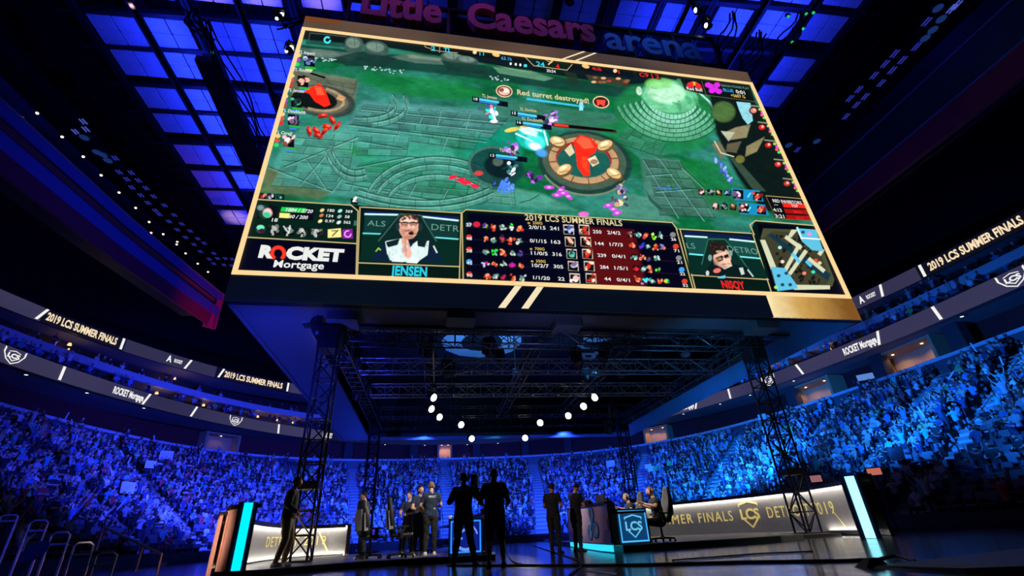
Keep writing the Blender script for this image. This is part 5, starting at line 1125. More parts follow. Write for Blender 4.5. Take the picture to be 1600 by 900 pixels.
# warm downlights in the left gondola
M_WL = glow('warm_small_lens', s2l(255, 226, 180), 3.5)
for i, (x, y, o_) in enumerate([(33, 184, 0), (58, 177, 1), (97, 214, 1), (130, 245, 1), (158, 274, 1), (186, 301, 1), (212, 325, 1), (233, 347, 1), (255, 366, 1), (276, 382, 1), (290, 396, 1), (309, 412, 1), (325, 425, 1), (104, 253, 1), (167, 309, 1), (193, 332, 1), (236, 364, 1), (277, 378, 1), (213, 378, 0), (231, 394, 0), (264, 420, 0), (281, 432, 0), (311, 455, 0), (325, 466, 0)]):
    r_ = ray(x, y); base = np.array(GL0); tgt = 1.4
    # place on the plane parallel to the gondola, 1.6 m behind its edge
    n2 = -nG*1.0; off_ = (np.array(GL0)+n2*tgt)
    t_ = ((off_-CAMP[:2])@n2)/(r_[:2]@n2); P = CAMP+r_*t_
    b = MB(); b.ell(P, (.075, .075, .06), 10, 6, 0); b.lathe([(.14, .03), (.14, .12)], P, n=10, m=1)
    o = b.build('small_warm_downlight', [M_WL, M_BLACK]); tag(o, 'tiny warm white lamp glowing along the left press balcony', 'light', 'warm lamps along the left press balcony')
# blue louvre lights on the upper sides
M_BDASH = glow('dim_blue_louvre', s2l(40, 48, 160), 1.0); M_BDASH2 = glow('pale_blue_louvre', s2l(70, 86, 190), 1.0); M_TEAL = glow('dim_teal_louvre', s2l(20, 44, 96), 1.0)
def louvre(x, y, z, ang, L, col, label, grp, rnd=False):
    P = gnd(x, y, z); b = MB()
    if rnd: b.lathe([(.3, -.05), (.34, 0), (.34, .1)], P, n=14, m=1); b.lathe([(.001, -.07), (.28, -.06)], P, n=14, cap=False)
    else:
        ca, sa = cos(ang), sin(ang)
        for s in (-.1, .1): b.box((P[0]-sa*s, P[1]+ca*s, P[2]), (L, .05, .05), rz=ang)
        b.box((P[0], P[1], P[2]+.06), (L+.1, .42, .06), rz=ang, m=1)
    o = b.build('louvre_light', [col, M_BLACK]); tag(o, label, 'light', grp)
angL = atan2(34.6, 4.1)
for x, y in [(130, 190), (134, 202), (118, 206), (180, 247), (186, 269), (205, 270), (198, 280), (216, 282), (206, 293), (228, 294), (220, 305), (240, 307), (231, 317), (257, 321), (243, 329), (249, 335), (272, 336), (264, 346), (284, 350), (277, 359), (297, 361), (290, 371), (309, 373), (303, 382), (319, 380), (313, 393), (334, 396), (327, 405), (340, 404), (352, 404), (334, 412), (350, 414), (363, 405), (362, 415)]:
    louvre(x, y, 25.0, angL, .42, M_BDASH2 if y < 210 else M_BDASH, 'pair of thin blue louvre strips above the left press balcony', 'blue louvre lights above the left balcony')
for x, y in [(132, 214), (152, 237), (161, 241), (169, 250)]: louvre(x, y, 25.0, 0, .4, M_TEAL, 'round dim blue lamp above the left press balcony', 'round lamps above the left balcony', True)
angR = radians(88)
for x, y in [(1448, 34), (1432, 73), (1410, 94), (1398, 84), (1383, 100), (1394, 110), (1366, 118), (1377, 130), (1342, 140), (1328, 154), (1352, 151), (1338, 164), (1322, 182), (1246, 234), (1495, 8), (1487, 14)]:
    louvre(x, y, 27.0, angR, .55, M_BDASH2 if y < 20 else M_BDASH, 'pair of thin blue louvre strips above the right press balcony', 'blue louvre lights above the right balcony')
for x, y in [(1465, 12), (1470, 29), (1457, 46), (1445, 59), (1276, 220), (1232, 226)]: louvre(x, y, 27.0, 0, .5, M_TEAL, 'round dim blue lamp above the right press balcony', 'round lamps above the right balcony', True)
for x, y in [(1535, 34), (1545, 46)]: louvre(x, y, 27.0, angR, 2.4, glow('thin_pale_strip', s2l(200, 170, 150), 1.0), 'long thin pale strip light high on the right side', 'thin strip lights at upper right')
# cable looms and small fixtures among the roof panels
for i, (xa, ya, xb, yb, k) in enumerate([(318, 30, 420, 235, 5), (300, 10, 330, 60, 4), (445, 45, 478, 20, 3), (1205, 95, 1260, 20, 4), (1155, 120, 1195, 50, 4), (1120, 100, 1150, 20, 3)]):
    b = MB(); A, Bq = gnd(xa, ya, ZC-4.5), gnd(xb, yb, ZC-4.5)
    for j in range(k):
        o_ = np.array([(j-k/2)*.32, 0, 0]); pts = []
        for s in np.linspace(0, 1, 9): pts.append(A+(Bq-A)*s+o_+np.array([.25*sin(s*9+j), .1*cos(s*7+j*2), -.25*sin(pi*s)]))
        b.tube([tuple(p) for p in pts], .06, 6)
    o = b.build('cable_loom', M_CAB); tag(o, ['long black cable loom drooping under the left roof panels', 'short black cable loom at the top left roof edge', 'black cable loom beside the screen top left corner', 'black cable loom across the right roof panels', 'black cable loom right of the blue house letters', 'black cables over the end of the house letters'][i], 'cable')
b = MB(); A, Bq = gnd(325, 92, ZC-3.5), gnd(400, 270, ZC-3.5); b.bar(tuple(A), tuple(Bq), 1.6, .5); o = b.build('catwalk', M_BEAM); tag(o, 'broad black catwalk strip between the left roof panel columns', 'catwalk')
for i, (x, y, lab) in enumerate([(437, 26, 'white moving light at the top left of the roof'), (452, 77, 'white moving light by the screen top left corner'), (1089, 14, 'bright white moving light above the blue house letters'), (1105, 38, 'long white lit moving light above the last blue letter'), (890, 0, 'brilliant lamp at the top edge above the house name')]):
    P = gnd(x, y, 27.0 if i != 4 else 29.0); o = copy_tree(mh0); o.scale = (1.1,)*3; o.location = (P[0], P[1], P[2]+.55); o.rotation_euler = (0, 0, .6*i)
    tag(o, lab, 'stage light'); 
    for k in ('group',):
        if k in o: del o[k]
    b = MB(); d_ = (Vector(CAMP)-Vector(P)).normalized(); b.ell(P, (.16, .16, .34 if i != 4 else .16), 10, 8, R=Matrix.Rotation(.5, 3, 'Y')); q = b.build('lit_lens', glow('roof_lamp_lens', (.75, .85, 1), 6.0)); q.parent = o; q.matrix_parent_inverse = (Matrix.Translation(o.location) @ o.rotation_euler.to_matrix().to_4x4() @ Matrix.Scale(1.1, 4)).inverted()
for x, y in [(332, 82), (320, 90), (365, 157), (396, 232), (402, 246), (1260, 22), (1271, 20), (1255, 45), (1238, 66), (1232, 26)]:
    P = gnd(x, y, ZC-3.2); b = MB(); b.ell(P, (.1, .1, .1), 8, 6); b.box((P[0], P[1], P[2]+.17), (.3, .2, .2), m=1)
    o = b.build('status_lamp', [glow('green_status_led', s2l(40, 200, 120), 1.0), M_BLACK]); tag(o, 'tiny green status lamp on the roof catwalk', 'light', 'green status lamps in the roof')
# ================================================================== STAGE
ZL, ZRp = 0.12, 0.15
M_STG = mat('stage_deck_grey', (.16, .16, .165), .35); M_STGF = mat('stage_skirt_black', (.01, .01, .013), .5)
def platform(name, outline, z, label):
    r = empty(name, (np.mean([p[0] for p in outline]), np.mean([p[1] for p in outline]), 0), label, 'stage platform')
    b = MB(); n = len(outline); b.add([(x, y, z-.02) for x, y in outline]+[(x, y, z) for x, y in outline], [tuple(range(n))[::-1], tuple(range(n, 2*n))]+[(i, (i+1) % n, n+(i+1) % n, n+i) for i in range(n)]); b.build('deck', M_STG, r)
    b = MB(); b.add([(x, y, 0) for x, y in outline]+[(x, y, z-.02) for x, y in outline], [(i, (i+1) % n, n+(i+1) % n, n+i) for i in range(n)]); b.build('skirt', M_STGF, r)
    return r
platform('stage_platform', [(-4.3, 11.3), (-3.4, 11.25), (-2.3, 12.35), (-1, 12.6), (.3, 12.6), (1.35, 12.5), (1.5, 14), (1.4, 22.2), (-4.4, 22.4), (-5.9, 21.6), (-6.1, 17)], ZL, 'low dark stage platform under the left desk and gaming chairs')
platform('stage_platform', [(4.5, 12.55), (5.6, 12.7), (7.5, 12.9), (9.3, 13.3), (10.6, 14.1), (11.0, 15.6), (12.7, 15.6), (13.6, 17), (13.8, 22), (10, 25.6), (5.6, 25.6), (5.0, 18)], ZRp, 'low dark stage platform under the right desk and black tower')
# ---- curved stage walls
M_WPAN = mat('satin_grey_wall_panel', (.42, .41, .40), .45); M_GOLDL = mat('gold_glow_letters', (1.0, .84, .40), .5, 0, emit=s2l(196, 170, 84), es=.75, vary=0)  # gold letters given a low glow to read brighter than the wall
M_STRIP = glow('warm_white_led_strip', (1, .93, .82), 24.0)
def smooth_curve(pts, n=60):
    P = np.array(pts, float); out = []
    Q = np.vstack([2*P[0]-P[1], P, 2*P[-1]-P[-2]])
    for i in range(1, len(Q)-2):
        for t in np.linspace(0, 1, n//(len(P)-1), endpoint=False):
            a, b, c, d = Q[i-1], Q[i], Q[i+1], Q[i+2]
            out.append(.5*((2*b)+(-a+c)*t+(2*a-5*b+4*c-d)*t*t+(-a+3*b-3*c+d)*t**3))
    out.append(P[-1]); return np.array(out)
def stage_wall(base, z0, z1, inward, label, deco, outer, odep=.46):
    """inward: +1/-1 side of the curve that faces the stage"""
    P = smooth_curve([(x, y, z0) for x, y in base]); c = Curve(P); L = c.d[-1]
    r = empty('stage_backdrop', tuple(P[0]), label, 'stage backdrop')
    ts = np.linspace(0, L, 50)
    def fn(t, v, d=0.0):
        T = c.tan(t); N = np.array([-T[1], T[0], 0])*inward
        return c.at(t)+N*d+np.array([0, 0, v-z0])
    def strip(nm, mt, prof):
        b = MB(); b.loft([[fn(t, z, d) for d, z in prof] for t in ts], closed=True, capends=True); return b.build(nm, mt, r)
    strip('panel', M_WPAN, [(0, z0+.02), (0, z1-.04), (-.06, z1-.04), (-.06, z0+.02)])
    strip('outer_cladding', outer, [(-odep+.06, z0-.1), (-odep+.06, z1), (-odep, z1), (-odep, z0-.1)])
    strip('cap', M_BLACK, [(.16, z1-.03), (.16, z1+.04), (-odep-.02, z1+.04), (-odep-.02, z1-.03)])
    strip('top_strip', M_STRIP, [(.05, z1-.055), (.11, z1-.055), (.11, z1-.035), (.05, z1-.035)])
    strip('lip', M_BLACK, [(.15, z1-.09), (.17, z1-.09), (.17, z1+.0), (.15, z1+.0)])
    strip('bottom_strip', M_STRIP, [(.06, z0+.005), (.10, z0+.005), (.10, z0+.02), (.06, z0+.02)])
    strip('bottom_lip', mat('pale_sill', (.5, .5, .5), .5), [(.13, z0+.0), (.16, z0+.0), (.16, z0+.045), (.13, z0+.045)])
    b = MB()
    for s, x0, x1, ya, hh in deco:
        ta, tb = c.find(x0), c.find(x1)
        v, fs, w = text_geo(s, .0, 0.0, 1.18); b = MB()
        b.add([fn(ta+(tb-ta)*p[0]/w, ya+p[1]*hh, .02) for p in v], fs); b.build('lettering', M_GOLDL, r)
    return r, fn, c, MB()
wallL_, fnL, cL, bL = stage_wall([(-4.15, 11.9), (-4.95, 14.0), (-5.4, 16.6), (-5.55, 19.2), (-5.25, 21.2), (-4.5, 21.85), (-3.6, 21.75)], ZL, 1.17, -1, 'curved grey stage wall with gold lettering behind the man in tan trousers', [('DETROIT', 410, 462, .52, .3), ('2019', 471, 506, .52, .3)], mat('copper_outer_cladding', (.62, .36, .27), .45, .2))
for px in (433, 492):
    t = cL.find(px)
    bL.add([fnL(t, .98, .015), fnL(t+.05, .98, .015), fnL(t+.5, .25, .015), fnL(t+.42, .25, .015)], [(0, 1, 2, 3)])
eP = smooth_curve([(-4.13, 11.40, 0), (-4.34, 11.62, 0), (-4.52, 11.92, 0), (-4.66, 12.35, 0), (-4.72, 12.9, 0)]); b = MB()
b.loft([[tuple(p+np.array([0, 0, z])+np.array([o, .02 if o else 0, 0])) for o, z in ((0, .0), (0, 1.24), (.05, 1.24), (.05, .0))] for p in eP], closed=True, capends=True); b.build('copper_end_panel', MATS['copper_outer_cladding'], wallL_)
b = MB(); b.loft([[tuple(p+np.array([o, 0, z])) for o, z in ((-.03, 1.24), (-.03, 1.32), (.45, 1.32), (.45, 1.24))] for p in eP], closed=True, capends=True); b.build('end_panel_cap', M_BLACK, wallL_)
b = MB()
for k_ in (18, 27, 33): p = eP[k_]; q_ = eP[k_+2]; b.add([(p[0]-.012, p[1]-.012, .02), (q_[0]-.012, q_[1]-.012, .02), (q_[0]-.012, q_[1]-.012, 1.22), (p[0]-.012, p[1]-.012, 1.22)], [(0, 1, 2, 3)])
b.build('copper_streaks', mat('pale_copper_streak', (.95, .66, .5), .4, .2), wallL_)
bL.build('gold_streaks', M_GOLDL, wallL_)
wallR_, fnR, cR, bR = stage_wall([(11.35, 12.45), (12.2, 13.4), (12.75, 14.6), (12.97, 17.0), (12.55, 19.4), (11.75, 21.6), (10.6, 23.6), (9.4, 24.8)], ZRp-.03, 1.5, 1, 'curved grey stage wall with gold lettering and shield emblem on the right', [('DETROIT', 1208, 1276, .64, .38), ('2019', 1280, 1316, .64, .38), ('FINALS', 1097, 1152, .62, .38), ('SUMMER', 1018, 1088, .62, .38)], mat('navy_outer_cladding', (.02, .025, .05), .5))
def shield(b, t, dirn, z, hw_, hh, fn, m=0, w=.05):
    f = lambda x, y, d=.02: fn(t+dirn*x*hw_, z+y*hh, d)
    for A in ([(-1, .62), (-1, .78), (0, 1.0), (1, .78), (1, .62)], [(-.72, -.42), (0, -1), (.72, -.42)]):
        inn = [(x*(.9), y-.12*(1 if y > 0 else -1)) for x, y in A]
        q = A+inn[::-1]; n = len(A)
        b.add([f(*p) for p in q], [(i, i+1, 2*n-2-i, 2*n-1-i) for i in range(n-1)], m)
    v, fs, wd = text_geo('LCS', .03)
    b.add([f((p[0]/wd-.5)*1.9, -.34+p[1]*.72) for p in v], fs, m)
tS = cR.find(1180); dS = 1 if cR.find(1190) > tS else -1
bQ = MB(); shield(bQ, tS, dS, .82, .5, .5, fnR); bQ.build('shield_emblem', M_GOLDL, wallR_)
for x0, x1 in ((1312, 1325), (1284, 1290)):
    t0, t1 = cR.find(x0), cR.find(x1); q = .05*(1 if t1 > t0 else -1)
    bR.add([fnR(t0, 1.1 if x0 != 1312 else .7, .012), fnR(t0+q, 1.1 if x0 != 1312 else .7, .012), fnR(t1+q, .2 if x0 == 1312 else .9, .012), fnR(t1, .2 if x0 == 1312 else .9, .012)], [(0, 1, 2, 3)])
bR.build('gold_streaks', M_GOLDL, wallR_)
# ---- lit pylons at the wall ends
def pylon(x, y, w, h, face_to, col, es, label, dx=0.0):
    r = empty('light_pylon', (x, y, 0), label, 'light pylon'); a = atan2(face_to[1]-y, face_to[0]-x)+pi/2
    R = Matrix.Rotation(a, 3, 'Z'); c = Vector((x, y, 0))
    b = MB(); b.box((x, y, h/2), (w, .45, h), rz=a, bev=.03); b.build('housing', mat('pylon_dark_blue_housing', (.03, .035, .09), .35), r)
    f = R@Vector((dx, -.235, 0)); b = MB(); b.box((x+f.x, y+f.y, h/2), (w*.46, .03, h-.02), rz=a); b.build('light_strip', glow('pylon_led_'+label[:5], col, es), r)
pylon(-3.99, 11.55, .36, 1.35, (0, 0), s2l(0, 225, 245), 1.25, 'left leaning looking cyan light pylon by the copper cladding', dx=.0)
pylon(11.15, 12.3, .48, 1.5, (0, 0), s2l(150, 240, 255), 1.9, 'tall bright cyan white light pylon ending the right stage wall')
lamp('SPOT', (-7.2, 6.5, 3.0), (-5.0, 12.6, .6), (1, .66, .55), 4200, .1, spot=24, blend=.8, name='rig_and_added_lamp')  # added warm spot, unseen, that lights the copper end panel
# ---- desks
M_DESK = mat('desk_top_charcoal', (.04, .04, .045), .35); M_COP = mat('desk_front_rose_bronze', (.60, .42, .43), .45, .1); M_CY = glow('cyan_under_glow', s2l(40, 205, 235), 1.3)
def flat_sign(parent, A, B, z0, z1, frame_col, face_mat, draw, nm):
    """light box face between ground points A and B"""
    A, B = np.array(A), np.array(B); d = (B-A); w = np.linalg.norm(d); d = d/w; n = np.array([d[1], -d[0]])
    if n@(-A) < 0: n = -n
    P = lambda u, v, o: (A[0]+d[0]*u+n[0]*o, A[1]+d[1]*u+n[1]*o, z0+v)
    h = z1-z0
    def slab(u0, u1, v0, v1, o0, o1, mt, name):
        b = MB(); q = [(u0, v0), (u1, v0), (u1, v1), (u0, v1)]
        b.add([P(u, v, o0) for u, v in q]+[P(u, v, o1) for u, v in q], [(0, 1, 2, 3)[::-1], (4, 5, 6, 7), (0, 1, 5, 4), (1, 2, 6, 5), (2, 3, 7, 6), (3, 0, 4, 7)]); return b.build(name, mt, parent)
    slab(0, w, 0, h, -.55, 0, mat('lightbox_grey_case', (.22, .23, .27), .4), 'case')
    slab(.06, w-.06, .06, h-.06, .0, .012, face_mat, 'glowing_face')
    b = MB()
    for u0, u1, v0, v1 in ((.05, w-.05, .05, .085), (.05, w-.05, h-.085, h-.05), (.05, .085, .05, h-.05), (w-.085, w-.05, .05, h-.05)):
        q = [(u0, v0), (u1, v0), (u1, v1), (u0, v1)]; b.add([P(u, v, .02) for u, v in q], [(0, 1, 2, 3)])
    b.build('edge_light', glow(nm+'_edge_led', frame_col, 1.3), parent)
    return P, w, h
deskR = empty('player_desk', (4.9, 15.5, 0), 'right player desk with rose bronze curved front, cloud emblem and shield light box', 'desk')
PR = smooth_curve([(4.12, 12.25, 0), (4.2, 13.6, 0), (4.42, 15.4, 0), (4.75, 18.0, 0), (4.95, 19.6, 0)]); cD = Curve(PR); tsD = np.linspace(0, cD.d[-1], 30)
def fD(t, z, d=0.0):
    T = cD.tan(t); N = np.array([-T[1], T[0], 0]); N = -N if N[0] > 0 else N
    return cD.at(t)+N*d+np.array([0, 0, z])
zt = lambda t: 1.08+.2*t/cD.d[-1]
def dstrip(nm, mt, prof, parent):
    b = MB(); b.loft([[fD(t, z(t) if callable(z) else z, d) for d, z in prof] for t in tsD], closed=True, capends=True); return b.build(nm, mt, parent)
dstrip('curved_front', M_COP, [(0, .2), (0, zt), (-.06, zt), (-.06, .2)], deskR)
dstrip('under_glow', M_CY, [(-.02, .03), (-.02, .17), (-.04, .17), (-.04, .03)], deskR)
dstrip('top_lip', M_BLACK, [(.05, zt), (.05, lambda t: zt(t)+.05), (-.16, lambda t: zt(t)+.05), (-.16, zt)], deskR)
dstrip('worktop', M_DESK, [(-.1, .84), (-.1, .89), (-.95, .89), (-.95, .84)], deskR)
# cloud shaped emblem and sponsor patches on the front
bE = MB(); tE = cD.find(930); zE = .62
def blobring(cx, cz, r0, r1, a0, a1, m, d=.02, squash=1.0):
    n = 20; o_ = []; i_ = []
    for k in range(n+1):
        a = a0+(a1-a0)*k/n; o_.append(fD(tE-(cx+r0*cos(a)*squash), zE+cz+r0*sin(a), d)); i_.append(fD(tE-(cx+r1*cos(a)*squash), zE+cz+r1*sin(a), d))
    bE.add(o_+i_, [(k, k+1, n+2+k, n+1+k) for k in range(n)], m)
sq = 2.1
for cx, cz, r in [(.1, .3, .16), (.45, -.1, .18), (-.42, -.16, .16)]:
    blobring(cx, cz, r, .1*r/.17, 0, 6.2832, 0, .02, sq); blobring(cx, cz, r+.03, r, 0, 6.2832, 1, .021, sq)
for (xa, za), (xb, zb) in [((.1, .16), (-.3, -.12)), ((-.1, .14), (.35, -.0))]:
    bE.add([fD(tE-xa+.1, zE+za, .022), fD(tE-xa-.1, zE+za, .022), fD(tE-xb-.1, zE+zb, .022), fD(tE-xb+.1, zE+zb, .022)], [(0, 1, 2, 3)], 0)
bE.build('cloud_emblem', [mat('emblem_sky_blue', (.06, .45, .9), .4), mat('emblem_dark_outline', (.02, .04, .12), .5)], deskR)
bE = MB()
for x0, x1 in ((949, 956), (893, 901)):
    ta, tb = cD.find(x0), cD.find(x1); bE.add([fD(ta, .5, .02), fD(tb, .5, .02), fD(tb, .78, .02), fD(ta, .78, .02)], [(0, 1, 2, 3)])
bE.build('sponsor_patch', mat('patch_orange_white', (.9, .5, .38), .5), deskR)
bE = MB(); v, fs, w = text_geo('ClA', .03); ta, tb = cD.find(892), cD.find(902)
bE.add([fD(ta+(tb-ta)*p[0]/w, .55+p[1]*.17, .025) for p in v], fs); bE.build('patch_lettering', mat('patch_white', (.85, .85, .85), .5), deskR)
FACE_R = glow('lightbox_deep_blue_face', s2l(10, 62, 110)); FACE_L = glow('lightbox_royal_blue_face', s2l(12, 30, 130))
A_, B_ = gnd(972, 851, .15)[:2], (5.42, 12.98); A_ = (4.5, 12.72)
PB_, wB, hB = flat_sign(deskR, A_, B_, .15, .97, s2l(70, 170, 235), FACE_R, None, 'right_box')
bS = MB(); fS = lambda t, z, d=.02: PB_(t, z, d+.01)
shield(bS, wB/2, 1, hB/2, wB*.29, hB*.33, fS)
bS.build('shield_emblem', glow('emblem_light_cyan', s2l(110, 195, 225), 1.0), deskR)
b = MB(); b.add([(4.3, 12.62, .16), (4.5, 12.72, .16), (4.5, 12.72, 1.12), (4.3, 12.62, 1.12), (4.3, 13.2, .16), (4.5, 13.2, .16), (4.5, 13.2, 1.12), (4.3, 13.2, 1.12)], [(0, 1, 2, 3), (4, 5, 6, 7)[::-1], (0, 4, 5, 1)[::-1], (3, 2, 6, 7), (0, 3, 7, 4), (1, 5, 6, 2)]); b.build('end_post', M_BLACK, deskR)
deskL = empty('player_desk', (.7, 15.5, 0), 'left player desk with glowing blue emblem light box behind the cameraman', 'desk')
PL_, wL, hL = flat_sign(deskL, (.26, 12.94), (1.1, 12.92), .12, .92, s2l(40, 130, 240), FACE_L, None, 'left_box')
b = MB(); n_ = 24
def lring(r0, r1, a0, a1): b.add([PL_(wL*.5+r0*cos(a0+(a1-a0)*k/n_), hL*.48+r0*sin(a0+(a1-a0)*k/n_), .025) for k in range(n_+1)]+[PL_(wL*.5+r1*cos(a0+(a1-a0)*k/n_), hL*.48+r1*sin(a0+(a1-a0)*k/n_), .025) for k in range(n_+1)], [(k, k+1, n_+2+k, n_+1+k) for k in range(n_)])
lring(.3, .235, 3.6, 5.6); lring(.19, .13, -.3, 3.2); lring(.3, .26, .2, 1.2)
b.add([PL_(wL*.5-.3, hL*.42, .025), PL_(wL*.5-.08, hL*.42, .025), PL_(wL*.5-.08, hL*.48, .025), PL_(wL*.5-.3, hL*.48, .025)], [(0, 1, 2, 3)])
b.build('team_emblem', glow('emblem_pale_blue', s2l(110, 150, 240)), deskL)
PLc = smooth_curve([(1.2, 12.9, 0), (1.35, 14.5, 0), (1.2, 17.0, 0), (.95, 19.6, 0)]); b = MB()
cDL = Curve(PLc); tsL = np.linspace(0, cDL.d[-1], 24)
def fDL(t, z, d): 
    T = cDL.tan(t); N = np.array([-T[1], T[0], 0]); N = -N if N[0] < 0 else N
    return cDL.at(t)+N*d+np.array([0, 0, z])
for nm, mt, pr in [('curved_front', M_COP, [(0, .15), (0, 1.06), (-.06, 1.06), (-.06, .15)]), ('worktop', M_DESK, [(-.1, .84), (-.1, .89), (-.95, .89), (-.95, .84)]), ('top_lip', M_BLACK, [(.05, 1.06), (.05, 1.11), (-.16, 1.11), (-.16, 1.06)]), ('modesty_panel', M_BLACK, [(-.5, .15), (-.5, .84), (-.54, .84), (-.54, .15)])]:
    b = MB(); b.loft([[fDL(t, z, d) for d, z in pr] for t in tsL], closed=True, capends=True); b.build(nm, mt, deskL)
# things on the desks
M_SCRB = mat('monitor_back_black', (.025, .025, .03), .4); M_PLS = mat('white_plastic', (.8, .8, .8), .4)
def monitor(x, y, z, rz, label):
    r = empty('monitor', (x, y, z)); 
    b = MB(); b.box((x, y, z+.34), (.56, .04, .34), bev=.015); b.build('screen', M_SCRB, r); b = MB(); b.box((x, y, z+.01), (.24, .18, .02), bev=.03); b.box((x, y, z+.12), (.05, .04, .22)); b.build('stand', M_SCRB, r)
    r.rotation_euler = (0, 0, rz); return tag(r, label, 'monitor')
monitor(-.05+.7, 13.6, .89, radians(75), 'black monitor behind the white paper cups on the left desk')
monitor(.72, 15.0, .89, radians(80), 'black monitor just right of the standing navy jersey player')
monitor(.72, 16.6, .89, radians(85), 'black monitor farther along the left desk')
monitor(4.55, 14.0, .89, radians(-82), 'black monitor in front of the nearer seated player')
monitor(4.75, 16.0, .89, radians(-80), 'black monitor in front of the second seated player')
for i, (dx, dy) in enumerate([(0, 0), (.13, .06)]):
    b = MB(); x, y = .3+dx, 13.35+dy; b.lathe([(.033, .89), (.045, 1.01), (.043, 1.01), (.032, .9)], (x, y, 0), n=14, cap=False); b.lathe([(.033, .89), (.033, .892)], (x, y, 0), n=14); o = b.build('paper_cup', M_PLS, None, True); tag(o, ['left one of two white paper cups on the left desk', 'right one of two white paper cups on the left desk'][i], 'cup')
b = MB(); x, y = .62, 13.2; b.tube([(x, y, .89), (x, y, 1.1)], .012, 8); b.box((x, y, 1.16), (.1, .16, .1), bev=.02); b.lathe([(.04, .0), (.035, .1)], (x, y-.08, 1.16), Matrix.Rotation(radians(90), 3, 'X'), 10); b.lathe([(.07, .89), (.06, .905)], (x, y, 0), n=12); o = b.build('desk_camera', M_BLACK); tag(o, 'small black desk camera on a post above the cups', 'camera')
# ---- gaming chairs
M_CHB = mat('chair_black_leather', (.016, .016, .018), .55, spec=.3); M_CHG = mat('chair_grey_panel', (.3, .3, .29), .5); M_CHT = mat('chair_teal_panel', (.05, .5, .55), .5)
def make_chair(acc):
    r = empty('gaming_chair', (0, 0, 0))
    b = MB()
    for k in range(5):
        a = 2*pi*k/5+.3; b.bar((0, 0, .10), (.33*cos(a), .33*sin(a), .075), .055, .04)
    b.lathe([(.06, .06), (.05, .14), (.03, .14), (.03, .4), (.05, .42)], n=12); b.build('star_base', M_CHB, r)
    for k in range(5):
        a = 2*pi*k/5+.3; c = MB(); c.lathe([(.03, -.02), (.03, .02)], (.33*cos(a), .33*sin(a), .03), Matrix.Rotation(a, 3, 'Z')@Matrix.Rotation(radians(90), 3, 'Y'), 10); c.build('caster', M_CHB, r)
    b = MB(); b.loft([[(x*sx, y, z+.02*abs(x)) for x, z in ((-1, .44), (-.9, .53), (-.55, .51), (.55, .51), (.9, .53), (1, .44))] for y, sx in ((-.25, .2), (-.22, .25), (.0, .27), (.22, .26), (.27, .22))], closed=True, capends=True); b.build('seat', M_CHB, r, True)
    b = MB(); R = []
    for z, w, y, t in ((.5, .2, -.2, .06), (.62, .26, -.24, .075), (.8, .27, -.27, .075), (1.0, .29, -.30, .07), (1.1, .25, -.315, .065), (1.2, .19, -.33, .06), (1.32, .17, -.345, .055), (1.37, .11, -.35, .04)):
        R.append([(-w, y+t*.9, z), (-w*.72, y+t*.45, z), (w*.72, y+t*.45, z), (w, y+t*.9, z), (w, y-t*.6, z), (-w, y-t*.6, z)])
    b.loft(R, closed=True, capends=True); b.build('backrest', M_CHB, r, True)
    b = MB(); b.box((0, -.372, .9), (.3, .02, .5), R=Matrix.Rotation(radians(6), 3, 'X'), bev=.0); b.build('back_panel', acc, r)
    for sx_ in (-.24, .24): b = MB(); b.box((sx_, -.30, .85), (.05, .1, .42), R=Matrix.Rotation(radians(6), 3, 'X')); b.build('side_bolster', acc, r)
    b = MB(); b.box((0, .245, .49), (.36, .05, .06)); b.build('seat_trim', acc, r)
    for s in (-1, 1):
        b = MB(); b.box((s*.31, -.0, .69), (.09, .28, .035), bev=.02); b.box((s*.31, -.02, .56), (.04, .07, .24)); b.bar((s*.31, -.02, .45), (s*.12, -.02, .43), .05, .03); b.build('armrest', M_CHB, r)
    return r
ch0 = make_chair(M_CHG); used = False
def chair_at(src, x, y, z, facing, label, grp):
    o = copy_tree(src); o.location = (x, y, z); o.rotation_euler = (0, 0, facing-pi/2); tag(o, label, 'chair', grp); return o
CP = [gnd(612, 873, ZL), gnd(637, 872, ZL)]
def pick(x, y, z): p = gnd(x, y, z); return float(p[0]), float(p[1])
cx_, cy_ = -1.55, 14.2
ch0.location = (-1.72, 14.1, ZL); ch0.rotation_euler = (0, 0, radians(35)-pi/2); tag(ch0, 'black gaming chair with grey panels, leftmost behind the left desk', 'chair', 'left desk gaming chairs')
chair_at(ch0, -.92, 13.5, ZL, radians(12), 'black gaming chair standing just left of the huddled players', 'left desk gaming chairs')
chair_at(ch0, -.5, 17.4, ZL, radians(20), 'black gaming chair far back behind the huddled navy jersey players', 'left desk gaming chairs')
ch1 = make_chair(M_CHT); ch1.location = (6.1, 13.75, ZRp); ch1.rotation_euler = (0, 0, radians(176)-pi/2); tag(ch1, 'black and teal gaming chair holding the nearest seated headset player', 'chair', 'right desk gaming chairs')
chair_at(ch1, 5.95, 15.3, ZRp, radians(178), 'black and teal gaming chair of the second seated headset player', 'right desk gaming chairs')
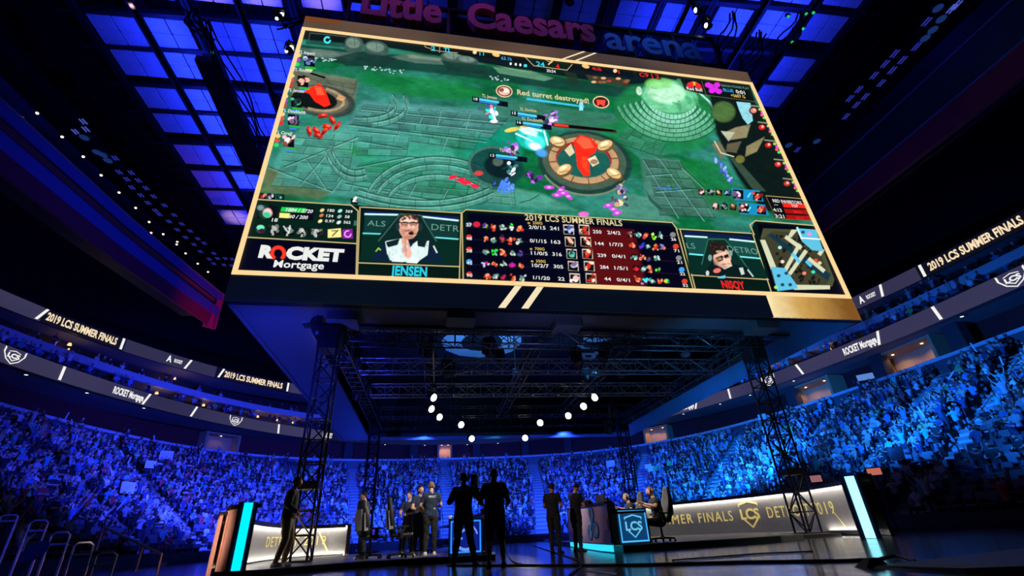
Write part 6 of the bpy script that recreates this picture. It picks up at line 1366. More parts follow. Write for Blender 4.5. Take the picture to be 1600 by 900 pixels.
# ---- floor cables and low ramp
def cable(pts, r, label, z=.015):
    b = MB(); P = smooth_curve([(p[0], p[1], z) for p in pts], 40); b.tube([tuple(p) for p in P], r, 8); o = b.build('floor_cable', M_CAB, None, True); return tag(o, label, 'cable')
g2 = lambda x, y: tuple(gnd(x, y, 0.01)[:2])
cable([g2(700, 884), g2(860, 884), g2(1000, 883), g2(1150, 879), g2(1300, 877), g2(1368, 875)], .02, 'long black cable running across the front of the floor')
cable([g2(1368, 875), g2(1400, 869), g2(1430, 877)], .016, 'short black cable looping over the cable ramp end')
cable([g2(830, 852), g2(880, 868), g2(908, 880), g2(890, 900)], .014, 'thin black cable crossing the floor towards the camera')
cable([g2(1050, 876), g2(1180, 866), g2(1270, 862)], .012, 'thin black cable leading to the right tower')
cable([g2(790, 860), g2(800, 876), g2(822, 884)], .014, 'thin black cable trailing from the man in shorts')
r = empty('cable_ramp', tuple(gnd(1480, 885, 0)), 'low black ramp wedge on the floor at the bottom right', 'ramp')
A1, A2, A3, A4 = [gnd(*p, 0)[:2] for p in ((1366, 888), (1640, 862), (1720, 905), (1510, 897))]
b = MB(); b.add([(*A1, 0), (*A2, 0), (*A3, 0), (*A4, 0), (A1[0]+.06, A1[1]+.02, .02), (*A2, .07), (*A3, .1), (*A4, .045)], [(0, 1, 2, 3)[::-1], (4, 5, 6, 7), (0, 1, 5, 4), (1, 2, 6, 5), (2, 3, 7, 6), (3, 0, 4, 7)]); b.build('wedge', M_STGF, r)
b = MB(); p = gnd(1366, 886, 0); b.add([(p[0]-.14, p[1]-.05, 0), (p[0]+.16, p[1]-.05, 0), (p[0]+.16, p[1]+.12, 0), (p[0]-.14, p[1]+.12, 0), (p[0]-.02, p[1], .085), (p[0]+.1, p[1], .085), (p[0]+.1, p[1]+.07, .085), (p[0]-.02, p[1]+.07, .085)], [(0, 1, 2, 3)[::-1], (4, 5, 6, 7), (0, 1, 5, 4), (1, 2, 6, 5), (2, 3, 7, 6), (3, 0, 4, 7)]); b.build('end_clamp', M_BLACK, r)
b = MB(); q = [gnd(*p_, 0)[:2] for p_ in ((920, 890), (964, 896), (962, 899), (915, 893))]; b.add([(*p_, .002) for p_ in q]+[(*p_, .006) for p_ in q], [(0, 1, 2, 3)[::-1], (4, 5, 6, 7), (0, 1, 5, 4), (1, 2, 6, 5), (2, 3, 7, 6), (3, 0, 4, 7)]); o = b.build('tape_mark', mat('white_tape', (.7, .7, .7), .6)); tag(o, 'short pale tape mark on the dark floor front', 'tape')
# ================================================================== PEOPLE
def fuse(mb, voxel, smooth=5):
    """melt overlapping volumes into one continuous skin"""
    me = bpy.data.meshes.new('volumes'); me.from_pydata([Vector(v) for v in mb.v], [], mb.f)
    bm = bmesh.new(); bm.from_mesh(me); bmesh.ops.recalc_face_normals(bm, faces=bm.faces); bm.to_mesh(me); bm.free()
    ob = bpy.data.objects.new('volumes', me); COL.objects.link(ob)
    rm = ob.modifiers.new('remesh', 'REMESH'); rm.mode = 'VOXEL'; rm.voxel_size = voxel
    if smooth: sm = ob.modifiers.new('smooth', 'SMOOTH'); sm.iterations = smooth; sm.factor = .5
    dg = bpy.context.evaluated_depsgraph_get(); dg.update()
    ev = ob.evaluated_get(dg); m2 = ev.to_mesh()
    v = np.array([tuple(p.co) for p in m2.vertices]); f = [tuple(p.vertices) for p in m2.polygons]
    ev.to_mesh_clear(); bpy.data.objects.remove(ob); bpy.data.meshes.remove(me)
    return v, f
def head_mesh(n=20, k=16):
    """skull with brow, sockets, nose, mouth, chin; face looks along +Y, origin at the skull centre"""
    vs = []; fs = []
    for i in range(k+1):
        th = pi*i/k
        for j in range(n):
            ph = 2*pi*j/n
            x, y, z = sin(th)*sin(ph), sin(th)*cos(ph), cos(th)
            X, Y, Z = .074*x, .094*y, .112*z
            if z < 0: X *= 1-.30*(-z)**1.2; Y = Y*(1-.12*(-z)) + .012*(-z)
            if y > 0:
                Y *= 1-.10*abs(x)
                f = y**2
                Y += f*(.020*math.exp(-((x/.16)**2))*math.exp(-(((z+.22)/.20)**2)))        # nose
                Y -= f*(.010*math.exp(-(((abs(x)-.36)/.16)**2))*math.exp(-(((z-.02)/.12)**2)))  # sockets
                Y += f*(.006*math.exp(-(((z-.2)/.12)**2))*math.exp(-((x/.6)**2)))                # brow
                Y += f*(.006*math.exp(-((x/.3)**2))*math.exp(-(((z+.55)/.10)**2)))               # lips
                Y -= f*(.004*math.exp(-((x/.4)**2))*math.exp(-(((z+.68)/.05)**2)))
                Y += f*(.010*math.exp(-((x/.35)**2))*math.exp(-(((z+.86)/.14)**2)))              # chin
            vs.append((X, Y, Z))
    for i in range(k):
        for j in range(n): fs.append((i*n+j, (i+1)*n+j, (i+1)*n+(j+1) % n, i*n+(j+1) % n))
    mb = MB(); mb.v = vs; mb.f = fs; mb.m = [0]*len(fs)
    for s in (-1, 1): mb.ell((s*.077, -.008, -.012), (.011, .022, .034), 8, 6, R=Matrix.Rotation(s*.3, 3, 'Z'))
    return mb
def hand_mesh(mb, wrist, direc, palm_n, curl=.5, side=1):
    """palm, four unequal bent fingers, and a thumb from the side of the palm"""
    w = Vector(wrist); d = Vector(direc).normalized(); n = Vector(palm_n); n = (n-d*n.dot(d)).normalized(); s = d.cross(n)*side
    rings = []
    for t, hw, hh in ((-.02, .024, .02), (.02, .034, .017), (.06, .042, .015), (.092, .040, .012)):
        c = w+d*t; rings.append([tuple(c+s*(hw*cos(a))+n*(hh*sin(a))) for a in np.linspace(0, 2*pi, 10, endpoint=False)])
    mb.loft(rings, closed=True, capends=True)
    for k, (o, L) in enumerate(((-.031, .068), (-.011, .078), (.010, .073), (.030, .056))):
        p = w+d*.088+s*o; pts = [p]; dd = d.copy()
        for seg, fr in enumerate((.45, .32, .23)):
            dd = (dd+n*curl*(.5+.35*seg)).normalized(); p = p+dd*L*fr; pts.append(p)
        mb.tube(pts, [.0092, .0088, .0080, .0060], 7)
    p = w+d*.025-s*.034; t = (d*.6-s*.75+n*.3).normalized(); q = p+t*.04; u = (d*.85-s*.2+n*.45).normalized(); mb.tube([p, q, q+u*.028], [.012, .0105, .008], 7)
SK = ['pelvis', 'spine', 'chest', 'neck', 'head', 'shL', 'elL', 'wrL', 'shR', 'elR', 'wrR', 'hiL', 'knL', 'anL', 'toL', 'hiR', 'knR', 'anR', 'toR']
PAR = dict(spine='pelvis', chest='spine', neck='chest', head='neck', shL='chest', elL='shL', wrL='elL', shR='chest', elR='shR', wrR='elR', hiL='pelvis', knL='hiL', anL='knL', toL='anL', hiR='pelvis', knR='hiR', anR='knR', toR='anR')
RAD = dict(pelvis=(.15, .115), spine=(.135, .105), chest=(.165, .118), neck=(.064, .066), head=(.062, .066), sh=(.066, .066), el=(.045, .045), wr=(.030, .026), hi=(.098, .1), kn=(.062, .064), an=(.043, .045), to=(.040, .030))
def pose(lean=0.0, head=(0, 0.03), L=((-.24, -.02, 1.15), (-.25, .12, .92)), R=((.24, -.02, 1.15), (.25, .12, .92)), legL=((-.11, .02, .50), (-.12, -.03, .085)), legR=((.11, .02, .50), (.12, -.03, .085)), ph=.95, seat=False, twist=0.0, bulk=1.0):
    J = {}
    J['pelvis'] = (0, 0, ph); ly = lambda h: lean*(h-.0)
    d = lambda h: (0, sin(lean)*h, ph+cos(lean)*h)
    J['spine'] = d(.2); J['chest'] = d(.40); J['neck'] = (0, d(.54)[1]+.01, d(.54)[2]); J['head'] = (head[0]*.5, d(.655)[1]+.02+head[1]*.5, d(.655)[2])
    c = d(.47); ct, st = cos(twist), sin(twist)
    J['shL'] = (-.175*ct, c[1]-.175*st, c[2]); J['shR'] = (.175*ct, c[1]+.175*st, c[2])
    J['elL'], J['wrL'] = L; J['elR'], J['wrR'] = R
    J['hiL'] = (-.095, .0, ph-.06); J['hiR'] = (.095, 0, ph-.06)
    J['knL'], J['anL'] = legL; J['knR'], J['anR'] = legR
    for s in 'LR':
        a = Vector(J['an'+s]); J['to'+s] = (a.x+(-.02 if s == 'L' else .02), a.y+.13, a.z-.045)
    J['_bulk'] = bulk; J['_hc'] = (head[0], d(.74)[1]+.025+head[1], d(.71)[2]+.0)
    return J
def body_volumes(J, n=14):
    b = J['_bulk']; mb = MB(); V = lambda k: Vector(J[k])
    ax = (V('chest')-V('pelvis')).normalized(); rt = (V('shR')-V('shL')).normalized(); fw = ax.cross(rt)*-1
    rings = []
    for h, rx, ry in ((-.13, .06, .06), (-.09, .135, .10), (0, .158, .118), (.1, .150, .110), (.2, .143, .106), (.32, .162, .116), (.42, .172, .114), (.49, .150, .095), (.535, .085, .07), (.56, .05, .05)):
        c = V('pelvis')+ax*h; k = b if h < .5 else 1
        rings.append([tuple(c+rt*(rx*k*cos(a))+fw*(ry*(k if h > .3 else k**1.4)*sin(a))) for a in np.linspace(0, 2*pi, n, endpoint=False)])
    mb.loft(rings, closed=True, capends=True)
    def limb(pts, rs):
        mb.tube(pts, rs, 10)
        for p, r in zip(pts, rs): mb.ell(p, (r, r, r), 10, 6)
    k = 1+(b-1)*.6
    limb([V('neck')-ax*.08, V('neck'), V('head')], [.07, .058, .056])
    for s_ in 'LR':
        sh, el, wr = V('sh'+s_), V('el'+s_), V('wr'+s_); c = V('pelvis')+ax*.45
        limb([c, sh], [.07, .066*k]); limb([sh, sh.lerp(el, .35), el], [.064*k, .056*k, .043*k]); limb([el, el.lerp(wr, .3), wr], [.042*k, .043*k, .027])
        hi, kn, an, to = V('hi'+s_), V('kn'+s_), V('an'+s_), V('to'+s_)
        limb([hi, hi.lerp(kn, .4), kn], [.098*k, .086*k, .060*k]); limb([kn, kn.lerp(an, .3), an], [.058*k, .060*k, .038]); limb([an, to], [.038, .03])
    return mb
def grow(J, levels=1):
    return fuse(body_volumes(J), .017 if levels == 2 else .03, 4)
def regions(v, f, J):
    segs = [(n, PAR[n]) for n in SK if n in PAR]; A = np.array([J[p] for n, p in segs]); B = np.array([J[n] for n, p in segs])
    c = np.array([v[list(q)].mean(0) for q in f]); D = B-A; L = (D**2).sum(1)
    t = np.clip(((c[:, None]-A)*D).sum(-1)/L, 0, 1); dist = np.linalg.norm(c[:, None]-A-t[..., None]*D, axis=-1)
    rad = np.array([RAD[n if n in RAD else n[:2]][0] for n, p in segs]); k = np.argmin(dist-rad*.6, 1)
    ax = np.array(J['chest'])-np.array(J['pelvis']); ax /= np.linalg.norm(ax)
    hgt = (c-np.array(J['pelvis']))@ax; nk = np.array(J['neck']); rad_n = np.linalg.norm((c-nk)[:, :2], axis=1)
    return [segs[i][0] for i in k], t[np.arange(len(f)), k], hgt, rad_n
M_EYE = mat('eye_dark', (.03, .025, .02), .3, vary=0)
SKINS = {'light': s2l(224, 172, 146), 'tan': s2l(196, 140, 108), 'brown': s2l(128, 84, 60)}
for k, c in SKINS.items(): mat('skin_'+k, c, .55, vary=.05)
def cloth(name, col): return mat('cloth_'+name, col, .85, vary=.15, scale=18)
def person(loc, facing, J, label, skin='light', shirt=None, trousers=None, hair=None, sleeves=1.0, legs=1.0, shoes=None, group=None, head_turn=(0, 0, 0), hairstyle='short', beard=None, hand_n=((0, 1, -.3), (0, 1, -.3)), curl=(.45, .45), hand_dir=None, extra=None, print_=None, height=1.0):
    """loc = ground point; facing = heading angle the body looks to"""
    r = empty('person', (0, 0, 0), label, 'person', group)
    v, f = grow(J, 2); reg, tt, hgt, rdn = regions(v, f, J)
    mb = MB(); mb.add(v, f)
    Rh = Matrix.Rotation(head_turn[2], 3, 'Z')@Matrix.Rotation(head_turn[0], 3, 'X')@Matrix.Rotation(head_turn[1], 3, 'Y'); hc = Vector(J['_hc'])
    h = head_mesh(); mb.add([Rh@Vector(p)+hc for p in h.v], h.f)
    for s, a, n_, cu, sd in (('L', 'wrL', hand_n[0], curl[0], 1), ('R', 'wrR', hand_n[1], curl[1], -1)):
        e = Vector(J['el'+s]); w = Vector(J[a]); dd = (w-e) if hand_dir is None or hand_dir[0 if s == 'L' else 1] is None else Vector(hand_dir[0 if s == 'L' else 1])
        hand_mesh(mb, w, dd, n_, cu, sd)
    # bare feet sit inside the shoes
    mb.build('body', MATS['skin_'+skin], r, True)
    eb = MB()
    for s in (-1, 1): eb.ell(Rh@Vector((s*.029, .083, .002))+hc, (.011, .006, .006), 8, 6, R=Rh)
    eb.add([Rh@Vector(p)+hc for p in ((-.02, .101, -.062), (0, .104, -.065), (.02, .101, -.062), (0, .104, -.059))], [(0, 1, 2, 3)])
    eb.build('face_detail', M_EYE, r)
    # clothing follows the body surface
    nv = np.zeros_like(v)
    for q in f:
        a_, b_, c_ = v[q[0]], v[q[1]], v[q[2]]; n = np.cross(b_-a_, c_-a_)
        for i in q: nv[i] += n
    nv /= np.maximum(np.linalg.norm(nv, axis=1, keepdims=True), 1e-9)
    def garment(nm, test, thick, mt):
        keep = [q for q, g_, t, h_, rn in zip(f, reg, tt, hgt, rdn) if test(g_, t, h_, rn)]
        if not keep: return None
        used = sorted({i for q in keep for i in q}); mp = {i: k for k, i in enumerate(used)}
        b = MB(); wob = np.array([[sin(p[2]*38+p[0]*9)*.004, sin(p[2]*33+p[0]*21)*.004, 0] for p in v[used]])
        out = v[used]+nv[used]*thick+wob*min(1, thick/.01)
        inn = v[used]+nv[used]*.002
        b.add(list(out)+list(inn), [tuple(mp[i] for i in q) for q in keep])
        # close the hems
        ecount = {}
        for q in keep:
            for i in range(len(q)): e = (q[i], q[(i+1) % len(q)]); ecount[e] = 1
        n0 = len(used)
        hem = [(mp[a], mp[b_], mp[b_]+n0, mp[a]+n0) for (a, b_) in ecount if (b_, a) not in ecount]
        b.f += [tuple(h_) for h_ in hem]; b.m += [0]*len(hem)
        return b.build(nm, mt, r, True)
    def tz(g_, t, h_, rn):
        if g_ in ('spine', 'chest', 'shL', 'shR', 'hiL', 'hiR'): return h_ > -.035
        if g_ in ('elL', 'elR'): return t < (.55 if sleeves < .9 else 2)
        if g_ in ('wrL', 'wrR'): return sleeves >= .9 and t < .93
        return g_ in ('neck', 'head') and rn > .066 and h_ < .565
    def lz(g_, t, h_, rn):
        if g_ in ('hiL', 'hiR'): return True
        if g_ in ('knL', 'knR'): return True
        if g_ in ('anL', 'anR'): return legs >= .9 or t < .12
        return g_ == 'spine' and h_ < .06
    if trousers: garment('trousers', lz, .014, cloth(*trousers))
    sh = garment('shirt', tz, .020, cloth(*shirt)) if shirt else None
    if print_ and sh:
        pb = MB(); print_(pb, J); pb.build('shirt_print', cloth('white_print', (.8, .8, .8)), sh)
    for s in 'LR':
        a = Vector(J['an'+s]); t = Vector(J['to'+s]); d = (t-a); d.z = 0
        if d.length < .02: d = Vector((0, .13, 0))
        d.normalize(); sd = Vector((d.y, -d.x, 0)); z0 = a.z-.085
        b = MB(); rings = []
        for u, w_, hh in ((-.075, .03, .07), (-.06, .042, .085), (-.01, .046, .095), (.05, .047, .078), (.11, .052, .055), (.16, .046, .045), (.185, .025, .03)):
            c = a+d*u; rings.append([(c+sd*w_*x).x for x in ()] or [tuple(Vector((c.x, c.y, z0))+sd*(w_*x)+Vector((0, 0, hh*y))) for x, y in ((-1, 0), (1, 0), (1.02, .4), (.72, 1), (-.72, 1), (-1.02, .4))])
        b.loft(rings, closed=True, capends=True); b.build('shoe', cloth(*(shoes or ('black_shoe', (.02, .02, .02)))), r, True)
    if hair:
        hb = MB(); n, k = 20, 9
        lim = {'short': 1.75, 'long': 2.3, 'shaved': 1.5}[hairstyle]
        vs = []
        for i in range(k+1):
            for j in range(n):
                ph = 2*pi*j/n; face = max(0, cos(ph)); th = (lim-(lim-.95)*face**.6)*i/k
                x, y, z = sin(th)*sin(ph), sin(th)*cos(ph), cos(th); q = .010 if hairstyle != 'shaved' else .003
                q *= 1+.5*sin(ph*7+i*2)*sin(i*1.7)
                vs.append(Rh@Vector(((.074+q)*x, (.094+q)*y-.004, (.112+q*1.3)*z+.004))+hc)
        hb.add(vs, [(i*n+j, (i+1)*n+j, (i+1)*n+(j+1) % n, i*n+(j+1) % n) for i in range(k) for j in range(n)])
        hb.build('hair', cloth(*hair), r, True)
    if beard:
        hb = MB(); vs = []
        for i in range(6):
            for j in range(11):
                ph = -1.5+3.0*j/10; th = 1.95+.95*i/5; x, y, z = sin(th)*sin(ph), sin(th)*cos(ph), cos(th)
                g_ = 1-.26*(-z)**1.2; vs.append(Rh@Vector((.080*x*g_, .106*y+.006, .118*z))+hc)
        hb.add(vs, [(i*11+j, (i+1)*11+j, (i+1)*11+j+1, i*11+j+1) for i in range(5) for j in range(10)]); hb.build('beard', cloth(*beard), r, True)
    if extra: extra(r, J, Rh, hc)
    r.location = loc; r.rotation_euler = (0, 0, facing-pi/2); r.scale = (height,)*3
    return r
def headset(r, J, Rh, hc):
    b = MB(); b.tube([Rh@Vector((.094*sin(a), -.005, .122*cos(a)+.004))+hc for a in np.linspace(-1.5, 1.5, 12)], .011, 6); b.build('headband', M_BLACK, r)
    for s in (-1, 1):
        b = MB(); b.lathe([(.038, -.014), (.042, 0), (.03, .018)], Rh@Vector((s*.09, -.005, -.01))+hc, Rh@Matrix.Rotation(s*pi/2, 3, 'Y'), 12); b.build('ear_cup', M_BLACK, r)
    b = MB(); b.tube([Rh@Vector(p)+hc for p in ((-.088, .01, -.03), (-.075, .07, -.07), (-.03, .115, -.075))], .005, 6); b.ell(Rh@Vector((-.03, .115, -.075))+hc, (.01, .01, .01), 8, 6); b.build('microphone', M_BLACK, r)
fa = lambda x, y: atan2(y, x)
NAVY = ('navy_jersey', (.02, .032, .075)); BLK = ('black_shirt', (.012, .012, .014)); DKT = ('dark_trousers', (.018, .018, .022))
def gp(x, y, z): return tuple(float(q) for q in gnd(x, y, z))
# 1 man in tan trousers, in profile, looking right
person(gp(438, 886, ZL), radians(5), pose(L=((-.23, -.04, 1.17), (-.20, .14, .99)), R=((.23, .0, 1.17), (.18, .2, 1.03)), legL=((-.1, .10, .51), (-.1, .02, .085)), legR=((.1, .03, .50), (.11, -.10, .085)), lean=.03, bulk=1.12), 'man in profile in dark jacket, tan trousers and white sneakers by the left tower', 'tan', ('dark_jacket', (.014, .016, .03)), ('tan_chinos', (.36, .25, .14)), ('dark_hair', (.015, .012, .01)), shoes=('white_sneaker', (.75, .75, .8)), height=1.0)
# 2 cameraman from behind
def shoulder_cam(r, J, Rh, hc):
    b = MB(); b.box((.24, .12, 1.62), (.15, .42, .2), bev=.03); b.build('video_camera', M_BLACK, r)
    b = MB(); b.lathe([(.05, 0), (.065, .14), (.07, .18)], (.24, .33, 1.62), Matrix.Rotation(radians(-90), 3, 'X'), 14); b.build('camera_lens', M_BLACK, r, True)
    b = MB(); b.box((.05, .16, 1.66), (.12, .1, .07), bev=.02); b.box((.24, -.15, 1.6), (.12, .14, .2), bev=.02); b.bar((.24, .1, 1.72), (.24, .3, 1.78), .03); b.build('viewfinder_and_battery', M_BLACK, r)
def collar_print(pb, J):
    y = J['chest'][1]-.152; pb.add([(-.13, y, 1.40), (.10, y, 1.40), (.10, y-.004, 1.425), (-.13, y-.004, 1.425)], [(0, 1, 2, 3)])
person(gp(724, 884, 0), radians(80), pose(L=((-.30, -.02, 1.2), (-.24, .22, 1.3)), R=((.33, .06, 1.25), (.26, .26, 1.48)), legL=((-.13, .04, .5), (-.2, .0, .085)), legR=((.14, .02, .5), (.24, .02, .085)), bulk=1.12), 'cameraman in black seen from behind with a video camera on his shoulder', 'tan', BLK, DKT, ('dark_hair', (.015, .012, .01)), extra=shoulder_cam, print_=collar_print, height=.97)
# 3 man in shorts from behind
person(gp(775, 887, 0), radians(82), pose(L=((-.29, .0, 1.15), (-.22, .22, 1.10)), R=((.29, .0, 1.15), (.24, .22, 1.08)), legL=((-.12, .03, .5), (-.13, -.02, .085)), legR=((.12, .02, .5), (.15, .02, .085)), bulk=1.22), 'heavyset man in dark polo shirt and shorts seen from behind, right of the cameraman', 'tan', ('dark_polo', (.014, .015, .022)), ('dark_shorts', (.02, .02, .026)), ('dark_hair', (.015, .012, .01)), sleeves=.5, legs=.5, hairstyle='shaved', shoes=('dark_shoe', (.02, .02, .025)), height=.92)
# 4, 5 crew near the right desk
person(gp(869, 865, 0), radians(55), pose(L=((-.27, .03, 1.17), (-.15, .2, 1.12)), R=((.27, .03, 1.17), (.16, .22, 1.12)), legL=((-.1, .02, .5), (-.1, -.02, .085)), legR=((.1, .02, .5), (.12, -.02, .085)), bulk=1.1), 'crew member in black standing nearest the narrow blue stairs, back turned', 'tan', BLK, DKT, ('dark_hair', (.015, .012, .01)), sleeves=.5, height=1.0)
def handy(r, J, Rh, hc):
    b = MB(); b.box((.05, .50, 1.24), (.2, .1, .13), bev=.02); b.lathe([(.04, 0), (.045, .12)], (.05, .54, 1.24), Matrix.Rotation(radians(-90), 3, 'X'), 12); b.build('photo_camera', M_BLACK, r)
person(gp(905, 862, 0), radians(28), pose(L=((-.22, .2, 1.18), (-.05, .42, 1.2)), R=((.24, .16, 1.16), (.12, .42, 1.2)), legL=((-.1, .04, .5), (-.13, .0, .085)), legR=((.1, .0, .5), (.13, -.04, .085)), lean=.1, bulk=1.08), 'crew member in black holding a camera out over the bronze desk front', 'light', BLK, DKT, ('dark_hair', (.015, .012, .01)), sleeves=.5, head_turn=(-.35, 0, 0), extra=handy, height=1.0)
# 6-9 players behind the left desk
def back_name(pb, J):
    y = J['chest'][1]-.150
    v, fs, w = text_geo('IMPACT', .03); pb.add([(-.10+.2*p[0]/w, y, 1.36+p[1]*.05) for p in v], fs)
    pb.add([(-.02, y, 1.47), (.02, y, 1.47), (.02, y, 1.49), (-.02, y, 1.49)], [(0, 1, 2, 3)]); pb.add([(-.02, y+.02, 1.08), (.10, y+.02, 1.08), (.10, y+.02, 1.105), (-.02, y+.02, 1.105)], [(0, 1, 2, 3)])
pl6 = person(gp(671, 868, ZL), radians(100), pose(L=((-.28, .05, 1.18), (-.18, .26, 1.12)), R=((.28, .04, 1.18), (.2, .22, 1.15)), legL=((-.1, .03, .5), (-.12, .0, .085)), legR=((.1, .0, .5), (.13, .03, .085)), bulk=1.06), 'player in navy jersey with white back lettering standing with his back turned', 'light', NAVY, ('black_track_pants', (.014, .014, .016)), ('light_brown_hair', (.25, .14, .07)), sleeves=.5, shoes=('white_red_sneaker', (.75, .68, .66)), print_=back_name, height=1.02)
person(gp(652, 868, ZL), radians(-58), pose(L=((-.26, .08, 1.18), (-.06, .27, 1.12)), R=((.27, .08, 1.17), (.12, .32, 1.10)), legL=((-.1, .03, .5), (-.12, .0, .085)), legR=((.1, .0, .5), (.13, .03, .085)), bulk=1.06), 'smiling dark haired player in navy jersey facing the camera beside the turned player', 'light', NAVY, ('black_track_pants', (.014, .014, .016)), ('black_hair', (.012, .010, .01)), sleeves=.5, shoes=('white_sneaker', (.75, .75, .8)), head_turn=(0, 0, -.2), height=1.0)
SEATP = dict(ph=.52, legL=((-.13, .44, .50), (-.13, .42, .085)), legR=((.13, .44, .50), (.13, .42, .085)))
person((-.85, 15.4, ZL), radians(-110), pose(L=((-.25, .08, 1.18), (-.10, .28, 1.14)), R=((.27, .08, 1.17), (.12, .3, 1.1)), legL=((-.1, .03, .5), (-.12, .0, .085)), legR=((.1, .0, .5), (.13, .03, .085))), 'player in glasses and navy jersey half hidden behind the left gaming chairs', 'light', NAVY, ('black_track_pants', (.014, .014, .016)), ('brown_hair', (.06, .035, .02)), sleeves=.5, shoes=('white_sneaker', (.75, .75, .8)), height=.93)
person((-2.0, 14.9, ZL), radians(-160), pose(L=((-.26, .06, 1.18), (-.2, .2, 1.0)), R=((.45, .12, 1.25), (.72, .16, 1.10)), legL=((-.1, .03, .5), (-.12, .0, .085)), legR=((.1, .0, .5), (.13, .03, .085)), lean=.1), 'dark haired player behind the leftmost gaming chair reaching an arm out to the left', 'light', NAVY, ('black_track_pants', (.014, .014, .016)), ('black_hair', (.012, .010, .01)), sleeves=.5, shoes=('white_sneaker', (.75, .75, .8)), height=.93)
# 10-12 seated players at the right desk
CJ = ('black_teal_jersey', (.014, .018, .022))
def seatpose(bulk=1.05, lean=.12): return pose(lean=lean, L=((-.25, .14, .84), (-.16, .42, .93)), R=((.25, .14, .84), (.16, .42, .93)), bulk=bulk, **SEATP)
def patch(pb, J): y = .19; pb.add([(-.05, y, .83), (.06, y, .83), (.06, y+.012, .89), (-.05, y+.012, .89)], [(0, 1, 2, 3)])
person((6.1, 13.75, ZRp), radians(176), seatpose(1.15), 'nearest seated player with ginger hair, beard, headset and black jersey', 'light', CJ, ('black_track_pants', (.014, .014, .016)), ('ginger_hair', (.42, .16, .07)), sleeves=.5, beard=('ginger_beard', (.40, .14, .06)), extra=headset, print_=patch, shoes=('white_sneaker', (.75, .75, .8)), height=1.03)
person((5.95, 15.3, ZRp), radians(178), seatpose(1.05), 'second seated player with pale blond hair and headset in black and teal jersey', 'light', CJ, ('black_track_pants', (.014, .014, .016)), ('blond_hair', (.62, .52, .36)), sleeves=.5, extra=headset, print_=patch, height=1.0)
person((5.85, 16.9, ZRp), radians(178), seatpose(1.0), 'third seated headset player mostly hidden beyond the blond player', 'light', CJ, ('black_track_pants', (.014, .014, .016)), ('black_hair', (.012, .010, .01)), sleeves=.5, extra=headset, height=1.0)
# ================================================================== CROWD AND SEATS
AISLE_PX = [96, 228, 552, 697, 843, 1003, 1130, 1255, 1400, 1545]
def ring_k(t): return ring(*bowl(t), 0.0, N=60)
Pm = ring_k(12.5); Pm[:, 2] = rowz(12)
pm = np.array([px_of(p)[0] if (p-CAMP)@FWD > 1 else (1e5 if p[0] > 0 else -1e5) for p in Pm])
def q_of_px(x): return float(np.interp(-x, -pm, np.arange(len(pm))))
AQ = [q_of_px(x) for x in AISLE_PX]
POSES = {
 'sitting with hands in lap': dict(ph=.50, L=((-.25, .10, .78), (-.12, .32, .68)), R=((.25, .10, .78), (.12, .32, .68)), legL=((-.13, .40, .48), (-.13, .40, .085)), legR=((.13, .40, .48), (.13, .40, .085)), lean=-.05),
 'sitting and clapping': dict(ph=.50, L=((-.27, .16, .84), (-.05, .36, .98)), R=((.27, .16, .84), (.05, .36, .98)), legL=((-.13, .40, .48), (-.13, .40, .085)), legR=((.13, .40, .48), (.13, .40, .085)), lean=.08),
 'leaning forward in the seat': dict(ph=.50, L=((-.24, .36, .72), (-.08, .58, .66)), R=((.24, .36, .72), (.08, .58, .66)), legL=((-.15, .40, .48), (-.16, .40, .085)), legR=((.15, .40, .48), (.16, .40, .085)), lean=.42),
 'sitting with both arms raised': dict(ph=.50, L=((-.30, .10, 1.20), (-.34, .14, 1.50)), R=((.30, .10, 1.20), (.30, .16, 1.52)), legL=((-.13, .40, .48), (-.13, .40, .085)), legR=((.13, .40, .48), (.13, .40, .085)), lean=0.0),
 'standing with both arms raised': dict(L=((-.30, .06, 1.62), (-.36, .10, 1.92)), R=((.30, .06, 1.62), (.36, .10, 1.94)), lean=0.0),
 'standing with arms folded': dict(L=((-.25, .10, 1.17), (.06, .22, 1.20)), R=((.25, .10, 1.17), (-.06, .24, 1.22)), lean=0.0),
 'standing and clapping overhead': dict(L=((-.26, .12, 1.62), (-.03, .18, 1.86)), R=((.26, .12, 1.62), (.03, .18, 1.86)), lean=.03),
 'sitting with one arm up': dict(ph=.50, L=((-.25, .10, .78), (-.12, .32, .68)), R=((.30, .08, 1.18), (.26, .10, 1.48)), legL=((-.13, .40, .48), (-.13, .40, .085)), legR=((.13, .40, .48), (.13, .40, .085)), lean=0.0),
}
PN = list(POSES); PW = np.array([.30, .18, .14, .12, .05, .06, .04, .11]); PW /= PW.sum()
M_CSK = mat('crowd_skin', s2l(222, 174, 150), .6, vary=.1); M_CHR = mat('crowd_hair', (.05, .035, .025), .7, vary=.2); M_CTR = mat('crowd_dark_trousers', (.04, .045, .07), .8, vary=.2)
M_CSH = mat('crowd_shirt', (.5, .5, .5), .8, vary=.15, scale=9, objcol=True)
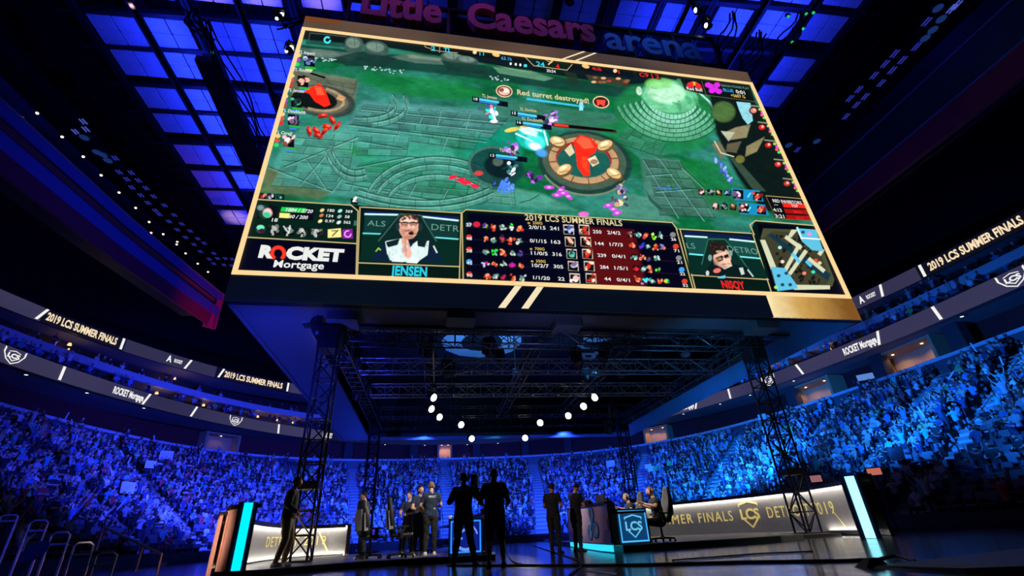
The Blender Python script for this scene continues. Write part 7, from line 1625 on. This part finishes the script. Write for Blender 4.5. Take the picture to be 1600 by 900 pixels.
def fan_mesh(pk, voxel):
    J = pose(**POSES[pk]); v, f = fuse(body_volumes(J, 10), voxel, 3); reg, tt, hgt, rdn = regions(v, f, J)
    mi = []
    for g_, t, h_ in zip(reg, tt, hgt):
        if g_ in ('spine', 'chest', 'shL', 'shR', 'neck'): mi.append(1 if h_ > -.03 else 2)
        elif g_ in ('elL', 'elR'): mi.append(1 if t < .7 else 0)
        elif g_ in ('wrL', 'wrR', 'head'): mi.append(0)
        elif g_ in ('toL', 'toR'): mi.append(2)
        else: mi.append(2)
    mb = MB(); mb.add(v, f); mb.m = mi
    hc = np.array(J['_hc']); n, k = (12, 9) if voxel < .06 else (8, 6)
    h = head_mesh(n, k); hv = np.array(h.v)+hc
    for q in h.f:
        pass
    base = len(mb.v); mb.v += [tuple(p) for p in hv]
    for q in h.f:
        c = hv[list(q)].mean(0)-hc
        hair = (c[2] > .045) or (c[1] < -.02 and c[2] > -.06)
        mb.f.append(tuple(i+base for i in q)); mb.m.append(3 if hair else 0)
    return mb
# ---- choose who sits where
spots = []; empties = []
for k in range(NROW):
    P = ring_k(k+.52); P[:, 2] = rowz(k); d = np.r_[0, np.cumsum(np.linalg.norm(np.diff(P[:, :2], axis=0), axis=1))]
    s = np.arange(.3, d[-1], .52)+rng.uniform(0, .5); q = np.interp(s, d, np.arange(len(P)))
    X = np.stack([np.interp(s, d, P[:, i]) for i in range(3)], 1)
    aq = [np.interp(a, np.arange(len(P)), d) for a in AQ]
    for j in range(len(s)):
        if min(abs(s[j]-a) for a in aq) < .78: continue
        p = X[j]; zc = (p-CAMP)@FWD
        if zc < 2: continue
        x, y = px_of(p+np.array([0, 0, .6]))
        if not (-330 < x < 1930 and y < 1050): continue
        e = .05
        if x < 340 and k < 4: e = .72
        elif x < 340 and k < 7: e = .22
        if x > 1390 and k < 7: e = .80
        elif x > 1390 and k < 9: e = .35
        if 415 < x < 485 and k > 18: e = .6
        if k >= NROW-2: e = .35
        if 880 < x < 1000 and k > 20: e = .45
        ((empties if rng.random() < e else spots)).append((p+np.array([rng.normal(0, .05), rng.normal(0, .04), 0]), k, x, y, np.linalg.norm(p-CAMP)))
PALE = set()
for (x, y) in [(1392, 768), (1412, 776), (1434, 762), (1456, 752), (1420, 748), (1476, 742), (1448, 790), (40, 850), (120, 800), (225, 810)]:
    if not empties: break
    e_ = np.array([(t[2], t[3]) for t in empties]); j = int(np.argmin(((e_-np.array((x, y)))**2).sum(1))); t = empties.pop(j); spots.append(t); PALE.add(id(t))
print('spectators', len(spots), 'empty', len(empties))
inside = lambda t: 0 if (-15 < t[2] < 1615 and t[3] < 925) else 1000
spots.sort(key=lambda t: t[4]+inside(t)); empties.sort(key=lambda t: t[4]+inside(t))
TONES = [('white', (.80, .80, .80), .10), ('pale grey', (.46, .47, .5), .12), ('black', (.02, .02, .024), .36), ('navy', (.04, .06, .16), .14), ('bright blue', (.12, .25, .55), .12), ('red', (.55, .06, .06), .06), ('teal', (.08, .5, .5), .07), ('green', (.12, .5, .14), .02), ('tan', (.5, .38, .26), .03)]
tw = np.array([t[2] for t in TONES]); tw /= tw.sum()
def facing_in(p):
    c = np.array([CX+.35*(p[0]-CX)*.3, min(24.0, p[1]*.55+6)]); v = c-p[:2]; return atan2(v[1], v[0])+rng.normal(0, .14)
proto = {}
for pk in PN: proto[pk] = fan_mesh(pk, .042)
protomesh = {}
side_of = lambda x: 'left stand' if x < 520 else ('far end stand' if x < 1000 else 'right stand')
NIND = 296
ORD = ['first', 'second', 'third', 'fourth', 'fifth', 'sixth', 'seventh', 'eighth', 'ninth', 'tenth', 'eleventh', 'twelfth', 'thirteenth', 'fourteenth', 'fifteenth', 'sixteenth', 'seventeenth', 'eighteenth', 'nineteenth', 'twentieth', 'twenty-first', 'twenty-second', 'twenty-third', 'twenty-fourth', 'topmost', 'topmost']
for i, T_ in enumerate(spots[:NIND]):
    p, k, x, y, dist = T_; pk = PN[rng.choice(len(PN), p=PW)]; tn, tc, _ = TONES[rng.choice(len(TONES), p=tw)]
    if id(T_) in PALE: tn, tc, _ = TONES[0]
    if pk not in protomesh:
        o = proto[pk].build('spectator', [M_CSK, M_CSH, M_CTR, M_CHR], None, True); protomesh[pk] = o.data
    else:
        o = bpy.data.objects.new('spectator', protomesh[pk]); COL.objects.link(o)
    o.location = p; o.rotation_euler = (0, 0, facing_in(p)-pi/2); sc_ = rng.uniform(.84, .98); o.scale = (sc_,)*3; o.color = (*tc, 1)
    sd = side_of(x)
    tag(o, f'spectator in {tn} top {pk}, {ORD[k]} row of the {sd}', 'spectator', f'spectators low in the {sd}')
# ---- the rest of the crowd as one body of people
def mass(name, items, meshes, label):
    """items: (mesh key, position, angle, scale, colours[4]) -> one mesh with a colour per point"""
    Vs, Fs, Cs, no = [], [], [], 0
    for key, p, a, sc_, cols in items:
        v, f, pc = meshes[key]; ca, sa = cos(a), sin(a)
        w = v*sc_; w = np.stack([w[:, 0]*ca-w[:, 1]*sa, w[:, 0]*sa+w[:, 1]*ca, w[:, 2]], 1)+p
        Vs.append(w); Fs.append(f+no); Cs.append(np.asarray(cols, np.float32)[pc]); no += len(v)
    V = np.concatenate(Vs).astype(np.float32); Fq = np.concatenate(Fs).astype(np.int32); Cq = np.concatenate(Cs).astype(np.float32)
    me = bpy.data.meshes.new(name); me.vertices.add(len(V)); me.vertices.foreach_set('co', V.ravel())
    me.loops.add(Fq.size); me.loops.foreach_set('vertex_index', Fq.ravel())
    me.polygons.add(len(Fq)); me.polygons.foreach_set('loop_start', np.arange(0, Fq.size, 4, dtype=np.int32)); me.polygons.foreach_set('loop_total', np.full(len(Fq), 4, np.int32))
    me.polygons.foreach_set('use_smooth', np.ones(len(Fq), bool)); me.update(calc_edges=True)
    at = me.color_attributes.new('colour', 'FLOAT_COLOR', 'CORNER'); C4 = np.ones((len(Fq), 4, 4), np.float32); C4[:, :, :3] = Cq[:, None, :]
    at.data.foreach_set('color', C4.ravel())
    me.materials.append(vcol_mat(name+'_cloth_and_skin', 'colour'))
    o = bpy.data.objects.new(name, me); COL.objects.link(o); return tag(o, label, 'crowd', kind='stuff')
low = {}
for pk in PN:
    mb = fan_mesh(pk, .085); v = np.array(mb.v); f = []
    for q in mb.f: f.append(tuple(q) if len(q) == 4 else (q[0], q[1], q[2], q[2]))
    low[pk] = (v, np.array(f), np.array(mb.m))
print('low faces', [len(low[k][1]) for k in PN])
items = []
skins = [s2l(228, 184, 160), s2l(205, 150, 120), s2l(150, 104, 78), s2l(236, 196, 176)]
def rand_cols():
    t = TONES[rng.choice(len(TONES), p=tw)][1]; j = rng.uniform(.75, 1.15)
    return [skins[rng.integers(4)], tuple(min(1, c*j) for c in t), [(.03, .035, .06), (.08, .1, .2), (.25, .22, .18)][rng.integers(3)], [(.02, .015, .01), (.08, .05, .03), (.25, .17, .09)][rng.integers(3)]]
for p, k, x, y, dist in spots[NIND:]:
    items.append((PN[rng.choice(len(PN), p=PW)], p, facing_in(p)-pi/2, rng.uniform(.84, .98), rand_cols()))
# guests on the suite terraces and standing behind the parapet
for R_, z, dns in ((off(RL, 1.3), 13.12, .42), (off(RL, 2.9), 13.6, .35), (off(TE, 1.0), 14.75, .38), (off(TE, 2.2), 14.85, .25)):
    P = ring(*R_, z); pts, s = resample(P, .62)
    for p in pts:
        if rng.random() > dns or (p-CAMP)@FWD < 2: continue
        x, y = px_of(p)
        if not (-330 < x < 1930): continue
        items.append((PN[rng.choice(len(PN), p=PW)], p, facing_in(p)-pi/2, 1.0, rand_cols()))
A_o, YS_o, YB_o, N_o = bowl(NROW)
P = ring(A_o+1.3, YS_o, YB_o+1.3, N_o, ZT-.1); pts, s = resample(P, .7)
for p in pts:
    if rng.random() > .22 or (p-CAMP)@FWD < 2: continue
    items.append(('standing with arms folded', p, facing_in(p)-pi/2, 1.0, rand_cols()))
mass('spectator_crowd', items, low, 'thousands of blue lit spectators filling the rest of the stands')
# ---- seats
def seat_mesh():
    b = MB()
    b.loft([[(-.22, y, z), (.22, y, z), (.22, y+dy, z+.05), (-.22, y+dy, z+.05)] for y, z, dy in ((-.20, .40, 0), (0, .39, 0), (.2, .42, 0))], closed=True, capends=True)
    b.loft([[(-.22*w, y, z), (.22*w, y, z), (.22*w, y-.05, z), (-.22*w, y-.05, z)] for w, y, z in ((.9, -.20, .44), (1, -.24, .6), (1, -.28, .76), (.8, -.30, .83))], closed=True, capends=True)
    for s in (-1, 1): b.box((s*.25, -.05, .30), (.04, .34, .58), bev=.01); b.box((s*.25, -.02, .61), (.055, .3, .035))
    return b
M_SEAT = mat('dark_seat_plastic', (.12, .12, .14), .5)
sm_ = None
for i, (p, k, x, y, dist) in enumerate(empties[:230]):
    if sm_ is None: o = seat_mesh().build('stadium_seat', M_SEAT); sm_ = o.data
    else: o = bpy.data.objects.new('stadium_seat', sm_); COL.objects.link(o)
    c = np.array([CX, 22.]); o.location = p; o.rotation_euler = (0, 0, facing_in(p)-pi/2)
    tag(o, f'empty dark folding seat, {ORD[k]} row of the {side_of(x)}', 'seat', f'empty seats in the {side_of(x)}')
b = seat_mesh(); v = np.array(b.v); f = np.array([q if len(q) == 4 else q[:4] for q in b.f if len(q) == 4])
seatlow = {'s': (v, f, np.zeros(len(f), int))}
its = [('s', p, facing_in(p)-pi/2, 1.0, [(.12, .12, .14)]) for p, k, x, y, dist in empties[230:]]
if its: o = mass('stadium_seats', its, seatlow, 'remaining empty dark seats scattered through the stands'); o['category'] = 'seats'
# ---- aisle stairs and handrails
names_a = ['far left', 'left', 'left centre', 'central', 'right of centre', 'right corner', 'right', 'second right', 'third right', 'near right']
for ai, a_q in enumerate(AQ):
    b = MB(); mids = []
    for k in range(NROW):
        for h in (0, .5):
            Pk = ring_k(k+h); c = np.array([np.interp(a_q, np.arange(len(Pk)), Pk[:, i]) for i in range(2)]); Pn = ring_k(k+h+.5); e = np.array([np.interp(a_q, np.arange(len(Pn)), Pn[:, i]) for i in range(2)])
            d = e-c; L = np.linalg.norm(d); z1 = (rowz(k-1) if k else 0)*(1-(.5+h))+rowz(k)*(.5+h); z0 = (rowz(k-1) if k else 0)-.02
            if h == 0: b.box((*((c-d*.5+c)/2+0*d+d*-.0), (z0+z1)/2), (L*.5, 1.25, z1-z0), rz=atan2(d[1], d[0]))
        mids.append((np.append(c, rowz(k)), d/L))
        m = (mids[-1][0]); b.box((m[0], m[1], rowz(k)+.012), (L*1.7, 1.25, .03), rz=atan2(d[1], d[0]))
    o = b.build('aisle_stairs', mat('aisle_step_concrete', (.42, .42, .44), .8)); tag(o, f'{names_a[ai]} flight of pale aisle stairs climbing the stand', 'stairs')
    for si, (k0, k1) in enumerate(((2, 6), (9, 13), (16, 20))):
        if ai in (3, 4): sidev = .0
        b = MB(); A, dA = mids[k0]; Bq, dB = mids[k1]; up = np.array([0, 0, .92])
        off_ = np.array([-dA[1], dA[0], 0])*.62*(1 if ai < 4 else -1)
        b.tube([tuple(A+off_), tuple(A+off_+up*.9), tuple(A+off_+up+np.append(dA, 0)*.1), tuple(Bq+off_+up), tuple(Bq+off_+up*.9+np.append(dB, 0)*.1), tuple(Bq+off_)], .03, 6)
        M_, _ = mids[(k0+k1)//2]; b.tube([tuple(M_+off_), tuple((A+Bq)/2+off_+up)], .025, 6)
        o = b.build('aisle_handrail', M_RAIL); tag(o, f'{["lower", "middle", "upper"][si]} pale handrail beside the {names_a[ai]} aisle stairs', 'handrail')
# hoop rails at the foot of the left stand
for i, (x, y, t) in enumerate([(8, 824, 806), (50, 846, 815), (83, 870, 834), (120, 886, 850), (156, 902, 866), (247, 826, 814)]):
    dpt = (11.5, 11.0, 10.5, 10.0, 9.6, 17)[i]
    p = atY(x, y, dpt); q = atY(x+6, t, dpt); h = (q[2]-p[2])*1.05; w = .13*(1.15 if i < 5 else 1.0)
    b = MB(); b.tube([(p[0]-w, p[1], p[2]), (p[0]-w, p[1], p[2]+h*.88), (p[0]-w*.6, p[1], p[2]+h), (p[0]+w*.6, p[1], p[2]+h), (p[0]+w, p[1], p[2]+h*.88), (p[0]+w, p[1], p[2])], .016, 8); b.tube([(p[0]-w, p[1], p[2]+h*.5), (p[0]+w, p[1], p[2]+h*.5)], .018, 8)
    if i != 5: b.tube([(p[0]-w, p[1], p[2]), (p[0]-w, p[1], 0)], .022, 6); b.tube([(p[0]+w, p[1], p[2]), (p[0]+w, p[1], 0)], .022, 6)
    o = b.build('hoop_rail', M_RAIL); tag(o, ['pale hoop rail at the left picture edge', 'second pale hoop rail from the left edge', 'third pale hoop rail from the left edge', 'fourth pale hoop rail from the left edge', 'pale hoop rail lowest and nearest to the bottom edge', 'small pale hoop rail up in the left stand'][i], 'rail')
# long sloping rail low in the left stand
b = MB(); pts = [atY(x, y, Y) for x, y, Y in ((162, 823, 15.2), (196, 840, 14.6), (200, 841, 14.5), (253, 866, 13.8))]
b.tube([tuple(q) for q in pts], .03, 6)
for q in pts[::3]+[(pts[1]+pts[3])/2]: b.tube([tuple(q), (q[0], q[1], q[2]-.55)], .025, 6)
o = b.build('ramp_handrail', M_RAIL); tag(o, 'long pale sloping handrail low in the left stand', 'handrail')
# round board carried low in the left stand
p = atY(54, 862, 9.9); b = MB(); b.lathe([(.001, -.012), (.27, -.012), (.28, 0), (.27, .012), (.001, .012)], tuple(p), Matrix.Rotation(-.5, 3, 'Y')@Matrix.Rotation(radians(78), 3, 'X')@Matrix.Diagonal(Vector((.8, .5, 1))), 24); b.bar((p[0]-.05, p[1], p[2]-.3), (p[0]-.05, p[1], 0), .04)
o = b.build('round_board', mat('round_board_blue_grey', (.05, .06, .09), .7)); tag(o, 'dark oval board held up low at the left picture edge beside hoop rails', 'board')
# signs and cheering sticks held up in the crowd
sp_px = np.array([(t[2], t[3]) for t in spots])
M_SIGN = mat('white_card', (.85, .85, .85), .6)
for i, (x, y, s, lab) in enumerate([(258, 722, .8, 'white card held up high in the left stand'), (220, 738, .6, 'white card held up lower in the left stand'), (603, 737, .55, 'white card held up in the far stand above the left tower'), (955, 732, .8, 'wide white card held up in front of the right back tower'), (1013, 738, .55, 'leftmost of the white shirts held up in the right corner'), (1022, 740, .55, 'second white shirt held up in the right corner'), (1030, 739, .55, 'green shirt held up in the right corner'), (1052, 735, .5, 'dark green shirt held up beside the right corner aisle'), (190, 775, .7, 'white towel raised in the left stand'), (1406, 730, .62, 'grey blue card near the lower right stand'), (1190, 632, .6, 'white card held up beside the right tower')]):
    j = int(np.argmin(((sp_px-np.array((x, y)))**2).sum(1))); p = spots[j][0]; a_ = facing_in(p); f_ = np.array([cos(a_), sin(a_), 0]); c = p+f_*.45+np.array([0, 0, 1.15])
    b = MB(); b.loft([[(u*s*.62, .03*sin(u*3+v*2), v*s*.45) for u in np.linspace(-1, 1, 7)] for v in np.linspace(-1, 1, 4)]); b.loft([[(u*s*.62, .03*sin(u*3+v*2)-.012, v*s*.45) for u in np.linspace(-1, 1, 7)] for v in np.linspace(-1, 1, 4)])
    Rm = Matrix.Rotation(a_-pi/2, 3, 'Z'); b.v = [tuple(Rm@Vector(q)+Vector(c)) for q in b.v]
    mt = mat('green_cloth_sign', (.1, .6, .15), .7) if 'green' in lab else (mat('grey_card', (.22, .24, .28), .6) if 'grey' in lab else M_SIGN)
    o = b.build('held_sign', mt); tag(o, lab, 'sign')
for i in range(60):
    j = int(rng.integers(40, len(spots)*.7)); p, k, x, y, dist = spots[j]; a_ = rng.uniform(0, 6.28); c = p+np.array([cos(a_)*.3, sin(a_)*.3, 1.25]); d = np.array([rng.normal(0, .4), rng.normal(0, .4), 1.0]); d /= np.linalg.norm(d)
    b = MB(); b.tube([tuple(c), tuple(c+d*.08), tuple(c+d*.55), tuple(c+d*.6)], [.02, .045, .045, .02], 8); o = b.build('cheering_stick', M_SIGN, None, True); tag(o, f'white inflated cheering stick raised in the {side_of(x)}', 'cheering stick', f'cheering sticks in the {side_of(x)}')
# glowing screens, one added for pink light on faces, and small suite lamps
for i, (x, y, Y, w, h, col, lab) in enumerate([(1275, 748, 19.5, .42, .26, s2l(150, 96, 104), 'pinkish glowing screen just above the right stage wall'), (1366, 737, 17.0, .45, .24, s2l(190, 104, 88), 'orange pink glowing screen beyond the bright right pylon'), (1545, 574, 30, 1.0, .5, s2l(90, 130, 200), 'small glowing screen high in the right stand'), (1352, 589, 34, 1.2, .5, s2l(120, 190, 180), 'small pale green screen behind the right parapet')]):
    p = atY(x, y, Y); a_ = atan2(-p[1], -p[0])+pi/2; r = empty('glowing_monitor', tuple(p), lab, 'monitor')
    b = MB(); b.box(tuple(p), (w+.08, .06, h+.08), rz=a_, bev=.02); b.build('case', M_BLACK, r)
    f_ = np.array([sin(a_), -cos(a_), 0])*.035; b = MB(); b.box(tuple(p+f_), (w, .01, h), rz=a_); b.build('screen', glow('monitor_glow_'+lab[:6], col, 1.0), r)
    b = MB(); zf = 0 if Y < 21 else p[2]-1.3; b.bar((p[0], p[1], zf), (p[0], p[1], p[2]-h/2), .06); b.box((p[0], p[1], zf+.015), (.5, .4, .03), rz=a_); b.build('stand', M_BLACK, r)
CT = Curve(ring(*off(TE, 2.0), 16.3)); CT2 = Curve(ring(*off(RL, 3.0), 15.2))
for i, (x, cur) in enumerate([(108, CT), (272, CT), (250, CT2), (322, CT2), (405, CT2), (436, CT2), (460, CT2), (1290, CT2), (1210, CT2), (1305, CT)]):
    p = cur.at(cur.find(x)); z = 16.45 if cur is CT else 14.3
    b = MB(); b.lathe([(.001, -.16), (.16, -.14), (.1, .06), (.03, .08)], (p[0], p[1], z), n=12); o = b.build('suite_lamp', glow('suite_lamp_warm', s2l(255, 190, 110), 1.6)); tag(o, f'small warm lamp glowing inside the {"upper" if cur is CT else "lower"} suites on the {"left" if x < 800 else "right"}', 'light', f'warm {"upper" if cur is CT else "lower"} suite lamps on the {"left" if x < 800 else "right"}')
    lamp('POINT', (p[0], p[1], z-.3), (p[0], p[1], 0), (1, .55, .25), 14, .15, name='suite_lamp_source')
